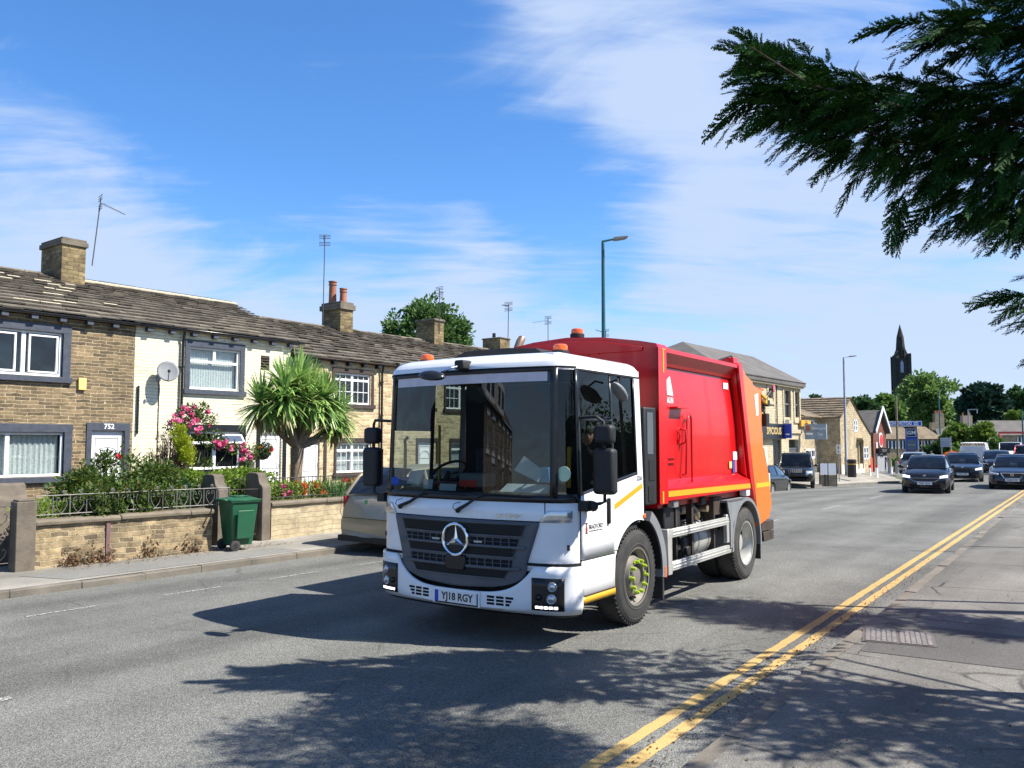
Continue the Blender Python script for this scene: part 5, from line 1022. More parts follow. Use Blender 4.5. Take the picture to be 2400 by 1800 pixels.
# wheels
def wheel(x,y,sx,rear=False,steer=0):
    e=Vector((x,y,.522)); w=.145; P_=[(.30,-w),(.33,-w*1.02),(.42,-w*1.06),(.485,-w*.98),(.512,-w*.80),(.522,-w*.4),(.522,w*.4),(.512,w*.80),(.485,w*.98),(.42,w*1.06),(.33,w*1.02),(.30,w)]
    ty=MB().lathe(P_,(0,0,0),'x',56,close=True); g=ty
    for i in range(56 if not rear else 64):
        a=2*PI*i/(56 if not rear else 64)
        for k in ((-.9,-.55),(.55,.9)): g.box((w*sum(k)/2,.5165*math.cos(a),.5165*math.sin(a)),(w*(k[1]-k[0]),.018,.018),Matrix.Rotation(a-PI/2,3,'X'))
    t=g.build('wheel',rubber_worn if rear else rubber,T,smooth=35); t.location=e; t.rotation_euler=(0,0,steer)
    MB().lathe([(.345,w*1.055*sx),(.352,w*1.075*sx),(.36,w*1.055*sx)],(0,0,0),'x',40,close=True).lathe([(.455,w*1.02*sx),(.46,w*1.04*sx),(.466,w*1.01*sx)],(0,0,0),'x',40,close=True).build('sidewall_ring',rubber_worn,t,smooth=40)
    if not rear: prof=[(.305,w),(.30,w*.9),(.275,w*.65),(.255,w*.30),(.225,w*.55),(.20,w*.98),(.15,w*1.05),(.145,w*.6),(.12,w*.55),(.09,w*1.0),(.0,w*1.08)]
    else: prof=[(.305,w),(.295,w*.88),(.275,w*.5),(.262,-w*.15),(.25,-w*.5),(.17,-w*.55),(.165,-w*.2),(.12,-w*.1),(.115,w*.35),(.06,w*.42),(0,w*.42)]
    rm=MB().lathe([(r,h*sx) for r,h in prof]+[(0,-w*.9*sx if not rear else -w*.9*sx),(.30,-w*.9*sx)],(0,0,0),'x',40,close=True); rm.lathe([(.31,w*sx),(.318,w*1.03*sx),(.30,w*1.0*sx)],(0,0,0),'x',40,close=True); r_=rm.build('rim',steel_rim if not rear else alu,t,smooth=35)
    ho=MB()
    for k in range(10):
        a=2*PI*(k+.5)/10; c=Vector((w*(.44 if not rear else -.49)*sx,.238*math.cos(a) if not rear else .21*math.cos(a),.238*math.sin(a) if not rear else .21*math.sin(a)))
        u=Vector((0,-math.sin(a),math.cos(a))); v=Vector((.0,math.cos(a),math.sin(a)));  n_=10
        ho.poly([c+Vector((.012*sx,0,0))+u*.030*math.cos(b)+(v+Vector((.9*sx if not rear else 0,0,0))*0)*.018*math.sin(b) for b in np.linspace(0,2*PI,n_,endpoint=False)])
    ho.build('vent_hole',dark_void,r_)
    for k in range(10):
        a=2*PI*k/10; c=Vector(((w*1.05 if not rear else -w*.45)*sx,(.172 if not rear else .14)*math.cos(a),(.172 if not rear else .14)*math.sin(a)))
        nb=MB().tube([c-Vector((.01*sx,0,0)),c+Vector((.035*sx,0,0)),c+Vector((.05*sx,0,0))],[.021,.019,.012],8)
        if not rear: nb.box(c+Vector((.005*sx,.0,0))+Vector((0,-math.sin(a),math.cos(a)))*.026,(.012,.022,.03),Matrix.Rotation(a,3,'X'))
        nb.build('wheel_nut',lime_plastic if not rear else steel_rim,r_,smooth=40)
    if rear:
        ix=-sx*.33; MB().lathe([(p[0],p[1]+ix) for p in P_],(0,0,0),'x',40,close=True).build('inner_tyre',rubber,t,smooth=35)
wheel(1.085,1.43,1,steer=R(0)); wheel(-1.085,1.43,-1); wheel(1.095,5.12,1,True); wheel(-1.095,5.12,-1,True)
# chassis
ch=MB(); 
for sx in (-1,1): ch.bx(sx*.42-.04,sx*.42+.04,.6,6.0,.72,1.0)
ch.bx(-.5,.5,.9,1.9,.35,.9).bx(-.9,.9,1.38,1.48,.42,.58).bx(-.95,.95,5.05,5.2,.42,.6).bx(-.3,.3,4.7,5.5,.35,.75); ch.tube([(0,1.9,.6),(0,4.8,.55)],.06,10)
ch.bx(-1.0,1.0,.15,.5,.42,.7); ch.build('chassis',dark_metal,T,bevel=.01,seg=1)
bx=MB(); bx.bx(.72,1.12,2.44,2.95,.92,1.22); bx.build('battery_box',black_plastic,T,bevel=.02)
MB().lathe([(0,0),(.17,.0),(.20,.03),(.20,.32),(.17,.35),(0,.35)],(.90,3.08,.70),'y',24).build('air_tank',black_plastic,T,smooth=40)
q=MB().lathe([(0,0),(.24,0),(.26,.03),(.26,.62),(.24,.65),(0,.65)],(.86,3.45,.70),'y',28).build('fuel_tank',alu,T,smooth=40)
for a_ in (.10,.45): MB().lathe([(.264,a_),(.264,a_+.05)],(.86,3.45,.70),'y',28).build('strap',mid_grey,q)
eq=MB(); rr=random.Random(5)
for k in range(26): eq.box((rr.uniform(.75,1.05),rr.uniform(2.6,3.3),rr.uniform(.50,.85)),(rr.uniform(.05,.16),rr.uniform(.05,.18),rr.uniform(.04,.14)))
eq.build('valve_block',dark_metal,T,bevel=.008,seg=1)
eq=MB().bx(.76,1.0,2.5,4.25,.965,.985)
for k in range(16): eq.box((rr.uniform(.75,1.08),rr.uniform(2.5,4.3),rr.uniform(.98,1.22)),(rr.uniform(.05,.2),rr.uniform(.06,.3),rr.uniform(.04,.16)))
eq.build('hydraulic_gear',dark_metal,T,bevel=.01,seg=1)
MB().tube([(.9,3.35,1.10),(.98,3.6,1.12),(1.0,3.75,1.05),(1.0,3.8,.98)],[.07,.075,.065,.05],12).tube([(.75,3.9,1.1),(1.12,3.9,1.1)],.05,10).build('exhaust',mat('exhaust_metal',(.34,.26,.17),.5,metal=.5,var=.4),T,smooth=50)
for q_ in ((1.05,1.14,2.75,2.80,.5,1.25),(1.02,1.16,4.02,4.06,.45,1.24),(.8,1.16,4.07,4.34,1.0,1.24),(1.05,1.13,3.30,3.36,.45,1.25)): MB().bx(*q_).build('bracket',dark_brown,T)
MB().bx(1.12,1.22,2.52,2.66,1.20,1.28).build('work_lamp',lens,T,bevel=.01)
MB().bx(1.13,1.24,5.18,5.34,1.20,1.30).build('work_lamp',white_upvc,T,bevel=.008)
for k in range(7): 
    y=2.35+.33*k; MB().tube([(1.0,y,rr.uniform(.85,1.2)),(1.08,y+.1,rr.uniform(.55,.9)),(1.02,y+.25,rr.uniform(.7,1.1))],.011,6).build('hose',black_plastic,T,smooth=60)
# side guards
for sx in (1,-1):
    sgd=MB(); x0,x1=sorted((sx*1.20,sx*1.245))
    for (za,zb,ye) in ((.85,.955,4.42),(.455,.565,4.58)):
        sgd.bx(x0,x1,2.38,ye,za,zb); 
        for q in (.25,.6): sgd.bx(sx*1.245-.004,sx*1.245+.006,2.42,ye-.02,za+(zb-za)*q,za+(zb-za)*(q+.2))
    sgd.bx(x0,x1,2.26,2.385,.42,.96); sgd.prism([(2.26,.42),(2.30,.42),(2.30,.96),(2.26,.96)],'x',sx*1.0,sx*1.2)
    sgd.prism([(4.30,.60),(4.40,.60),(4.46,.85),(4.46,.99),(4.30,.99)],'x',sx*1.19,sx*1.243); sgd.build('side_guard',alu,T,bevel=.006,seg=1)
# red body
bd=MB()
def hoop(y0,y1,zb=1.27,top=3.12,x=1.25,ov=0,skew=0):
    pass
for sx in (1,-1):
    X1,X0=sx*1.25,sx*1.12
    bd.bx(min(sx*1.10,X1),max(sx*1.10,X1),2.03,2.27,1.27,3.12)                                   # front post
    bd.prism([(4.86,3.12),(5.00,3.17),(5.04,3.05),(5.50,1.25),(5.49,1.10),(5.42,1.25),(5.33,1.40)],'x',sx*1.08,sx*1.262)   # rear raked post
    bd.prism([(4.84,3.12),(5.33,1.40),(5.20,1.53),(4.90,2.92)],'x',sx*1.08,sx*1.22)
    bd.add([(X1,2.27,3.12),(X1,4.86,3.12),(sx*1.14,4.92,2.93),(sx*1.14,2.27,2.93)],[(0,1,2,3)]); bd.bx(min(sx*1.18,X1),max(sx*1.18,X1),2.27,4.86,3.08,3.13)
    bd.add([(X1,2.27,1.44),(X1,5.32,1.44),(X0,5.20,1.54),(X0,2.27,1.54)],[(0,1,2,3)]); bd.bx(min(sx*1.15,X1),max(sx*1.15,X1),2.27,5.34,1.30,1.44)
    rows=[]
    for z in np.linspace(1.5,2.95,9): rows.append([(sx*(1.115+.022*math.sin(PI*(z-1.5)/1.45)),y,z) for y in np.linspace(2.27,5.22-(z-1.5)*.26,8)])
    bd.grid(rows)
cs=[(-1.25,3.12),(-1.22,3.17),(-1.0,3.215),(-.5,3.29),(0,3.32),(.5,3.29),(1.0,3.215),(1.22,3.17),(1.25,3.12)]
bd.grid([[(x,y,z-(0.03 if y>2.4 else 0)) for x,z in cs] for y in (2.03,2.3,2.41,5.0)])
bd.poly([(x,2.03,z) for x,z in cs]+[(1.25,2.03,1.27),(-1.25,2.03,1.27)]); bd.bx(-1.1,1.1,2.3,5.2,1.2,1.32)
B_=bd.build('body',red_paint,T,smooth=25,bevel=.008)
MB().prism([(-1.05,3.14),(-.5,3.24),(0,3.27),(.5,3.24),(1.05,3.14),(1.05,3.09),(-1.05,3.09)],'y',2.00,2.03).build('header_rib',red_paint,B_,bevel=.006)
textobj('FAUN',.17,red_paint,B_,(.12,2.028,3.12),(PI/2,0,0),'embossed_lettering',.012,sx=1.6,bold=.004)
st=MB(); x=1.2535
st.add([(x,2.27,1.345),(x,5.33,1.315),(x,5.31,1.385),(x,2.27,1.415)],[(0,1,2,3)]); st.bx(x-.002,x,2.15,2.19,2.83,3.10).bx(x-.002,x,2.13,2.24,3.105,3.118).bx(x-.001,x+.001,2.10,2.14,1.28,1.42).build('reflective_tape',yellow_tape,B_)
MB().box((1.13,4.66,2.81),(.006,.20,.09)).build('label_plate',white_upvc,B_)
lb=[('white_upvc',4.92,5.12,1.74,1.86),('blue',4.90,4.98,1.55,1.73),('red',4.99,5.07,1.56,1.74),('yellow',4.75,4.86,1.62,1.72)]
cc={'white_upvc':white_upvc,'blue':mat('label_blue',(.03,.08,.4),.5),'red':mat('label_pink',(.6,.12,.15),.5),'yellow':mat('label_yellow',(.7,.55,.2),.5)}
for m_,a,b,c,d in lb: MB().bx(1.131,1.137,a,b,c,d).build('safety_label',cc[m_],B_)
MB().bx(1.131,1.136,4.86,4.98,1.50,1.53).build('safety_label',white_upvc,B_)
MB().poly([(1.14,2.32,2.88),(1.14,2.50,2.88),(1.14,2.32,2.74)]).poly([(1.1405,2.38,2.70),(1.1405,2.62,2.82),(1.1405,2.72,2.58),(1.1405,2.54,2.58),(1.1405,2.52,2.66)]).poly([(1.14,2.30,1.60),(1.14,2.44,1.60),(1.14,2.30,1.68)]).build('emblem',white_upvc,B_)
textobj('FAUN',.105,white_upvc,B_,(1.1405,2.60,2.515),(PI/2,0,PI/2),'logo_lettering',.001,sx=.85,bold=.003)
hb_=MB(); 
hb_.tube([(1.14,2.98,1.58),(1.19,2.98,1.60),(1.19,3.05,2.30),(1.19,3.12,2.36),(1.19,3.18,2.30),(1.19,3.18,1.46)],.013,8).tube([(1.14,2.94,2.17),(1.21,2.94,2.15),(1.21,2.94,2.0),(1.14,2.94,1.97)],.015,8).tube([(1.14,2.86,2.14),(1.17,2.86,2.08),(1.14,2.86,1.98)],.012,8)
hb_.bx(1.12,1.24,2.62,2.98,2.42,2.44).bx(1.13,1.15,2.42,2.75,1.74,1.755).bx(1.13,1.15,2.42,2.75,1.80,1.81); hb_.build('grab_handle',red_paint,B_,smooth=50)
MB().tube([(1.15,4.35,3.16),(1.1,4.7,3.22),(1.1,5.0,3.28),(1.12,5.12,3.22),(1.14,5.14,3.1)],.012,8).tube([(.9,4.9,3.18),(.95,5.2,3.24),(1.0,5.3,3.1)],.014,8).build('hose',black_plastic,B_,smooth=60); MB().bx(1.0,1.2,4.82,5.02,3.15,3.24).build('hinge_bracket',red_paint,B_,bevel=.01)
# tailgate
tg=MB()
for sx in (1,-1): tg.prism([(5.05,3.15),(5.12,3.08),(5.29,2.99),(5.55,2.93),(5.57,2.86),(5.95,2.82),(5.97,1.93),(6.08,1.90),(6.29,1.45),(6.40,1.0),(6.25,.80),(5.69,.71),(5.60,1.15),(5.30,2.2)],'x',sx*1.15,sx*1.245)
tg.prism([(5.12,3.04),(6.0,2.88),(6.02,2.2),(6.10,1.9),(6.2,1.4),(6.25,.9),(5.75,.8),(5.3,2.2)],'x',-1.15,1.15); tg.bx(-1.2,1.2,5.56,6.27,2.82,2.86).bx(.95,1.2,5.75,6.15,1.35,2.86)
G2=tg.build('tailgate',orange_paint,T,bevel=.012,seg=1)
MB().bx(1.246,1.249,5.62,6.33,1.30,1.37).build('reflective_tape',mat('tape_orange',(.85,.42,.02),.4),G2)
MB().poly([(1.247,5.62,2.72),(1.247,5.80,2.76),(1.247,5.80,2.42),(1.247,5.70,2.40)]).build('emblem',white_upvc,G2)
MB().bx(1.10,1.22,6.16,6.30,1.30,1.92).build('control_panel',white_upvc,G2,bevel=.01); MB().bx(1.11,1.22,6.30,6.36,1.0,1.3).lathe([(0,-.03),(.05,-.03),(.05,.03),(0,.03)],(1.15,6.32,1.6),'y',12).build('tail_lamp',redlens,G2)
MB().box((1.15,6.42,1.25),(.12,.06,.5)).build('warning_board',mat('board_white',(.7,.68,.6),.5,var=.4,vs=8),G2)
hz=MB()
for k in range(4): 
    z=2.75-.06*k; y=6.0+.05*k; hz.tube([(1.18,y-.1,z),(1.22,y,z-.1),(1.21,y+.1,z-.02),(1.17,y+.2,z-.12)],.012,6)
hz.box((1.22,6.2,2.35),(.1,.16,.2)).box((1.22,6.3,2.62),(.08,.12,.1)); hz.tube([(1.2,6.1,2.6),(1.24,6.55,2.85)],.025,8); hz.build('hydraulic_hoses',black_plastic,G2,smooth=60)
MB().tube([(1.235,5.95,2.75),(1.28,6.05,2.68),(1.27,6.15,2.72)],.02,8).tube([(1.24,6.0,2.66),(1.28,6.1,2.6),(1.25,6.2,2.66)],.018,8).build('yellow_hose',yellow_tape,G2,smooth=60)
MB().lathe([(0,0),(.06,0),(.06,.03),(0,.03)],(1.25,6.55,2.87),'x',16).build('reflector_disc',redlens,G2)
rb=MB().bx(-1.2,1.2,6.40,6.50,.46,.60).bx(.98,1.2,6.0,6.62,.60,.75).bx(1.0,1.2,6.1,6.62,.44,.585).bx(-1.2,-.98,6.0,6.6,.45,.75).bx(.85,1.1,5.75,5.95,.5,.8).build('rear_bumper',dark_brown,T,bevel=.006,seg=1)
MB().bx(-1.1,1.1,5.3,6.2,.62,1.3).build('hopper_underside',dark_metal,T)
# ---- people
def skinfig(name,parent,V,E,Rr,m,sub=2,root=0):
    me=bpy.data.meshes.new(name); me.from_pydata(V,E,[]); me.update(); o=bpy.data.objects.new(name,me); COL.objects.link(o); o.parent=parent
    md=o.modifiers.new('skin','SKIN'); md.use_smooth_shade=True
    for i,r in enumerate(Rr): me.skin_vertices[0].data[i].radius=(r,r) if not isinstance(r,tuple) else r
    me.skin_vertices[0].data[root].use_root=True
    s2=o.modifiers.new('sub','SUBSURF'); s2.levels=sub; s2.render_levels=sub
    dg=bpy.context.evaluated_depsgraph_get(); nm=bpy.data.meshes.new_from_object(o.evaluated_get(dg)); o.modifiers.clear(); o.data=nm; nm.materials.clear(); nm.materials.append(m)
    for p in nm.polygons: p.use_smooth=True
    return o
def face_mesh():
    mb=MB(); rows=[]
    for i in range(25):
        ph=PI*i/24; z=math.cos(ph)
        row=[]
        for k in range(32):
            th=2*PI*k/32; r=math.sin(ph); x=.073*r*math.cos(th); y=.093*r*math.sin(th); zz=.115*z
            if zz<0: x*=1+zz*2.2; y*=1+zz*.9
            f=max(0,-math.sin(th))*r    # front faces -y
            cx=abs(x)
            if f>.3:
                y-=.022*math.exp(-((cx/.011)**2))*math.exp(-(((zz+.012)/.022)**2)) # nose
                y+=.012*math.exp(-(((cx-.03)/.014)**2))*math.exp(-(((zz-.018)/.014)**2)) # eye sockets
                y-=.006*math.exp(-((cx/.022)**2))*math.exp(-(((zz+.052)/.009)**2)) # lips
                y-=.006*math.exp(-(((zz-.04)/.012)**2)) # brow
                y-=.010*math.exp(-((cx/.025)**2))*math.exp(-(((zz+.092)/.018)**2)) # chin
            row.append((x,y,zz))
        rows.append(row)
    mb.grid(rows,cu=True)
    for s in (-1,1): mb.sphere((s*.078,.01,-.005),(.012,.025,.032),8)
    return mb
def head(parent,loc,rz=0,s=1,tilt=0,hm=hair):
    h=face_mesh().build('head',skin,parent,smooth=80); h.location=loc; h.rotation_euler=(tilt,0,rz); h.scale=(s,s,s)
    for sx in (-1,1):
        MB().sphere((sx*.030,-.076,.018),(.011,.008,.007),8).build('eye',dark_void,h)
        MB().box((sx*.03,-.088,.036),(.03,.008,.006)).build('eyebrow',hair,h)
    MB().box((0,-.092,-.052),(.036,.006,.005)).build('mouth',mat('lip',(.30,.10,.09),.6),h)
    hr=MB(); rows=[]
    for i in range(9):
        ph=R(100)*i/8
        rows.append([(.079*math.sin(ph)*math.cos(t),.004+.10*math.sin(ph)*math.sin(t),.121*math.cos(ph)+(.055 if (math.sin(t)<-.35 and i>5) else 0)) for t in np.linspace(0,2*PI,24,endpoint=False)])
    hr.grid(rows,cu=True).build('hair',hm,h,smooth=80); return h
def toW(x,y,z): c,s=math.cos(LZ),math.sin(LZ); return (T.location.x+c*x-s*y,T.location.y+s*x+c*y,z)
pn=thing('person','person in dark top seated in the lorry cab behind the door mirror','person',toW(.72,1.22,.93),LZ)
skinfig('body',pn,[(0,0,.40),(0,.06,.60),(0,.05,.86),(.0,.02,.98),(0,-.0,1.05),(.17,.03,.88),(.24,-.06,.66),(.20,-.30,.60),(-.17,.03,.88),(-.24,-.06,.66),(-.18,-.30,.60),(.10,-.32,.38),(.11,-.40,.08),(-.10,-.32,.38),(-.11,-.40,.08)],
 [(0,1),(1,2),(2,3),(3,4),(2,5),(5,6),(6,7),(2,8),(8,9),(9,10),(0,11),(11,12),(0,13),(13,14)],[(.15,.12),(.16,.12),(.14,.10),.055,.05,.07,.05,.035,.07,.05,.035,.085,.05,.085,.05],dark_cloth)
MB().box((.20,-.01,.80),(.10,.24,.30),Matrix.Rotation(.3,3,'Y')).build('vest',hivis,pn,bevel=.05,seg=3)
head(pn,(0.02,-.02,1.14),R(38),1.0,R(5))
# ================================================================ cars
def paint(name,c,met=.3): return mat(name,c,.25,metal=met,var=.04,coat=.6)
p_black=paint('car_black',(.007,.007,.008),0); p_navy=paint('car_dark_blue',(.008,.010,.015),0); p_beige=mat('car_beige',(.40,.335,.225),.38,metal=.12,var=.05,coat=.6,grime=.12); p_silver=paint('car_silver',(.35,.36,.38),.6); p_red=paint('car_red',(.45,.02,.02)); p_white=paint('car_white',(.78,.79,.80),0)
alloy=mat('alloy',(.55,.56,.58),.3,metal=.8,var=.1); plate_y=mat('plate_yellow',(.75,.55,.05),.4,var=.02); plate_w=bpy.data.materials['plate_white']
KINDS={
 'hatch':dict(low=[(0,.52,.56,.78,.24),(.012,.62,.66,.86,.20),(.05,.70,.76,.93,.19),(.12,.80,.86,.975,.19),(.22,.90,.96,1,.19),(.30,.95,.99,1,.19),(.6,.98,1.0,1,.19),(.85,1.0,1.02,.985,.2),(.95,.98,1.0,.93,.24),(.99,.86,.88,.86,.30),(1,.55,.56,.80,.34)],
   gh=[(.215,.955,.97,.80,.62),(.30,.97,1.17,.87,.68),(.40,.98,1.38,.90,.70),(.46,.98,1.44,.90,.70),(.60,.99,1.475,.90,.70),(.78,1.0,1.445,.88,.67),(.86,1.0,1.39,.86,.64),(.95,1.0,1.12,.82,.66),(.975,.99,1.0,.80,.70)],pil=(.56,.80),H=1.48),
 'saloon':dict(low=[(0,.50,.55,.78,.22),(.012,.62,.66,.86,.19),(.05,.70,.75,.94,.18),(.13,.79,.84,.98,.18),(.25,.88,.93,1,.18),(.34,.92,.96,1,.18),(.6,.95,.97,1,.18),(.8,.97,1.0,.985,.2),(.93,.98,1.03,.93,.22),(.985,.93,.97,.86,.28),(1,.6,.62,.82,.32)],
   gh=[(.245,.93,.945,.80,.62),(.32,.95,1.15,.86,.66),(.40,.96,1.34,.88,.67),(.46,.96,1.42,.88,.67),(.58,.97,1.455,.88,.67),(.70,.98,1.42,.87,.65),(.78,.99,1.30,.84,.62),(.87,1.0,1.06,.80,.62)],pil=(.56,.74),H=1.47),
 'suv':dict(low=[(0,.66,.74,.80,.42),(.012,.78,.86,.88,.38),(.05,.90,.98,.95,.36),(.12,1.0,1.06,.985,.36),(.22,1.07,1.12,1,.36),(.30,1.10,1.14,1,.36),(.6,1.12,1.14,1,.36),(.9,1.14,1.16,.99,.38),(.985,1.14,1.16,.95,.42),(1,.7,.72,.90,.45)],
   gh=[(.235,1.11,1.13,.84,.70),(.30,1.12,1.42,.89,.75),(.365,1.13,1.72,.91,.77),(.42,1.13,1.78,.91,.77),(.60,1.14,1.82,.91,.77),(.85,1.15,1.80,.90,.75),(.94,1.15,1.72,.88,.72),(.975,1.15,1.30,.86,.72),(.98,1.15,1.16,.86,.72)],pil=(.53,.74),H=1.85),
 'mpv':dict(low=[(0,.55,.6,.78,.26),(.012,.66,.70,.86,.22),(.05,.76,.82,.94,.21),(.12,.88,.94,.98,.21),(.20,.98,1.02,1,.21),(.3,1.0,1.03,1,.21),(.6,1.02,1.04,1,.21),(.88,1.04,1.06,.985,.22),(.955,1.02,1.03,.95,.24),(.985,.84,.86,.90,.26),(.992,.66,.66,.93,.26),(1,.6,.6,.93,.26)],
   gh=[(.17,1.0,1.02,.80,.64),(.28,1.02,1.32,.88,.72),(.36,1.03,1.52,.90,.74),(.45,1.03,1.60,.90,.74),(.65,1.04,1.61,.90,.74),(.84,1.05,1.56,.88,.70),(.90,1.05,1.40,.87,.70),(.955,1.03,1.05,.84,.72)],pil=(.55,.78),H=1.62),
 'van':dict(low=[(0,.6,.66,.80,.3),(.012,.75,.8,.88,.28),(.06,.95,1.02,.95,.27),(.12,1.12,1.18,.98,.27),(.18,1.22,1.28,1,.27),(.3,1.25,1.28,1,.27),(.9,1.25,1.28,1,.27),(.99,1.25,1.28,.98,.3),(1,1.2,1.2,.96,.32)],
   gh=[(.15,1.24,1.26,.84,.76),(.22,1.25,1.6,.90,.80),(.28,1.26,1.88,.94,.82),(.34,1.26,1.95,.95,.83),(.6,1.26,1.98,.95,.84),(.97,1.26,1.97,.95,.84),(.99,1.26,1.90,.94,.82),(.995,1.26,1.28,.94,.82)],pil=(.36,.5),H=1.98)}
def car(label,loc,rz,L,W,kind,pm,plate=None,grille='bar',lit=False,group=None,name='car',wy=(.185,.80),wr=.31,rear=False,cat='car',rails=False,scale=1.0,gp=None,plug=None):
    K=KINDS[kind]; t=thing(name,label,cat,loc,rz,group); t.scale=(scale,)*3; hw=W/2; rows=[]
    def interp(tab,n):
        fs=[a[0] for a in tab]; out=[]
        xs=sorted(set(list(np.linspace(0,1,n))+fs)) if tab is K['low'] else sorted(set(list(np.linspace(fs[0],fs[-1],n))+fs))
        xs=[x for x in xs if fs[0]<=x<=fs[-1]]
        return [(x,)+tuple(np.interp(x,fs,[a[i] for a in tab]) for i in range(1,5)) for x in xs]
    for (f,zs,zc,k,zb) in interp(K['low'],26):
        w=hw*k; y=f*L; half=[(0,zc),(.5*w,zc-.006),(.80*w,zs+(zc-zs)*.6),(.93*w,zs),(.985*w,zs-.06),(w,zs-.20),(1.0*w,(zs+zb)/2-.06),(.985*w,zb+.12),(.93*w,zb+.01),(.8*w,zb),(0,zb)]
        # the nose is bowed in plan
        def yy_(x): return y+(1-f)**8*.16*(abs(x)/hw)**2.5*1.0 if f<.3 else y-(f**14)*.14*(abs(x)/hw)**2.5
        rows.append([(x,yy_(x),z) for x,z in half]+[(-x,yy_(x),z) for x,z in half[-2:0:-1]])
    mb=MB().grid(rows,cu=True); mb.poly(rows[0]); mb.poly(rows[-1][::-1]); b=mb.build('body',pm,t,smooth=42)
    cut=MB()
    for f in wy:
        for s in (-1,1): cut.lathe([(0,-.22),(wr+.065,-.22),(wr+.065,.22),(0,.22)],(s*hw,f*L,wr+.01),'x',26)
    cb=cut.build('cutter',pm); md=b.modifiers.new('b','BOOLEAN'); md.operation='DIFFERENCE'; md.object=cb; md.solver='EXACT'
    dg=bpy.context.evaluated_depsgraph_get(); b.parent=None; bpy.context.view_layer.update(); nm=bpy.data.meshes.new_from_object(b.evaluated_get(bpy.context.evaluated_depsgraph_get())); b.modifiers.clear(); b.data=nm; b.parent=t; bpy.data.objects.remove(cb)
    nm.materials.clear(); nm.materials.append(pm)
    G=interp(K['gh'],14); rows=[]
    for (f,zb,zr,kb,kr) in G:
        y=f*L; wb,wt=hw*kb,hw*kr; h=max(0.0,zr-zb); tt=min(1,h/.45); wt=wb+(wt-wb)*tt
        rows.append([(-wb,y,zb),(-wb+(wb-wt)*.55,y,zb+h*.55),(-wt,y,zb+h*.93),(-wt*.86,y,zr),(0,y,zr+.015),(wt*.86,y,zr),(wt,y,zb+h*.93),(wb-(wb-wt)*.55,y,zb+h*.55),(wb,y,zb)])
    n=len(rows); gl=MB(); rf=MB(); ztop=max(g[2] for g in G); ir=[i for i,g in enumerate(G) if g[2]>ztop-.055]; i0,i1=ir[0],ir[-1]
    for i in range(n-1):
        for k in range(8):
            q=(rows[i][k],rows[i][k+1],rows[i+1][k+1],rows[i+1][k]); roof=(i0<=i<i1 and 2<=k<=5)
            (rf if (roof or (kind=='van' and G[i][0]>.36)) else gl).quad(*q)
    g_=gl.build('windows',carglass,t,smooth=35); r_=rf.build('roof',pm,t,smooth=40)
    pl=MB()
    for s in (-1,1):
        k2=2 if s<0 else 6; kb=0 if s<0 else 8; km=1 if s<0 else 7
        a=[Vector(rows[i][k2]) for i in range(0,i0+1)]; pl.tube([Vector(rows[0][kb])]+a,.028,6); a=[Vector(rows[i][k2]) for i in range(i1,n)]; pl.tube(a+[Vector(rows[-1][kb])],.04 if kind!='saloon' else .03,6)
        pl.tube([Vector(rows[i][k2]) for i in range(i0,i1+1)],.022,6)
        if kind!='van':
            for pf in K['pil']:
                i=min(range(n),key=lambda j:abs(G[j][0]-pf)); pl.tube([rows[i][kb],rows[i][km],rows[i][k2]],.032,6)
    pl.tube([rows[i0][k] for k in range(2,7)],.02,6); pl.build('pillar',pm,t,smooth=60)
    # cabin inside
    MB().bx(-hw*.7,hw*.7,.32*L,.34*L,.5,K['low'][4][2]).bx(-hw*.65,-hw*.15,.52*L,.56*L,.4,1.15 if kind in('hatch','saloon') else 1.35).bx(hw*.15,hw*.65,.52*L,.56*L,.4,1.15 if kind in('hatch','saloon') else 1.35).build('seats',dark_cloth,t,bevel=.03)
    for f in wy:
        for s in (-1,1):
            e=Vector((s*(hw-.11),f*L,wr)); ww=.095
            w=MB().lathe([(wr*.66,-ww),(wr*.8,-ww*1.05),(wr*.95,-ww),(wr,-ww*.6),(wr,ww*.6),(wr*.95,ww),(wr*.8,ww*1.05),(wr*.66,ww)],(0,0,0),'x',28,close=True).build('wheel',rubber,t,smooth=40); w.location=e
            rm=MB().lathe([(wr*.68,ww*.9*s),(wr*.66,ww*.75*s),(wr*.6,-ww*.3*s),(0,-ww*.3*s)],(0,0,0),'x',24)
            for k in range(7):
                a=2*PI*k/7; rm.box((ww*.78*s,math.cos(a)*wr*.36,math.sin(a)*wr*.36),(.02,wr*.62,wr*.13),Matrix.Rotation(a,3,'X'))
            rm.lathe([(0,ww*.85*s),(wr*.16,ww*.8*s),(wr*.16,ww*.5*s)],(0,0,0),'x',12); rm.build('rim',alloy,w,smooth=35)
    zb=K['low'][1][4]; zs=K['low'][2][1]
    # arch liner/under body dark
    MB().bx(-hw*.72,hw*.72,.05*L,.95*L,zb-.03,zb+.25).build('underbody',dark_void,t)
    def nose(x,z,d=.0): return (x,(abs(x)/hw)**2.5*.15*1.0+.0-d,z)
    hz=zs-.05
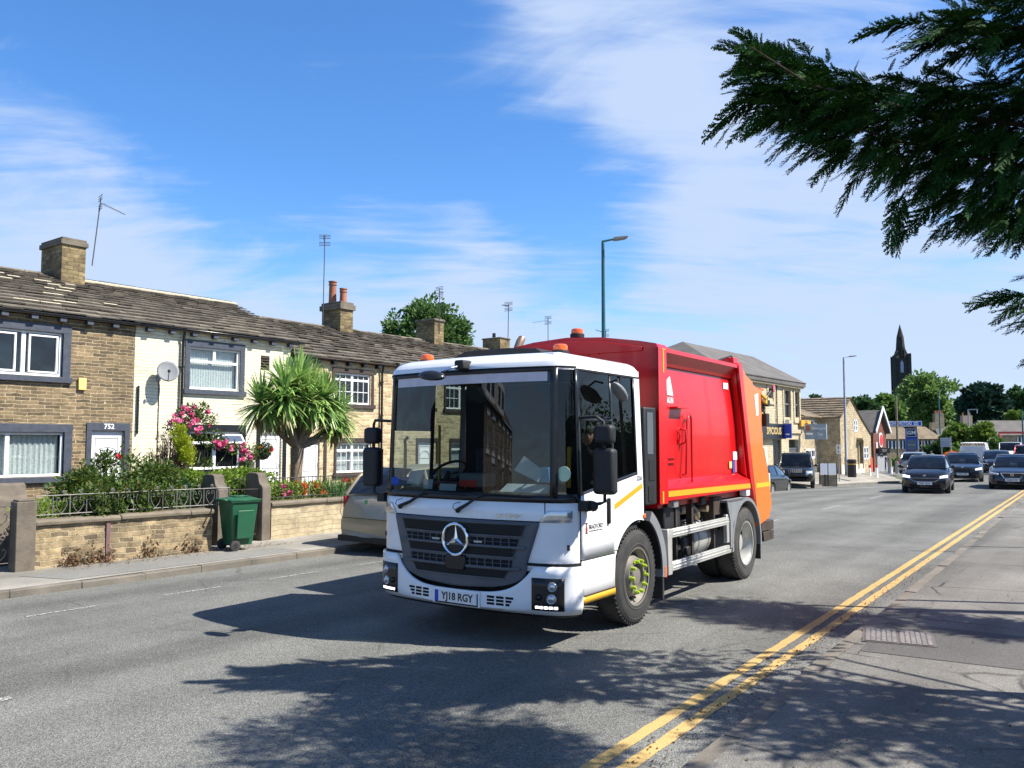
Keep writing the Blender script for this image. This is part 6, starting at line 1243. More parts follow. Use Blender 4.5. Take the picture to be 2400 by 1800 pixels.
    for s in (-1,1):
        a=hw*(.60 if lit else .55); b_=hw*.90; rows2=[]
        for q in np.linspace(0,1,6):
            x=s*(a+(b_-a)*q); y0=.02+(abs(x)/hw)**2.5*.17+.10*q; z0=hz-.06+.03*q; z1=hz+.0+.05*q if kind!='suv' else hz+.06; z0=z0 if kind!='suv' else hz-.17
            rows2.append([(x,y0-.02,z0),(x,y0-.015,(z0+z1)/2),(x,y0+.05,z1)])
        MB().grid(rows2).build('headlight',lamp_on if lit else lens,t,smooth=60,solid=-.03)
        MB().sphere((s*(hw+.09),.27*L+.1,K['gh'][0][1]+.06),(.10,.05,.07),10).box((s*(hw-.02),.27*L+.12,K['gh'][0][1]+.03),(.12,.04,.03)).build('door_mirror',pm if kind!='x' else black_plastic,t,smooth=50)
        if rear: 
            i=-2; MB().box((s*hw*.86,L-(.06 if kind!='mpv' else .19),.80 if kind!='mpv' else .90),(.07,.10,.24)).build('tail_light',redlens,t,bevel=.02,seg=3)
        MB().box((s*hw*.74,.055+.08,zb+.20),(.10,.03,.06)).build('fog_lamp',chrome if grille=='hex' else lens,t,bevel=.012)
    y0=-.005
    if grille=='hex':
        P6=[(-.48,.60),(.48,.60),(.52,.57),(.36,.47),(-.36,.47),(-.52,.57)]; g=MB().prism(P6,'y',-.012,.1).build('grille',black_gloss,t); MB().tube([(p[0],-.014+(abs(p[0])/hw)**2.5*.05,p[1]) for p in P6+P6[:1]],.013,6).build('grille_surround',chrome,g)
    elif grille=='vee':
        P6=[(-.42,.70),(.42,.70),(.30,.48),(-.30,.48)]; g=MB().prism(P6,'y',-.012,.1).build('grille',black_gloss,t); MB().tube([(p[0],-.016,p[1]) for p in P6+P6[:1]],.022,6).lathe([(.0,-.01),(.065,-.01),(.065,.01),(0,.01)],(0,-.03,.64),'y',16).build('grille_surround',chrome,g)
        MB().lathe([(0,-.012),(.05,-.012),(.05,.012),(0,.012)],(0,-.035,.64),'y',16).build('badge_centre',mid_grey,g)
    elif grille=='slots':
        g=MB().bx(-.36,.36,-.01,.1,.80,1.02).build('grille',black_gloss,t)
        s_=MB()
        for k in range(7): s_.bx(-.33+.10*k,-.29+.10*k+.015,-.03,-.005,.81,1.01)
        s_.build('grille_bars',chrome,g,bevel=.006,seg=1)
    elif grille=='kidney':
        g=MB().bx(-.33,-.02,-.01,.1,.52,.68).bx(.02,.33,-.01,.1,.52,.68).build('grille',black_gloss,t)
    else: g=MB().bx(-.4,.4,-.01,.1,.50,.62).build('grille',black_gloss,t,bevel=.01)
    if not rear and kind!='mpv': MB().bx(-hw*.62,hw*.62,.02,.1,zb+.05,zb+.16).build('lower_intake',dark_void,t)
    if grille in('hex','kidney') : MB().sphere((0,-.0,.70 if grille=='hex' else .74),(.055,.02,.03),10).build('badge',chrome,t)
    zp={'suv':.62,'vee':.40}.get(kind if kind=='suv' else grille,.40)
    if plate and not rear: p_=MB().box((0,-.03,zp),(.52,.012,.112)).build('number_plate',plate_w,t); textobj(plate,.10,black_gloss,p_,(0,-.037,zp),(PI/2,0,0),'plate_lettering',.001,sx=.9,bold=.002)
    if rear and kind!='mpv': p_=MB().box((0,L+.02,.72),(.52,.012,.112)).build('number_plate',plate_y,t)
    if rails: MB().tube([(-hw*.72,.42*L,1.86),(-hw*.72,.45*L,1.90),(-hw*.72,.88*L,1.89),(-hw*.72,.9*L,1.85)],.018,6).tube([(hw*.72,.42*L,1.86),(hw*.72,.45*L,1.90),(hw*.72,.88*L,1.89),(hw*.72,.9*L,1.85)],.018,6).build('roof_rail',alu,t,smooth=60)
    if plug=='rear':  # detail of the beige car's tailgate
        ln=MB().tube([(-hw*.80,L-.03,1.0),(-hw*.78,L+.01,.72),(-hw*.7,L+.035,.62),(hw*.7,L+.035,.62),(hw*.78,L+.01,.72),(hw*.80,L-.03,1.0)],.006,4); ln.build('tailgate_gap',dark_void,t)
        MB().bx(-hw*.9,hw*.9,L-.12,L-.02,.16,.27).build('lower_valance',black_plastic,t)
        MB().lathe([(0,-.01),(.045,-.01),(.045,.01),(0,.01)],(0,L-.03,.93),'y',14).build('badge',chrome,t)
    return t
GR='cars on the far stretch of road'
def gp(px,py,z=0): r=ray(px,py); return CP+r*((z-CH)/r.z)
c=gp(2168,1157); car('black hatchback with white-lit headlamps and silver-rimmed grille leading the oncoming traffic',(c.x,c.y,0),R(7),4.04,1.735,'hatch',p_black,'YE67 ULO','hex',True,GR,scale=1.0)
c=gp(2262,1130); car('dark saloon with round white headlights behind the leading hatchback',(c.x-.1,c.y,0),R(9),4.7,1.87,'saloon',p_black,'YP58 OZX','kidney',True,GR,wr=.33)
c=gp(2375,1148); car('dark blue saloon with chrome V-shaped grille at the right edge of the photo',(c.x-.02,c.y,0),R(5),4.75,1.82,'saloon',p_navy,'GL08 PWF','vee',False,GR,wr=.32)
c=at(2335,1115,52); car('dark car queued between the white-lit saloon and the white van',(c.x,c.y,0),R(6),4.5,1.8,'hatch',p_black,'MA12 KLO','bar',False,GR)
c=at(2372,1090,50); car('dark red-roofed car right behind the chrome-grilled saloon',(c.x+.4,c.y+4,0),R(5),4.3,1.8,'suv',p_red,None,'bar',False,GR)
c=at(1897,1152,44); car('big black off-roader with roof rails parked on the left before the shopfront',(c.x-.60,c.y-.4,H(c.x,c.y)),R(17),4.75,1.86,'suv',p_black,None,'slots',False,'cars parked by the shopfronts',wr=.385,scale=1.03,rails=True,wy=(.19,.79))
c=at(1853,1158,41.5); car('black hatchback parked nose-out, half hidden by the orange tailgate',(c.x-.85,c.y+.5,c.z),R(182),4.0,1.70,'hatch',p_black,None,'bar',False,'cars parked by the shopfronts')
car('beige people carrier parked half on the left pavement, seen from behind beside the lorry cab',(-11.28,14.42,.05),R(180.5),4.28,1.74,'mpv',p_beige,None,'bar',False,None,rear=True,plug='rear',wr=.32,scale=.94)
c=at(2123,1110,56); car('silver-roofed dark car facing away just left of the leading hatchback',(c.x,c.y+4,-.15),R(186),4.2,1.75,'hatch',p_silver,None,'bar',False,GR,rear=True)
# white van facing away with chevrons
c=at(2271,1108,66); vn=car('white van facing away with red and yellow chevrons on its rear doors',(c.x,c.y+4.9,0),R(184),4.9,1.95,'van',p_white,None,'bar',False,GR,name='van',cat='van',wr=.33,rear=False)
L_=4.9; v=MB().bx(-.80,.80,L_+.0,L_+.03,1.72,1.92).build('chevron_board',mat('chevron_pale',(.72,.66,.40),.5),vn); s_=MB()
for k in range(4):
    for sg in (-1,1): x=sg*(.10+.19*k); s_.add([(x,L_+.034,1.92),(x+sg*.09,L_+.034,1.92),(x+sg*.22,L_+.034,1.72),(x+sg*.13,L_+.034,1.72)],[(0,1,2,3)])
s_.build('chevrons',redlens,v); MB().bx(-.66,.66,L_,L_+.02,.7,1.62).build('door_panel',mat('pale_panel',(.55,.58,.62),.4),vn); MB().bx(-.9,-.82,L_-.02,L_+.03,.8,1.15).bx(.82,.9,L_-.02,L_+.03,.8,1.15).build('tail_light',redlens,vn)
# white pickup in front of a red lorry
c=at(2368,1095,72); car('white-fronted van approaching behind the dark cars',(c.x,c.y,0),R(5),4.9,1.95,'van',p_white,None,'bar',False,GR,name='van',cat='van')
c=at(2378,1085,80); rl=thing('lorry','red flatbed lorry frame behind the white-fronted van','lorry',(c.x,c.y,0),R(5),None)
MB().bx(-1.25,-1.15,0,6,.8,3.0).bx(1.15,1.25,0,6,.8,3.0).bx(-1.25,1.25,0,.1,2.85,3.0).bx(-1.25,1.25,5.9,6,2.85,3.0).bx(-1.25,1.25,0,6,.8,1.0).build('body',p_red,rl)
for f in (1,5):
    for s in (-1,1): MB().lathe([(0,-.15),(.48,-.15),(.48,.15),(0,.15)],(s*1.05,f,.48),'x',18).build('wheel',rubber,rl)
# ================================================================ far end of the street
def rect(px0,py0,px1,py1,X): a=onx(px0,(py0+py1)/2,X); b=onx(px1,(py0+py1)/2,X); c=onx((px0+px1)/2,py0,X); d=onx((px0+px1)/2,py1,X); return (a.y,b.y,d.z,c.z)
m_b1=stone('stone_buff',(.54,.46,.31),(.48,.41,.28),(.48,.41,.28),.45,.16,.012,.30,.9,.2,stcol=(.25,.20,.12)); m_b2=stone('stone_cottage',(.50,.41,.26),(.38,.30,.19),(.42,.35,.24),.40,.15,.014,.45,.9,.3,stcol=(.14,.11,.07)); m_brick=stone('red_brick',(.20,.06,.035),(.14,.045,.03),(.18,.12,.09),.23,.075,.01,.2,.5,.2); m_far=stone('stone_far',(.42,.33,.20),(.30,.23,.14),(.36,.30,.2),.4,.16,.012,.4,.6,.3)
m_church=stone('stone_soot',(.065,.06,.055),(.04,.038,.036),(.03,.03,.03),.8,.35,.02,.4,.8,.3,stcol=(.07,.06,.045)); m_fslate=mat('far_slate',(.11,.10,.092),.9,var=.3,vs=1.2,bump=.5,bs=4); m_fslate2=mat('far_stone_slate',(.17,.13,.085),.9,var=.35,vs=1.5,bump=.5,bs=4)
# shop building
X1=-19.2; s1b=thing('shop_building','two-storey buff stone shop building with hipped slate roof behind the orange tailgate','building',(X1,50,-.4)); yR=onx(1875,898,X1).y; zE=onx(1875,898,X1).z; fy_=onx(1600,812,X1-4.5).y; yL=fy_-4
ww=[rect(1837,915.5,1852,978,X1),rect(1862,919,1872.5,978,X1),rect(1800,910,1811,933,X1)]; ww=[(a,b,c,d) for a,b,c,d in ww]+[(yR-10,yR-9,ww[0][2],ww[0][3])]
shp=[rect(1849,1030,1871,1066,X1),rect(1812,1030,1832,1090,X1)]
mb=MB(); wallx(mb,X1,yL,yR,-1,zE,ww+[(shp[0][0],shp[0][1],-.9,shp[0][3]),(shp[1][0],shp[1][1],-.9,shp[1][3])],.25); mb.quad((X1,yL,-1),(X1-9,yL,-1),(X1-9,yL,zE),(X1,yL,zE)); mb.quad((X1,yR,-1),(X1-9,yR,-1),(X1-9,yR,zE),(X1,yR,zE)); mb.build('wall',m_b1,s1b,world=True,recalc=False)
rR=onx(1765,836,X1-4.5)
rf=MB(); z0=zE-.02; A_=(X1+.35,yL-.3,z0);B__=(X1+.35,yR+.3,z0);C_=(X1-9.3,yR+.3,z0);D_=(X1-9.3,yL-.3,z0);E_=(X1-4.5,rR.y,rR.z);F_=(X1-4.5,fy_,rR.z)
rf.add([A_,B__,C_,D_,E_,F_],[(0,1,4,5),(1,2,4),(2,3,5,4),(3,0,5)]); rf.bx(X1,X1+.3,yL,yR+.25,zE-.3,zE-.05); rf.build('roof',m_fslate,s1b,world=True,solid=.08)
MB().bx(X1,X1+.22,yL,yR+.1,zE-.42,zE-.30).bx(X1,X1+.12,yL,yR,ww[0][2]-1.05,ww[0][2]-.8).build('cornice',coping_stone if 0 else m_b1,s1b,world=True)
for a,b,c,d in ww:
    w=MB().bx(X1-.2,X1-.15,a,b,c,d).build('window',black_gloss,s1b,world=True); f=MB().bx(X1-.14,X1-.1,(a+b)/2-.03,(a+b)/2+.03,c,d).bx(X1-.15,X1-.1,a,b,(c+d)/2-.04,(c+d)/2+.04).build('frame',mid_grey,w); f.location=-s1b.location
    MB().bx(X1,X1+.05,a-.22,a-.002,c-.2,d+.2).bx(X1,X1+.05,b+.002,b+.22,c-.2,d+.2).bx(X1,X1+.06,a-.22,b+.22,d+.2,d+.42).bx(X1,X1+.08,a-.25,b+.25,c-.4,c-.2).build('window_surround',m_b1,s1b,world=True)
pipe(s1b,X1,onx(1818,950,X1).y,ww[0][2]-.7,zE-.1)
r=rect(1800,993,1842,1029,X1+.3); fs=MB().bx(X1,X1+.3,yR-9,r[1],r[2],r[3]).build('fascia_sign',black_gloss,s1b,world=True); o=textobj('SPICIOUS',.62,mat('gold_letters',(.60,.45,.2),.4),fs,(X1+.32-s1b.location.x,(r[0]+r[1])/2-.6-50,(r[2]+r[3])/2+.4),(PI/2,0,PI/2),'shop_lettering',.01,bold=.01)
MB().bx(X1-.2,X1-.1,yR-9,shp[1][0]-.1,-.9,shp[1][3]).bx(X1-.2,X1-.12,*shp[1][:2],-.9,shp[1][3]).build('shopfront',black_gloss,s1b,world=True)
mb=MB()
for k in range(22): mb.bx(X1-.12,X1-.08+.02*(k%2),shp[0][0],shp[0][1],-.9+.115*k,-.9+.115*k+.1)
mb.build('roller_shutter',mat('shutter_grey',(.12,.13,.14),.5,metal=.4),s1b,world=True)
r=rect(1841,994,1848,1027,X1+.5); q=thing('shop_sign','tall blue sign panel on the corner of the black fascia','sign',(X1+.3,(r[0]+r[1])/2,r[2])); MB().bx(0,.5,-.06,.06,0,r[3]-r[2]).build('panel',mat('sign_blue',(.02,.06,.42),.4),q); MB().bx(.12,.38,-.065,-.0605,.95,1.2).bx(.12,.38,-.065,-.0605,.2,.3).build('lettering',white_upvc,q)
r=rect(1850,1006,1879,1026,X1+.5); q=thing('shop_sign','pale blue projecting shop sign reading skin care beside the blue panel','sign',(X1+.3,yR-.1,r[2])); w_=1.45; MB().bx(0,w_,-.08,.08,-.1,.95).build('panel',mat('sign_grey',(.22,.30,.38),.4,var=.3,vs=3),q); textobj('SkinCare',.27,white_upvc,q,(.95,-.085,.65),(PI/2,0,0),'lettering',.004); textobj('Tan',.26,white_upvc,q,(1.05,-.085,.25),(PI/2,0,0),'lettering',.004); MB().bx(.1,.35,-.085,-.081,.45,.85).build('picture',terracotta,q); MB().bx(.08,.55,-.086,-.082,.2,.35).build('label',white_upvc,q)
# cottage with wing and gable
Xw=X1; q=thing('stone_cottage','stone cottage with big gable to the road and stone slate roof beyond the shops','cottage',(X1+1,64,-.3)); yw1=onx(1920,1036,Xw).y; ray_=ray(1970,1036); Xg=ray_.x/ray_.y*yw1
b2=q; zg=lambda py,px,X:onx(px,py,X).z
wn=[rect(1884,984,1909.5,1014,Xw),rect(1886,1052,1911,1075,Xw)]; zw=onx(1900,979,Xw).z
mb=MB(); wallx(mb,Xw,yR,yw1,-.9,zw,wn,.2); zc=onx(1970,977,Xg).z; y2=onx(2019,1036,Xg).y; y3=onx(2041,1036,Xg).y; ya=onx(1991,932,Xg).y; za=onx(1991,932,Xg).z
gw_=[rect(2000,983,2009.5,1012,Xg),rect(2024,1047,2036,1077,Xg),rect(2011.5,1036,2020.5,1098,Xg)]
wallx(mb,Xg,yw1,y3,-.9,zc-1.25,[gw_[1],gw_[2]],.2); wallx(mb,Xg,yw1,y2,zc-1.25,zc,[gw_[0]],.2); mb.poly([(Xg,yw1,zc),(Xg,y2,zc),(Xg,ya,za)]); mb.poly([(Xg,y2,zc-1.25),(Xg,y3,zc-1.25),(Xg,y2,zc)])
mb.quad((Xg,yw1,-.9),(Xg,yw1,zc),(Xg-8,yw1,zc),(Xg-8,yw1,-.9)); mb.build('wall',m_b2,b2,world=True,recalc=False)
MB().bx(Xg,Xg+.03,yw1,y2+.6,-.9,.35).build('painted_base',mat('cream_base',(.72,.66,.48),.8,grime=.2),b2,world=True)
slateroof(b2,'roof',0,0,1,1,0,0,0,0,m_slate) if 0 else None
rows=MB(); n=9
for i in range(n):   # courses of the slope facing the viewer, ridge runs away from the road
    t0,t1=i/n,(i+1.25)/n; P0=lambda x,t,l=0:(x,(yw1-.25)+(ya-yw1+.25)*min(t,1),(zc-.1)+(za-zc+.14)*min(t,1)+l)
    x=Xg+.12
    while x>Xg-8.5:
        w=random.uniform(.5,.95); e=random.uniform(-.012,.012)
        rows.add([P0(x,t0+e,.02),P0(x-w+.02,t0+e,.02),P0(x-w+.02,t0+e,.10),P0(x,t0+e,.10),P0(x-w+.02,t1,.02),P0(x,t1,.02)],[(0,1,2,3),(3,2,4,5)],0 if random.random()<.7 else 1); x-=w
    if i==0: pass
rows.add([(Xg+.1,ya,za),(Xg-8.5,ya,za),(Xg-8.5,y2+.2,zc-.1),(Xg+.1,y2+.2,zc-.1)],[(0,1,2,3)],0); rows.add([(Xg+.1,yw1,zc-.1),(Xg-8.5,yw1,zc-.1),(Xg-8.5,ya,za-.05),(Xg+.1,ya,za-.05)],[(0,1,2,3)],0)
rows.add([(Xg+.1,y2,zc),(Xg+.1,y3+.15,zc-1.3),(Xg-5,y3+.15,zc-1.3),(Xg-5,y2,zc)],[(0,1,2,3)],0)
rows.build('roof',[m_fslate2,m_slate2],b2,world=True,recalc=False)
MB().add([(Xw+.3,yR,zw),(Xw+.3,yw1-.0,zw),(Xw-2,yw1-.6,zw+1.0),(Xw-2,yR+.6,zw+1.0)],[(0,1,2,3)]).build('wing_roof',m_fslate2,b2,world=True,solid=.07)
for a,b,c,d in wn: w=MB().bx(Xw-.15,Xw-.1,a,b,c,d).build('window',black_gloss,b2,world=True); f=MB().bx(Xw-.1,Xw+.02,a,a+.14,c,d).bx(Xw-.1,Xw+.02,b-.14,b,c,d).bx(Xw-.1,Xw+.02,a,b,d-.12,d).bx(Xw-.1,Xw+.02,a,b,c,c+.14).bx(Xw-.1,Xw+.02,(a+b)/2+.2,(a+b)/2+.3,c,d).build('frame',white_upvc,w); f.location=-b2.location
for i,(a,b,c,d) in enumerate(gw_):
    w=MB().bx(Xg-.15,Xg-.1,a,b,c,d).build('window' if i<2 else 'door',black_gloss if i<2 else dark_brown,b2,world=True)
    if i<2: f=MB().bx(Xg-.1,Xg+.02,a,a+.1,c,d).bx(Xg-.1,Xg+.02,b-.1,b,c,d).bx(Xg-.1,Xg+.02,(a+b)/2-.07,(a+b)/2+.07,c,d).bx(Xg-.1,Xg+.02,a,b,d-.1,d).bx(Xg-.1,Xg+.02,a,b,c,c+.1).bx(Xg-.1,Xg+.0,a,b,(c+d)/2-.03,(c+d)/2+.03).build('frame',white_upvc,w); f.location=-b2.location
    else: f=MB().bx(Xg,Xg+.45,a-.35,b+.35,d+.15,d+.3).bx(Xg,Xg+.1,a-.15,a,c,d+.15).bx(Xg,Xg+.1,b,b+.15,c,d+.15).build('door_hood',m_b2,w); f.location=-b2.location
MB().bx(Xg-4.5,Xg-3.9,ya-.3,ya+.3,za-.2,za+.7).build('chimney',m_church,b2,world=True)
r=rect(1876,985,1898,1000,Xw+.15); q=thing('shop_sign','mustard yellow sign board with three lines of writing on the cottage wing','sign',(Xw+.1,r[0],r[2])); MB().bx(0,.12,0,r[1]-r[0],0,r[3]-r[2]).build('panel',mat('sign_mustard',(.62,.33,.05),.5),q)
for k,tx in enumerate(('CARPET','& FLOORING','REPAIRS')): textobj(tx,(r[3]-r[2])*.26,black_gloss,q,(.125,(r[1]-r[0])*.5,(r[3]-r[2])*(.78-.28*k)),(PI/2,0,PI/2),'lettering',.002)
# brick gable building
Xb=-22.; yb0=onx(2047,1036,Xb).y; yb1=onx(2077,1036,Xb).y; ybm=(yb0+yb1)/2; za=onx(2060,963,Xb).z; ze=onx(2047,1008,Xb).z; bb=thing('brick_building','red brick building with white bargeboards and a round red emblem on its gable','building',(Xb,ybm,-1))
mb=MB().add([(Xb,yb0,-1.4),(Xb,yb1,-1.4),(Xb,yb1,ze),(Xb,ybm,za),(Xb,yb0,ze)],[(0,1,2,3,4)]); mb.quad((Xb,yb0,-1.4),(Xb-9,yb0,-1.4),(Xb-9,yb0,ze),(Xb,yb0,ze)); mb.build('wall',m_brick,bb,world=True,recalc=False); MB().bx(Xb-6,Xb-.3,yb0-.04,yb0-.02,.3,ze-.2).build('render',mat('render_grey',(.42,.43,.46),.8),bb,world=True)
MB().add([(Xb+.35,yb0-.35,ze-.25),(Xb-9,yb0-.35,ze-.25),(Xb-9,ybm,za+.08),(Xb+.35,ybm,za+.08)],[(0,1,2,3)]).add([(Xb+.35,yb1+.35,ze-.25),(Xb-9,yb1+.35,ze-.25),(Xb-9,ybm,za+.08),(Xb+.35,ybm,za+.08)],[(0,1,2,3)]).build('roof',m_fslate,bb,world=True,solid=.1)
MB().prism([(yb0-.45,ze-.4),(ybm,za+.12),(yb1+.45,ze-.4),(yb1+.45,ze-.05),(ybm,za+.5),(yb0-.45,ze-.05)],'x',Xb+.36,Xb+.45).build('bargeboard',white_upvc,bb,world=True)
MB().lathe([(0,0),(.75,0),(.75,.06),(0,.06)],(0,0,0),'x',28).build('emblem_rim',white_upvc,bb).location=(.02,.2,3.2); MB().lathe([(0,0),(.58,0),(.58,.06),(0,.06)],(0,0,0),'x',28).build('emblem',mat('emblem_red',(.65,.05,.05),.5),bb).location=(.06,.2,3.2); MB().prism([(-.6,2.2),(.6,2.2),(.45,1.3),(0,1.6),(-.45,1.3)],'x',.03,.08).bx(.03,.08,-1.9,-1.5,1.5,3.0).build('emblem_figure',white_upvc,bb).location=(0,.2,0)
MB().bx(Xb,Xb+.3,yb0+.8,yb1+.2,ze-2.35,ze-1.8).build('sign_board',black_gloss,bb,world=True); o=textobj('SPICE HUT',.4,mid_grey,bb,(.32,.4,ze-2.08+1),(PI/2,0,PI/2),'lettering',.01)
MB().bx(Xb,Xb+.08,yb0+1.0,yb1-.1,-1.3,ze-2.5).build('roller_shutter',mat('shutter_pale',(.30,.31,.33),.6),bb,world=True)
# filling-station signs
a=at(2072,987,115); b=at(2157,999,115); q=thing('canopy_sign','long blue filling-station canopy with white edge and white lettering','sign',((a.x+b.x)/2,(a.y+b.y)/2,b.z),R(22)); L=(Vector((b.x-a.x,b.y-a.y,0))).length; h_=a.z-b.z
cb_=mat('canopy_blue',(.012,.06,.45),.4); MB().bx(-L/2,L/2,0,5,0,h_).build('canopy',white_upvc,q); MB().bx(-L/2+.05,L/2-.12,-.03,0,.1,h_-.1).build('fascia',cb_,q); textobj('GOHIL MOTORS',.62,white_upvc,q,(-.30,-.04,h_/2),(PI/2,0,0),'lettering',.01,bold=.02,sx=.66); MB().bx(1.45,2.0,-.05,-.03,.15,h_-.15).build('logo_panel',white_upvc,q); textobj('GM',.3,cb_,q,(1.72,-.06,h_/2),(PI/2,0,0),'logo_lettering',.01)
for s in (-1,1): MB().bx(s*L*.38-.12,s*L*.38+.12,1,1.24,-5,0).build('column',mid_grey,q)
a=at(2123,1003,100); b=at(2148,1003,100); q=thing('price_totem','tall blue price totem with letters GM in a rounded frame','sign',(a.x*.5+b.x*.5,a.y*.5+b.y*.5,-1.2),R(22)); hh=a.z+1.2; w_=.62
MB().bx(-w_,w_,0,.4,0,hh).build('totem',cb_,q,bevel=.02); MB().bx(-w_,w_,-.02,0,hh-1.15,hh).build('head_panel',mat('totem_navy',(.01,.015,.06),.4),q); textobj('GM',.62,white_upvc,q,(0,-.04,hh-.58),(PI/2,0,0),'lettering',.01,bold=.01)
MB().bx(-.5,.5,-.04,-.021,hh-.14,hh-.10).bx(-.5,.5,-.04,-.021,hh-1.06,hh-1.02).bx(-.52,-.48,-.04,-.021,hh-1.06,hh-.1).bx(.48,.52,-.04,-.021,hh-1.06,hh-.1).build('head_frame',white_upvc,q)
pp=MB(); 
for k in range(4): pp.bx(-.5,.5,-.03,-.0,hh-1.95-.72*k,hh-1.35-.72*k)
pp.build('price_panel',mat('price_panel',(.10,.15,.18),.4),q); MB().bx(-.46,.46,-.035,-.03,hh-4.3,hh-4.05).build('price_digits',white_upvc,q); MB().bx(w_+.02,w_+.12,0,.3,0,hh-.6).build('edge_strip',alu,q)
MB().bx(-.46,.46,-.036,-.031,hh-2.05,hh-1.98).build('price_strip',mat('strip_yellow',(.6,.5,.1),.5),q); MB().bx(-.46,.46,-.036,-.031,hh-2.78,hh-2.7).build('price_strip',redlens,q)
# row of far houses
def farhouse(label,px0,px1,pyr,pye,Z,rz,m=m_far,rm=m_fslate2,dz=5,wins=3,chim=(),hip=.18,zb=-3,name='house',grp='distant houses'):
    a=at(px0,pye,Z); b=at(px1,pye,Z); L=(Vector((b.x-a.x,b.y-a.y,0))).length; r_=at((px0+px1)/2,pyr,Z+2.5).z; t=thing(name,label,'house',((a.x+b.x)/2,(a.y+b.y)/2,zb),math.atan2(b.y-a.y,b.x-a.x)); e=a.z-zb; r_-=zb
    MB().bx(-L/2,L/2,0,dz,0,e).build('wall',m,t); MB().add([(-L/2-.2,-.25,e-.1),(L/2+.2,-.25,e-.1),(L/2+.2,dz+.25,e-.1),(-L/2-.2,dz+.25,e-.1),(-L/2+L*hip,dz/2,r_),(L/2-L*hip,dz/2,r_)],[(0,1,5,4),(1,2,5),(2,3,4,5),(3,0,4)]).build('roof',rm,t,solid=.05)
    for k in range(wins):
        x=-L/2+L*(k+.5)/wins; w=MB().bx(x-.5,x+.5,-.05,-.01,e-1.4,e-.35).build('window',black_gloss,t); MB().bx(x-.5,x-.38,-.09,-.052,e-1.4,e-.35).bx(x-.06,x+.06,-.09,-.052,e-1.4,e-.35).bx(x+.38,x+.5,-.09,-.052,e-1.4,e-.35).build('frame',white_upvc,w)
    for (x,w_,h_,np_) in chim:
        c_=MB().bx(x-w_,x+w_,dz/2-.4,dz/2+.4,r_-.5,r_+h_).build('chimney',m,t)
        for k in range(np_): MB().lathe([(.12,0),(.10,.45)],(x-w_+.2+(2*w_-.4)*k/max(1,np_-1),dz/2,r_+h_),n=8).build('chimney_pot',terracotta,c_)
    return t
farhouse('far stone cottage row under a broad brown roof left of the blue totem',2073,2140,1001,1027,112,R(0),wins=4,hip=.03,chim=((-1.5,.6,.5,0),))
farhouse('far stone house with hipped brown roof right of the blue totem',2141,2206,1000,1027,116,0,wins=3,hip=.25,chim=((2.0,.25,.6,0),))
farhouse('distant house with a row of clay pots on its chimney',2205,2275,1000,1030,135,0,rm=m_fslate,wins=0,hip=.05,chim=((-1.4,.75,2.2,5),))
farhouse('distant house with square pale chimney and a rendered gable',2268,2322,998,1035,128,0,m=mat('render_pink',(.42,.30,.22),.8),rm=m_fslate,wins=0,hip=.02,chim=((-.5,.75,1.6,2),))
farhouse('distant white-gabled building beside the long grey roof',2300,2326,994,1040,120,0,m=mat('render_white',(.6,.62,.66),.7),rm=m_fslate,wins=0,hip=.0)
farhouse('long grey-roofed stone building at the right edge behind the bushes',2325,2460,985,1018,105,0,rm=m_fslate,wins=1,hip=.02,dz=7)
# church
a=at(2113,900,290); ch_=thing('church_tower','dark sooty church tower with a tall pointed stone spire rising above the trees','church',(a.x,a.y,-2),R(20)); zt_=at(2113,830,290).z+2; zs_=at(2109,759,290).z+2; w=2.45
mb=MB().bx(-w,w,-w,w,0,zt_-1.5).bx(-w-.15,w+.15,-w-.15,w+.15,zt_-8,zt_-7.5)
for sx in (-1,1):
    for s2 in (-1,1): mb.bx(sx*w-.5,sx*w+.5,s2*w-.5,s2*w+.5,0,zt_-.6 if (sx,s2)!=(1,-1) else zt_+.0)
mb.build('tower',m_church,ch_); mb=MB(); rows=[]
for z,r in ((zt_-1.5,w*.70),(zt_+6,w*.46),(zs_,.05)):
    rows.append([(r*1.06*math.cos(PI/8+k*PI/4),r*1.06*math.sin(PI/8+k*PI/4),z) for k in range(8)])
mb.grid(rows,cu=True); mb.build('spire',m_church,ch_)
mb=MB()
for sx in (-1,1):
    for s2 in (-1,1): mb.add([(sx*w,s2*w,zt_-1.5),(sx*w,s2*w*.3,zt_-1.5),(sx*w*.3,s2*w,zt_-1.5),(sx*w*.38,s2*w*.38,zt_+3)],[(0,1,3),(1,2,3),(2,0,3)])
mb.build('broach',m_church,ch_); MB().prism([(-.5,zt_-6.5),(.5,zt_-6.5),(.5,zt_-3.2),(0,zt_-2.2),(-.5,zt_-3.2)],'y',-w-.12,-w+.1).build('lancet_sky',mat('sky_gap',(.35,.4,.5),.8),ch_)  # lancet panel coloured like the bright sky seen through the opening
MB().prism([(-.7,zt_-1.0),(.7,zt_-1.0),(0,zt_+2.0)],'y',-w*.8,-w+1.6).build('lucarne',m_church,ch_)
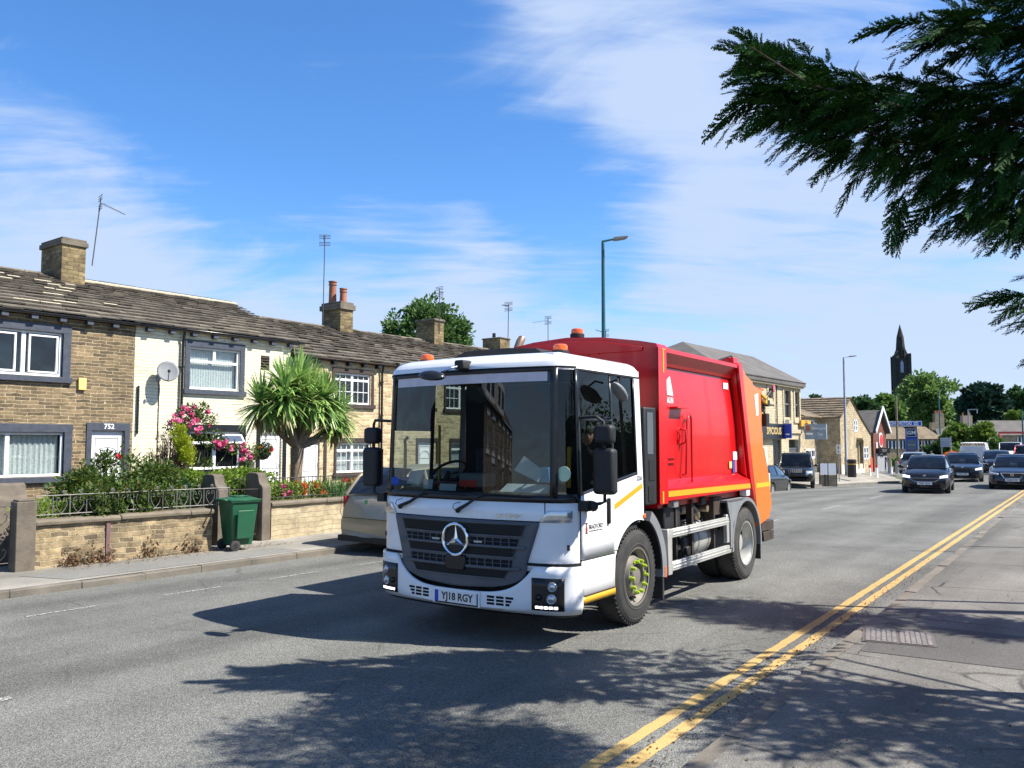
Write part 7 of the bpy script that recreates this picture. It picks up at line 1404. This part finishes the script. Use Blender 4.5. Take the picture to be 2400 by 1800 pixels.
# ---- trees
def tree(label,cat,px0,px1,pyt,pyb,Z,m,n,k,size,trunk=wood_bark,name='tree',flat=1,rd=None,cr=.16,grp=None,shell=.35,zb=-1,aspect=.7,tr=.25,lean=0,limbs=9):
    a=at((px0+px1)/2,(pyt+pyb)/2,Z); w=(px1-px0)/2*Z/FPX; h=(pyb-pyt)/2*Z/FPX; t=thing(name,label,cat,(a.x,a.y,zb),0,grp); cz=a.z-zb
    C,D,ctr=clumps((0,0,cz),(w*.86,w*.86,h*.88),n,k,cr=cr*w,shell=shell,flat=flat); foliage('crown',t,m,[(C,D)],size,aspect,up=.8,droop=.05)
    mb=MB().tube([(0,0,0),(0,0,max(.5,cz-h*.5)),(0,0,cz+h*.3)],[tr,tr*.7,tr*.25],10); idx=rng.choice(len(ctr),min(limbs,len(ctr)),replace=False); twigs(mb,(0,0,max(.4,cz-h*.6)),[tuple(ctr[i]) for i in idx],tr*.4,.03,.12); mb.build('trunk',trunk,t); return t
tl_mid=leafmat('tree_leaf_mid',(.08,.16,.04),(.20,.31,.08),(.28,.38,.11),trans=.35); tl_dark=leafmat('tree_leaf_dark',(.035,.09,.035),(.10,.18,.06),trans=.3); tl_roof=leafmat('tree_leaf_roof',(.05,.12,.035),(.13,.22,.06),trans=.3); tl_con=leafmat('tree_conifer',(.015,.045,.03),(.04,.09,.055),trans=.1); tl_light=leafmat('tree_leaf_light',(.07,.14,.02),(.20,.29,.05),trans=.3)
tree('broad leafy tree behind the terrace roofs and their chimneys','tree',890,1130,702,870,42,tl_roof,170,60,.22,cr=.17,zb=.1,shell=.3)
tree('large airy deciduous tree in front of the church tower','tree',2092,2250,872,1010,180,tl_mid,150,46,.85,cr=.16,grp='trees beyond the street end',tr=.5,limbs=30,shell=.15)
tree('lower green tree left of the church tower base','tree',2040,2120,925,1010,150,tl_mid,90,50,.8,cr=.22,grp='trees beyond the street end')
tree('dark green tree behind the brick gable roof','tree',1985,2060,928,1000,140,tl_dark,90,50,.7,cr=.22,grp='trees beyond the street end')
tree('small treetop showing over the cottage roof left of the lamp post','tree',1896,1925,926,950,120,tl_dark,24,30,.45,cr=.3)
tree('broad dark conifer standing behind the chimneys','conifer',2248,2358,893,1010,165,tl_con,190,50,.9,cr=.20,flat=.35,grp='trees beyond the street end',tr=.5)
tree('airy tree at the right edge beyond the dark conifer','tree',2352,2440,905,1000,170,tl_dark,90,34,.9,cr=.2,grp='trees beyond the street end',limbs=16)
tree('yellow-green bush in front of the right-edge tree','bush',2360,2400,965,990,150,tl_light,30,40,.5,cr=.3)
tree('bright green tree behind the road sign and left of the tall thin post','tree',2205,2285,995,1080,90,tl_light,110,50,.42,cr=.2,grp='bushes beside the far road')
tree('bright green tree overhanging the far road above the white van','tree',2270,2335,990,1075,84,tl_light,110,50,.40,cr=.2,grp='bushes beside the far road')
tree('green bush to the right of the white van','bush',2315,2362,1025,1085,80,tl_mid,80,50,.34,cr=.22,grp='bushes beside the far road')
tree('dark trimmed hedge between the blue totem and the road sign','hedge',2150,2235,1040,1110,92,tl_dark,110,60,.34,cr=.22,name='hedge'); tree('clipped hedge behind the road sign posts','hedge',2225,2275,1035,1105,88,tl_mid,80,60,.32,cr=.25,name='hedge')
tree('low planter shrub near the walkers','bush',2090,2108,1072,1092,84,tl_mid,16,40,.18,cr=.4)
for i,(a_,b_,t_) in enumerate(((1650,1800,960),(1780,1930,965),(2040,2200,940),(2180,2320,950),(2330,2520,950))): tree('far-off wooded rise %s'%('behind the shop roofs','behind the cottage roof','behind the canopy','behind the conifer','at the right edge')[i],'woodland',a_,b_,t_,1030,260,tl_dark,80,40,1.5,cr=.25)
# ---- lamp posts, poles, signs, bollards
def lamp(label,x,y,zb,h,arm,az,m,grp='street lamps',r=.075):
    t=thing('street_lamp',label,'street lamp',(x,y,zb),az,grp); MB().tube([(0,0,0),(0,0,1.3),(0,0,1.35),(0,0,h-.08)],[r*1.35,r*1.35,r,r*.62],12).build('post',m,t,smooth=50)
    MB().tube([(0,0,h-.08),(0,0,h),(.08,0,h+.02),(arm*.45,0,h+.07)],[r*.62,r*.6,.032,.028],8).build('arm',m,t,smooth=60); MB().prism([(arm*.4,h+.05),(arm*.45,h+.115),(arm,h+.155),(arm*1.02,h+.125),(arm*.9,h+.075),(arm*.5,h+.03)],'y',-.12,.12).build('lantern',mid_grey,t,bevel=.01); return t
a=onx(1413,566,-12.55); lamp('teal street lamp rising directly behind the red lorry body',-12.55,a.y,.1,a.z-.1,.72,R(37),teal)
a=at(1977,838,60); lamp('slim grey street lamp in front of the gabled cottage',a.x,a.y,-.4,a.z+.4,.9,R(37),galv,r=.10)
a=at(2200,917,100); lamp('teal street lamp passing behind the grey road sign',a.x,a.y,-.5,a.z+.5,.3,R(37),teal,r=.1)
def pole(label,px,pyt,pyb,Z,r,m,name='utility_pole',cat='pole',top=None):
    a=at(px,pyt,Z); b=at(px,pyb,Z); t=thing(name,label,cat,(a.x,a.y,b.z)); MB().tube([(0,0,0),(0,0,a.z-b.z)],[r,r*.7],10).build('post',m,t,smooth=60)
    if top=='lamp': MB().box((.4,0,a.z-b.z),(.8,.1,.1)).box((.8,0,a.z-b.z-.2),(.1,.1,.4)).build('bracket',galv,t)
    return t
pw=mat('pole_wood',(.22,.18,.13),.9,var=.3)
pole('wooden utility pole rising in front of the blue canopy sign',2100,927,1090,88,.13,pw); pole('slender pole with square lamp bracket in front of the pale chimney',2269,960,1080,85,.10,galv,'street_lamp','street lamp','lamp'); pole('thin dark post at the right edge above the red lorry',2395,960,1060,90,.09,teal)
# road sign
a=at(2204,1026,62); q=thing('road_sign','grey-backed direction sign on two posts between the oncoming cars and the hedge','sign',(a.x,a.y,-.4),R(30)); z=a.z+.4
MB().bx(0,.74,0,.03,z-.68,z).build('panel',mat('sign_back',(.33,.38,.45),.5,metal=.3),q); MB().bx(-.0,.72,-.03,-.005,z-.12,z-.09).bx(0,.72,-.03,-.005,z-.28,z-.25).bx(0,.72,-.03,-.005,z-.44,z-.41).bx(0,.72,-.03,-.005,z-.60,z-.57).build('rib',mid_grey,q); MB().tube([(.10,.06,0),(.10,.06,z)],.04,8).tube([(.74,.06,0),(.74,.06,z+.1)],.04,8).build('post',galv,q)
q=thing('parking_sign','small white parking sign on a grey post beside the cottage','sign',(*at(1967,1115,52).xy,-.45)); MB().tube([(0,0,0),(0,0,2.3)],.03,8).build('post',galv,q); MB().bx(-.13,.13,-.03,-.02,1.72,2.30).build('plate',white_upvc,q); MB().bx(-.05,.05,-.036,-.031,1.8,1.9).bx(-.04,.04,-.036,-.031,2.0,2.2).build('symbol',mid_grey,q)
def boll(px,py,Z,h=1.0,cap=True):
    a=at(px,py,Z); t=thing('bollard',{2039:'white red-topped bollard nearest the gabled cottage',2055:'white red-topped bollard beside the roller shutter',2089:'short white bollard between the walkers and the road',2108:'white red-topped bollard beside the silver-roofed car'}[px],'bollard',a,0,'white bollards at the side street')
    MB().lathe([(.14,0),(.13,.08),(.10,.12),(.09,h*.80),(.09,h*.82)],n=14).build('post',white_upvc,t,smooth=50)
    if cap: MB().lathe([(.092,h*.8),(.092,h*.95),(.07,h),(0,h)],n=14).build('cap',redlens,t,smooth=50)
boll(2039,1121,63); boll(2055,1121,63); boll(2089,1110,70,.65,False); boll(2108,1108,68,1.1)
a=at(2043,1110,66); q=thing('barrier','small orange plastic barrier behind the first bollard','barrier',(a.x,a.y,H(a.x,a.y)+.12)); MB().prism([(-.2,0),(.2,0),(.15,1.1),(-.15,1.1)],'x',-.05,.05).build('panel',mat('barrier_orange',(.8,.12,.05),.5),q,bevel=.02)
a=at(1997,1110,56); q=thing('litter_bin','black litter bin beside the grey street lamp','litter bin',(a.x,a.y,-.35)); MB().lathe([(.26,0),(.28,.1),(.28,1.0),(.30,1.02),(.30,1.15),(.2,1.2),(0,1.2)],n=16).build('bin',black_plastic,q,smooth=40); MB().lathe([(.285,.85),(.285,.9)],n=16).build('band',yellow_tape,q)
for i,(px,w_) in enumerate(((1931,.42),(1947,.62))):
    a=at(px,1100,49); q=thing('banner_board',('narrow white banner board behind the black off-roader','wide white banner board between the off-roader and the parking sign')[i],'banner',(a.x,a.y,-.6),R(35),'white banner boards on posts'); MB().bx(-w_*.5,w_*.5,0,.04,.7,1.35).build('board',white_upvc,q); MB().bx(-w_*.5-.05,-w_*.5,0,.06,0,1.4).bx(w_*.5,w_*.5+.05,0,.06,0,1.4).build('post',dark_brown,q); MB().bx(-w_*.5,w_*.5,.07,.3,0,.68).build('planter_wall',m_b2,q)
# walkers
def walker(px,pyb,Z,label,cloth,rz=0,h=1.75,bag=False):
    a=at(px,pyb,Z); t=thing('person',label,'person',a,rz,'walkers by the side street'); k=h/1.75
    skinfig('body',t,[(0,0,.95),(0,0,1.2),(0,0,1.40),(0,0,1.50),(.18,0,1.38),(.25,.03,1.12),(.24,-.08,.88),(-.18,0,1.38),(-.25,-.02,1.12),(-.24,.06,.88),(.10,0,.90),(.11,-.12,.50),(.11,-.10,.08),(.11,-.24,.04),(-.10,0,.90),(-.11,.10,.50),(-.11,.22,.10),(-.11,.10,.04)],
      [(0,1),(1,2),(2,3),(2,4),(4,5),(5,6),(2,7),(7,8),(8,9),(0,10),(10,11),(11,12),(12,13),(0,14),(14,15),(15,16),(16,17)],[.15,.14,.12,.055,.07,.05,.035,.07,.05,.035,.09,.065,.045,.04,.09,.065,.045,.04],cloth,1)
    head(t,(0,-.01,1.62),0,1.0); t.scale=(k,k,k)
    for s in (-1,1): MB().sphere((s*.245,-.08*s,.83),(.03,.035,.06),8).build('hand',skin,t,smooth=80)
    if bag: MB().box((.3,-.05,.6),(.08,.25,.32)).build('bag',dark_brown,t,bevel=.03)
    return t
walker(2073,1104,86,'person in dark clothes walking past the roller shutter',dark_cloth,R(200)); walker(2079,1102,90,'second person in black just behind the walker at the shutter',mat('cloth_black',(.03,.025,.03),.9),R(160),1.7,True)
walker(2163,1100,72,'person with white top half hidden behind the leading hatchback',white_upvc,R(30),1.7); walker(2184,1098,78,'person with pale top further back behind the leading hatchback',mid_grey,0,1.68)
a=at(2235,1095,70); q=thing('planter','planter of orange flowers between the road sign posts','planter',(a.x,a.y,0)); MB().lathe([(.4,0),(.55,.6),(.5,.6)],n=14).build('pot',black_plastic,q); C,D,_=clumps((0,0,.85),(.6,.6,.3),20,30,cr=.2); foliage('foliage',q,petal_orange,[(C,D)],.12)
a=at(2085,1085,80); q=thing('stone_post','pale stone posts beside the walkers','post',(a.x,a.y,-1)); MB().bx(-.15,.15,-.1,.1,0,1.3).bx(.5,.75,-.1,.1,0,1.2).build('post',m_b1,q)
# posts out of frame whose shadows cross the right pavement
def shadpost(label,x,y,h,r): t=thing('utility_pole',label,'pole',(x,y,.1)); MB().tube([(0,0,0),(0,0,h)],[r,r*.8],10).build('post',pw,t)
shadpost('thick wooden pole standing beyond the right pavement',.6,8.2,4.2,.09); shadpost('slim post standing further up the right pavement',-.3,12.15,5.0,.045); shadpost('slim post by the right pavement further along',-.1,18.7,4.5,.045); shadpost('post by the right pavement well up the road',-.2,26,4.5,.045)
# ================================================================ overhanging cypress in the foreground
def frond_template(seed):
    rg=np.random.default_rng(seed); V=[];F=[]
    def blade(p,q,w,nrm):
        p=np.array(p,float);q=np.array(q,float); d=q-p; s=np.cross(d,nrm); s/=np.linalg.norm(s)+1e-9; b=len(V)
        V.extend([p-s*w*.8,p+s*w*.8,p+d*.6+s*w,q,p+d*.6-s*w]); F.extend([(b,b+1,b+2),(b,b+2,b+4),(b+4,b+2,b+3)])
    def pos(t): return np.array([t,.06*math.sin(t*3),-.20*t*t])
    nb=15
    for i in range(nb): blade(pos(i/nb),pos((i+1.3)/nb),.010,(0,0,1.))
    for i in range(1,nb+1):
        t=i/nb
        for s in (-1,1):
            an=R(rg.uniform(26,46))*s; L=.34*(1-.78*t)*rg.uniform(.7,1.2)+.035; p=pos(t); up=rg.uniform(-.25,.25); d=np.array([math.cos(an),math.sin(an),up-.2]); d/=np.linalg.norm(d)
            nrm=np.array([rg.uniform(-.5,.5),rg.uniform(-.5,.5),1.]); blade(p,p+d*L,.011,nrm); m=max(2,int(L/.035))
            for j in range(1,m+1):
                for s2 in (-1,1):
                    a2=an+R(rg.uniform(25,45))*s2; l2=.085*(1-.6*j/m)*rg.uniform(.7,1.3); pp=p+d*L*j/m*.97; blade(pp,pp+np.array([math.cos(a2),math.sin(a2),up*.6-.15+rg.uniform(-.3,.3)])*l2,.0105,nrm)
    return np.array(V),np.array(F)
TPL=[frond_template(s) for s in range(4)]
def place_fronds(P,D,Lg,seed=0):
    rg=np.random.default_rng(seed); Vs=[];Fs=[];o=0
    for p,d,l in zip(P,D,Lg):
        V,F=TPL[rg.integers(4)]; d=d/np.linalg.norm(d); u=np.array([0,0,1.])+rg.normal(size=3)*.45; s=np.cross(u,d); s/=np.linalg.norm(s); n=np.cross(d,s)
        W=V[:,0:1]*d+V[:,1:2]*s+V[:,2:3]*(n*.3+np.array([0,0,.7])); W=W*l+p; Vs.append(W); Fs.append(F+o); o+=len(V)
    return np.concatenate(Vs),np.concatenate(Fs)
lm_cyp=leafmat('cypress_leaf',(.008,.03,.007),(.035,.11,.022),(.10,.17,.04),rough=.7,trans=.10,spec=.08)
def inpoly(x,y,poly):
    c=False; j=len(poly)-1
    for i in range(len(poly)):
        xi,yi=poly[i]; xj,yj=poly[j]
        if (yi>y)!=(yj>y) and x<(xj-xi)*(y-yi)/(yj-yi)+xi: c=not c
        j=i
    return c
ZT=4.6
cy=thing('conifer_tree','dark overhanging cypress whose feathery boughs reach in from the upper right','tree',(2.6,8.6,.1)); OL=np.array([2.6,8.6,.1])
regions=[([(1790,135),(1880,125),(1950,160),(2010,190),(2200,185),(2420,190),(2640,150),(2640,460),(2440,470),(2250,455),(2140,415),(2060,370),(1960,330),(1850,275),(1790,230),(1780,180)],1250),
         ([(2200,55),(2290,15),(2640,-120),(2640,200),(2420,150),(2280,105)],420),([(2230,470),(2420,480),(2640,480),(2640,530),(2420,520),(2290,510)],110),([(2400,695),(2640,680),(2640,790),(2450,745)],80)]
P=[];D=[];Lg=[]; rg2=np.random.default_rng(5)
hub=np.array(at(2950,150,7.0))
for poly,n in regions:
    xs=[p[0] for p in poly]; ys=[p[1] for p in poly]; c=0
    while c<n:
        x,y=rg2.uniform(min(xs),max(xs)),rg2.uniform(min(ys),max(ys))
        if not inpoly(x,y,poly): continue
        c+=1; thick=.25+.75*min(1,max(0,(x-1700)/500)); Z=6.65+.3*max(0,y)/600+rg2.uniform(-.6,.8)*thick; p=np.array(at(x,y,Z)); d=p-hub; d/=np.linalg.norm(d); d=d+rg2.normal(size=3)*.28; 
        topness=(y-min(ys))/(max(ys)-min(ys)); d[2]+= .22-.55*topness
        P.append(p-OL); D.append(d); Lg.append(rg2.uniform(.20,.38))
# hand-laid tips
def tip(px,py,qx,qy,Z,l=None,n=3):
    Z=6.6+.3*max(0,(py+qy)/2)/600; a=np.array(at(px,py,Z)); b=np.array(at(qx,qy,Z-.03)); L=np.linalg.norm(b-a)
    for i in range(n): 
        t=i/n*.6; P.append(a+(b-a)*t-OL); D.append((b-a)+rg2.normal(size=3)*.12*L*(0 if i==n-1 else 1)); Lg.append((L*(1-t)*1.02) if l is None else l)
for t_ in ((1800,160,1692,84,3),(1790,130,1715,66,2),(1745,110,1722,175,2),(1800,215,1672,300,3),(1800,240,1705,322,2),(1860,260,1745,305,2),(1900,290,1795,340,2),(1960,330,1850,385,2),(1990,345,1900,412,2),(2040,380,1960,462,2),(2120,450,2092,572,3),(2180,480,2100,560,2),(2230,520,2160,570,2),(2330,540,2280,578,2),(2400,540,2350,580,2),(2200,50,2012,68,3),(2230,90,2085,112,2),(2250,80,2130,130,2),(2300,110,2180,150,2),(2440,690,2285,678,3),(2450,720,2340,740,2),(2460,740,2360,765,2),(2440,650,2380,640,2),(2500,830,2395,835,2),(1940,150,1938,112,1),(1860,130,1845,92,1),(2080,170,2095,135,1),(2160,180,2170,140,1),(2000,170,2010,140,1),(1760,170,1730,175,2),(1780,190,1720,230,2)): tip(*t_[:4],ZT-.1,None,t_[4])
V,F=place_fronds(P,D,Lg,3); npmesh('foliage',V,F,lm_cyp,cy)
# boughs and trunk
bw=MB()
def bough(pts,r): 
    q=[Vector(at(*p))-Vector(OL) for p in pts]; bw.tube([(0,0,q[0].z*.8+.5)]+q,[r*1.5]+[r*(1-.85*i/(len(q)-1)) for i in range(len(q))],7)
bough([(2900,250,6.9),(2450,300,6.7),(2150,260,6.5),(1900,200,6.4),(1760,110,6.3)],.03); bough([(2900,350,7),(2450,400,6.8),(2100,330,6.6),(1830,240,6.5)],.026); bough([(2900,0,6.6),(2450,60,6.4),(2200,70,6.3)],.024); bough([(2900,480,7.1),(2450,540,6.9),(2230,510,6.8)],.02)
bw.tube([(0,0,0),(0,0,3),(0,.1,6)],[.24,.18,.04],12); bw.build('trunk',mat('cypress_bark',(.05,.035,.022),.95,var=.4,vs=12,bump=1,bs=25),cy)
def cloud(c,r,n,k,size,par,O,seed,cr):
    C,D,_=clumps(np.array(c)-O,r,n,k,rg=np.random.default_rng(seed),cr=cr,shell=.2); foliage('foliage',par,lm_cyp,[(C,D)],size,.22,droop=.1,up=.8)
cloud((.6,6.3,5.75),(1.5,1.0,.6),150,110,.11,cy,OL,1,.28); cloud((2.2,8.2,5.0),(1.3,.9,.8),80,50,.2,cy,OL,2,.28)
c2=thing('conifer_tree','second cypress outside the picture on the right whose shadow falls across the double yellow lines','tree',(3.4,13.4,.1)); O2=np.array([3.4,13.4,.1]); MB().tube([(0,0,0),(0,0,5),(0,0,9)],[.2,.15,.03],10).build('trunk',wood_bark,c2)
cloud((2.4,12.7,7.5),(1.7,.6,.7),80,60,.2,c2,O2,3,.3); cloud((3.6,12.3,6.0),(1.2,.45,.6),60,60,.2,c2,O2,5,.28)

hg=thing('hedge','tall dark hedge standing outside the picture along the right pavement','hedge',(4.2,16,.1)); C=np.stack([rng.uniform(-.7,.7,26000),rng.uniform(-13,20,26000),rng.uniform(0,3.9,26000)],1); C[:,2]*=.85+.12*np.sin(C[:,1]*1.3)+.08*np.sin(C[:,1]*3.1); e=(np.abs(C[:,0])>.45)|(C[:,2]>2.9); C=C[e]
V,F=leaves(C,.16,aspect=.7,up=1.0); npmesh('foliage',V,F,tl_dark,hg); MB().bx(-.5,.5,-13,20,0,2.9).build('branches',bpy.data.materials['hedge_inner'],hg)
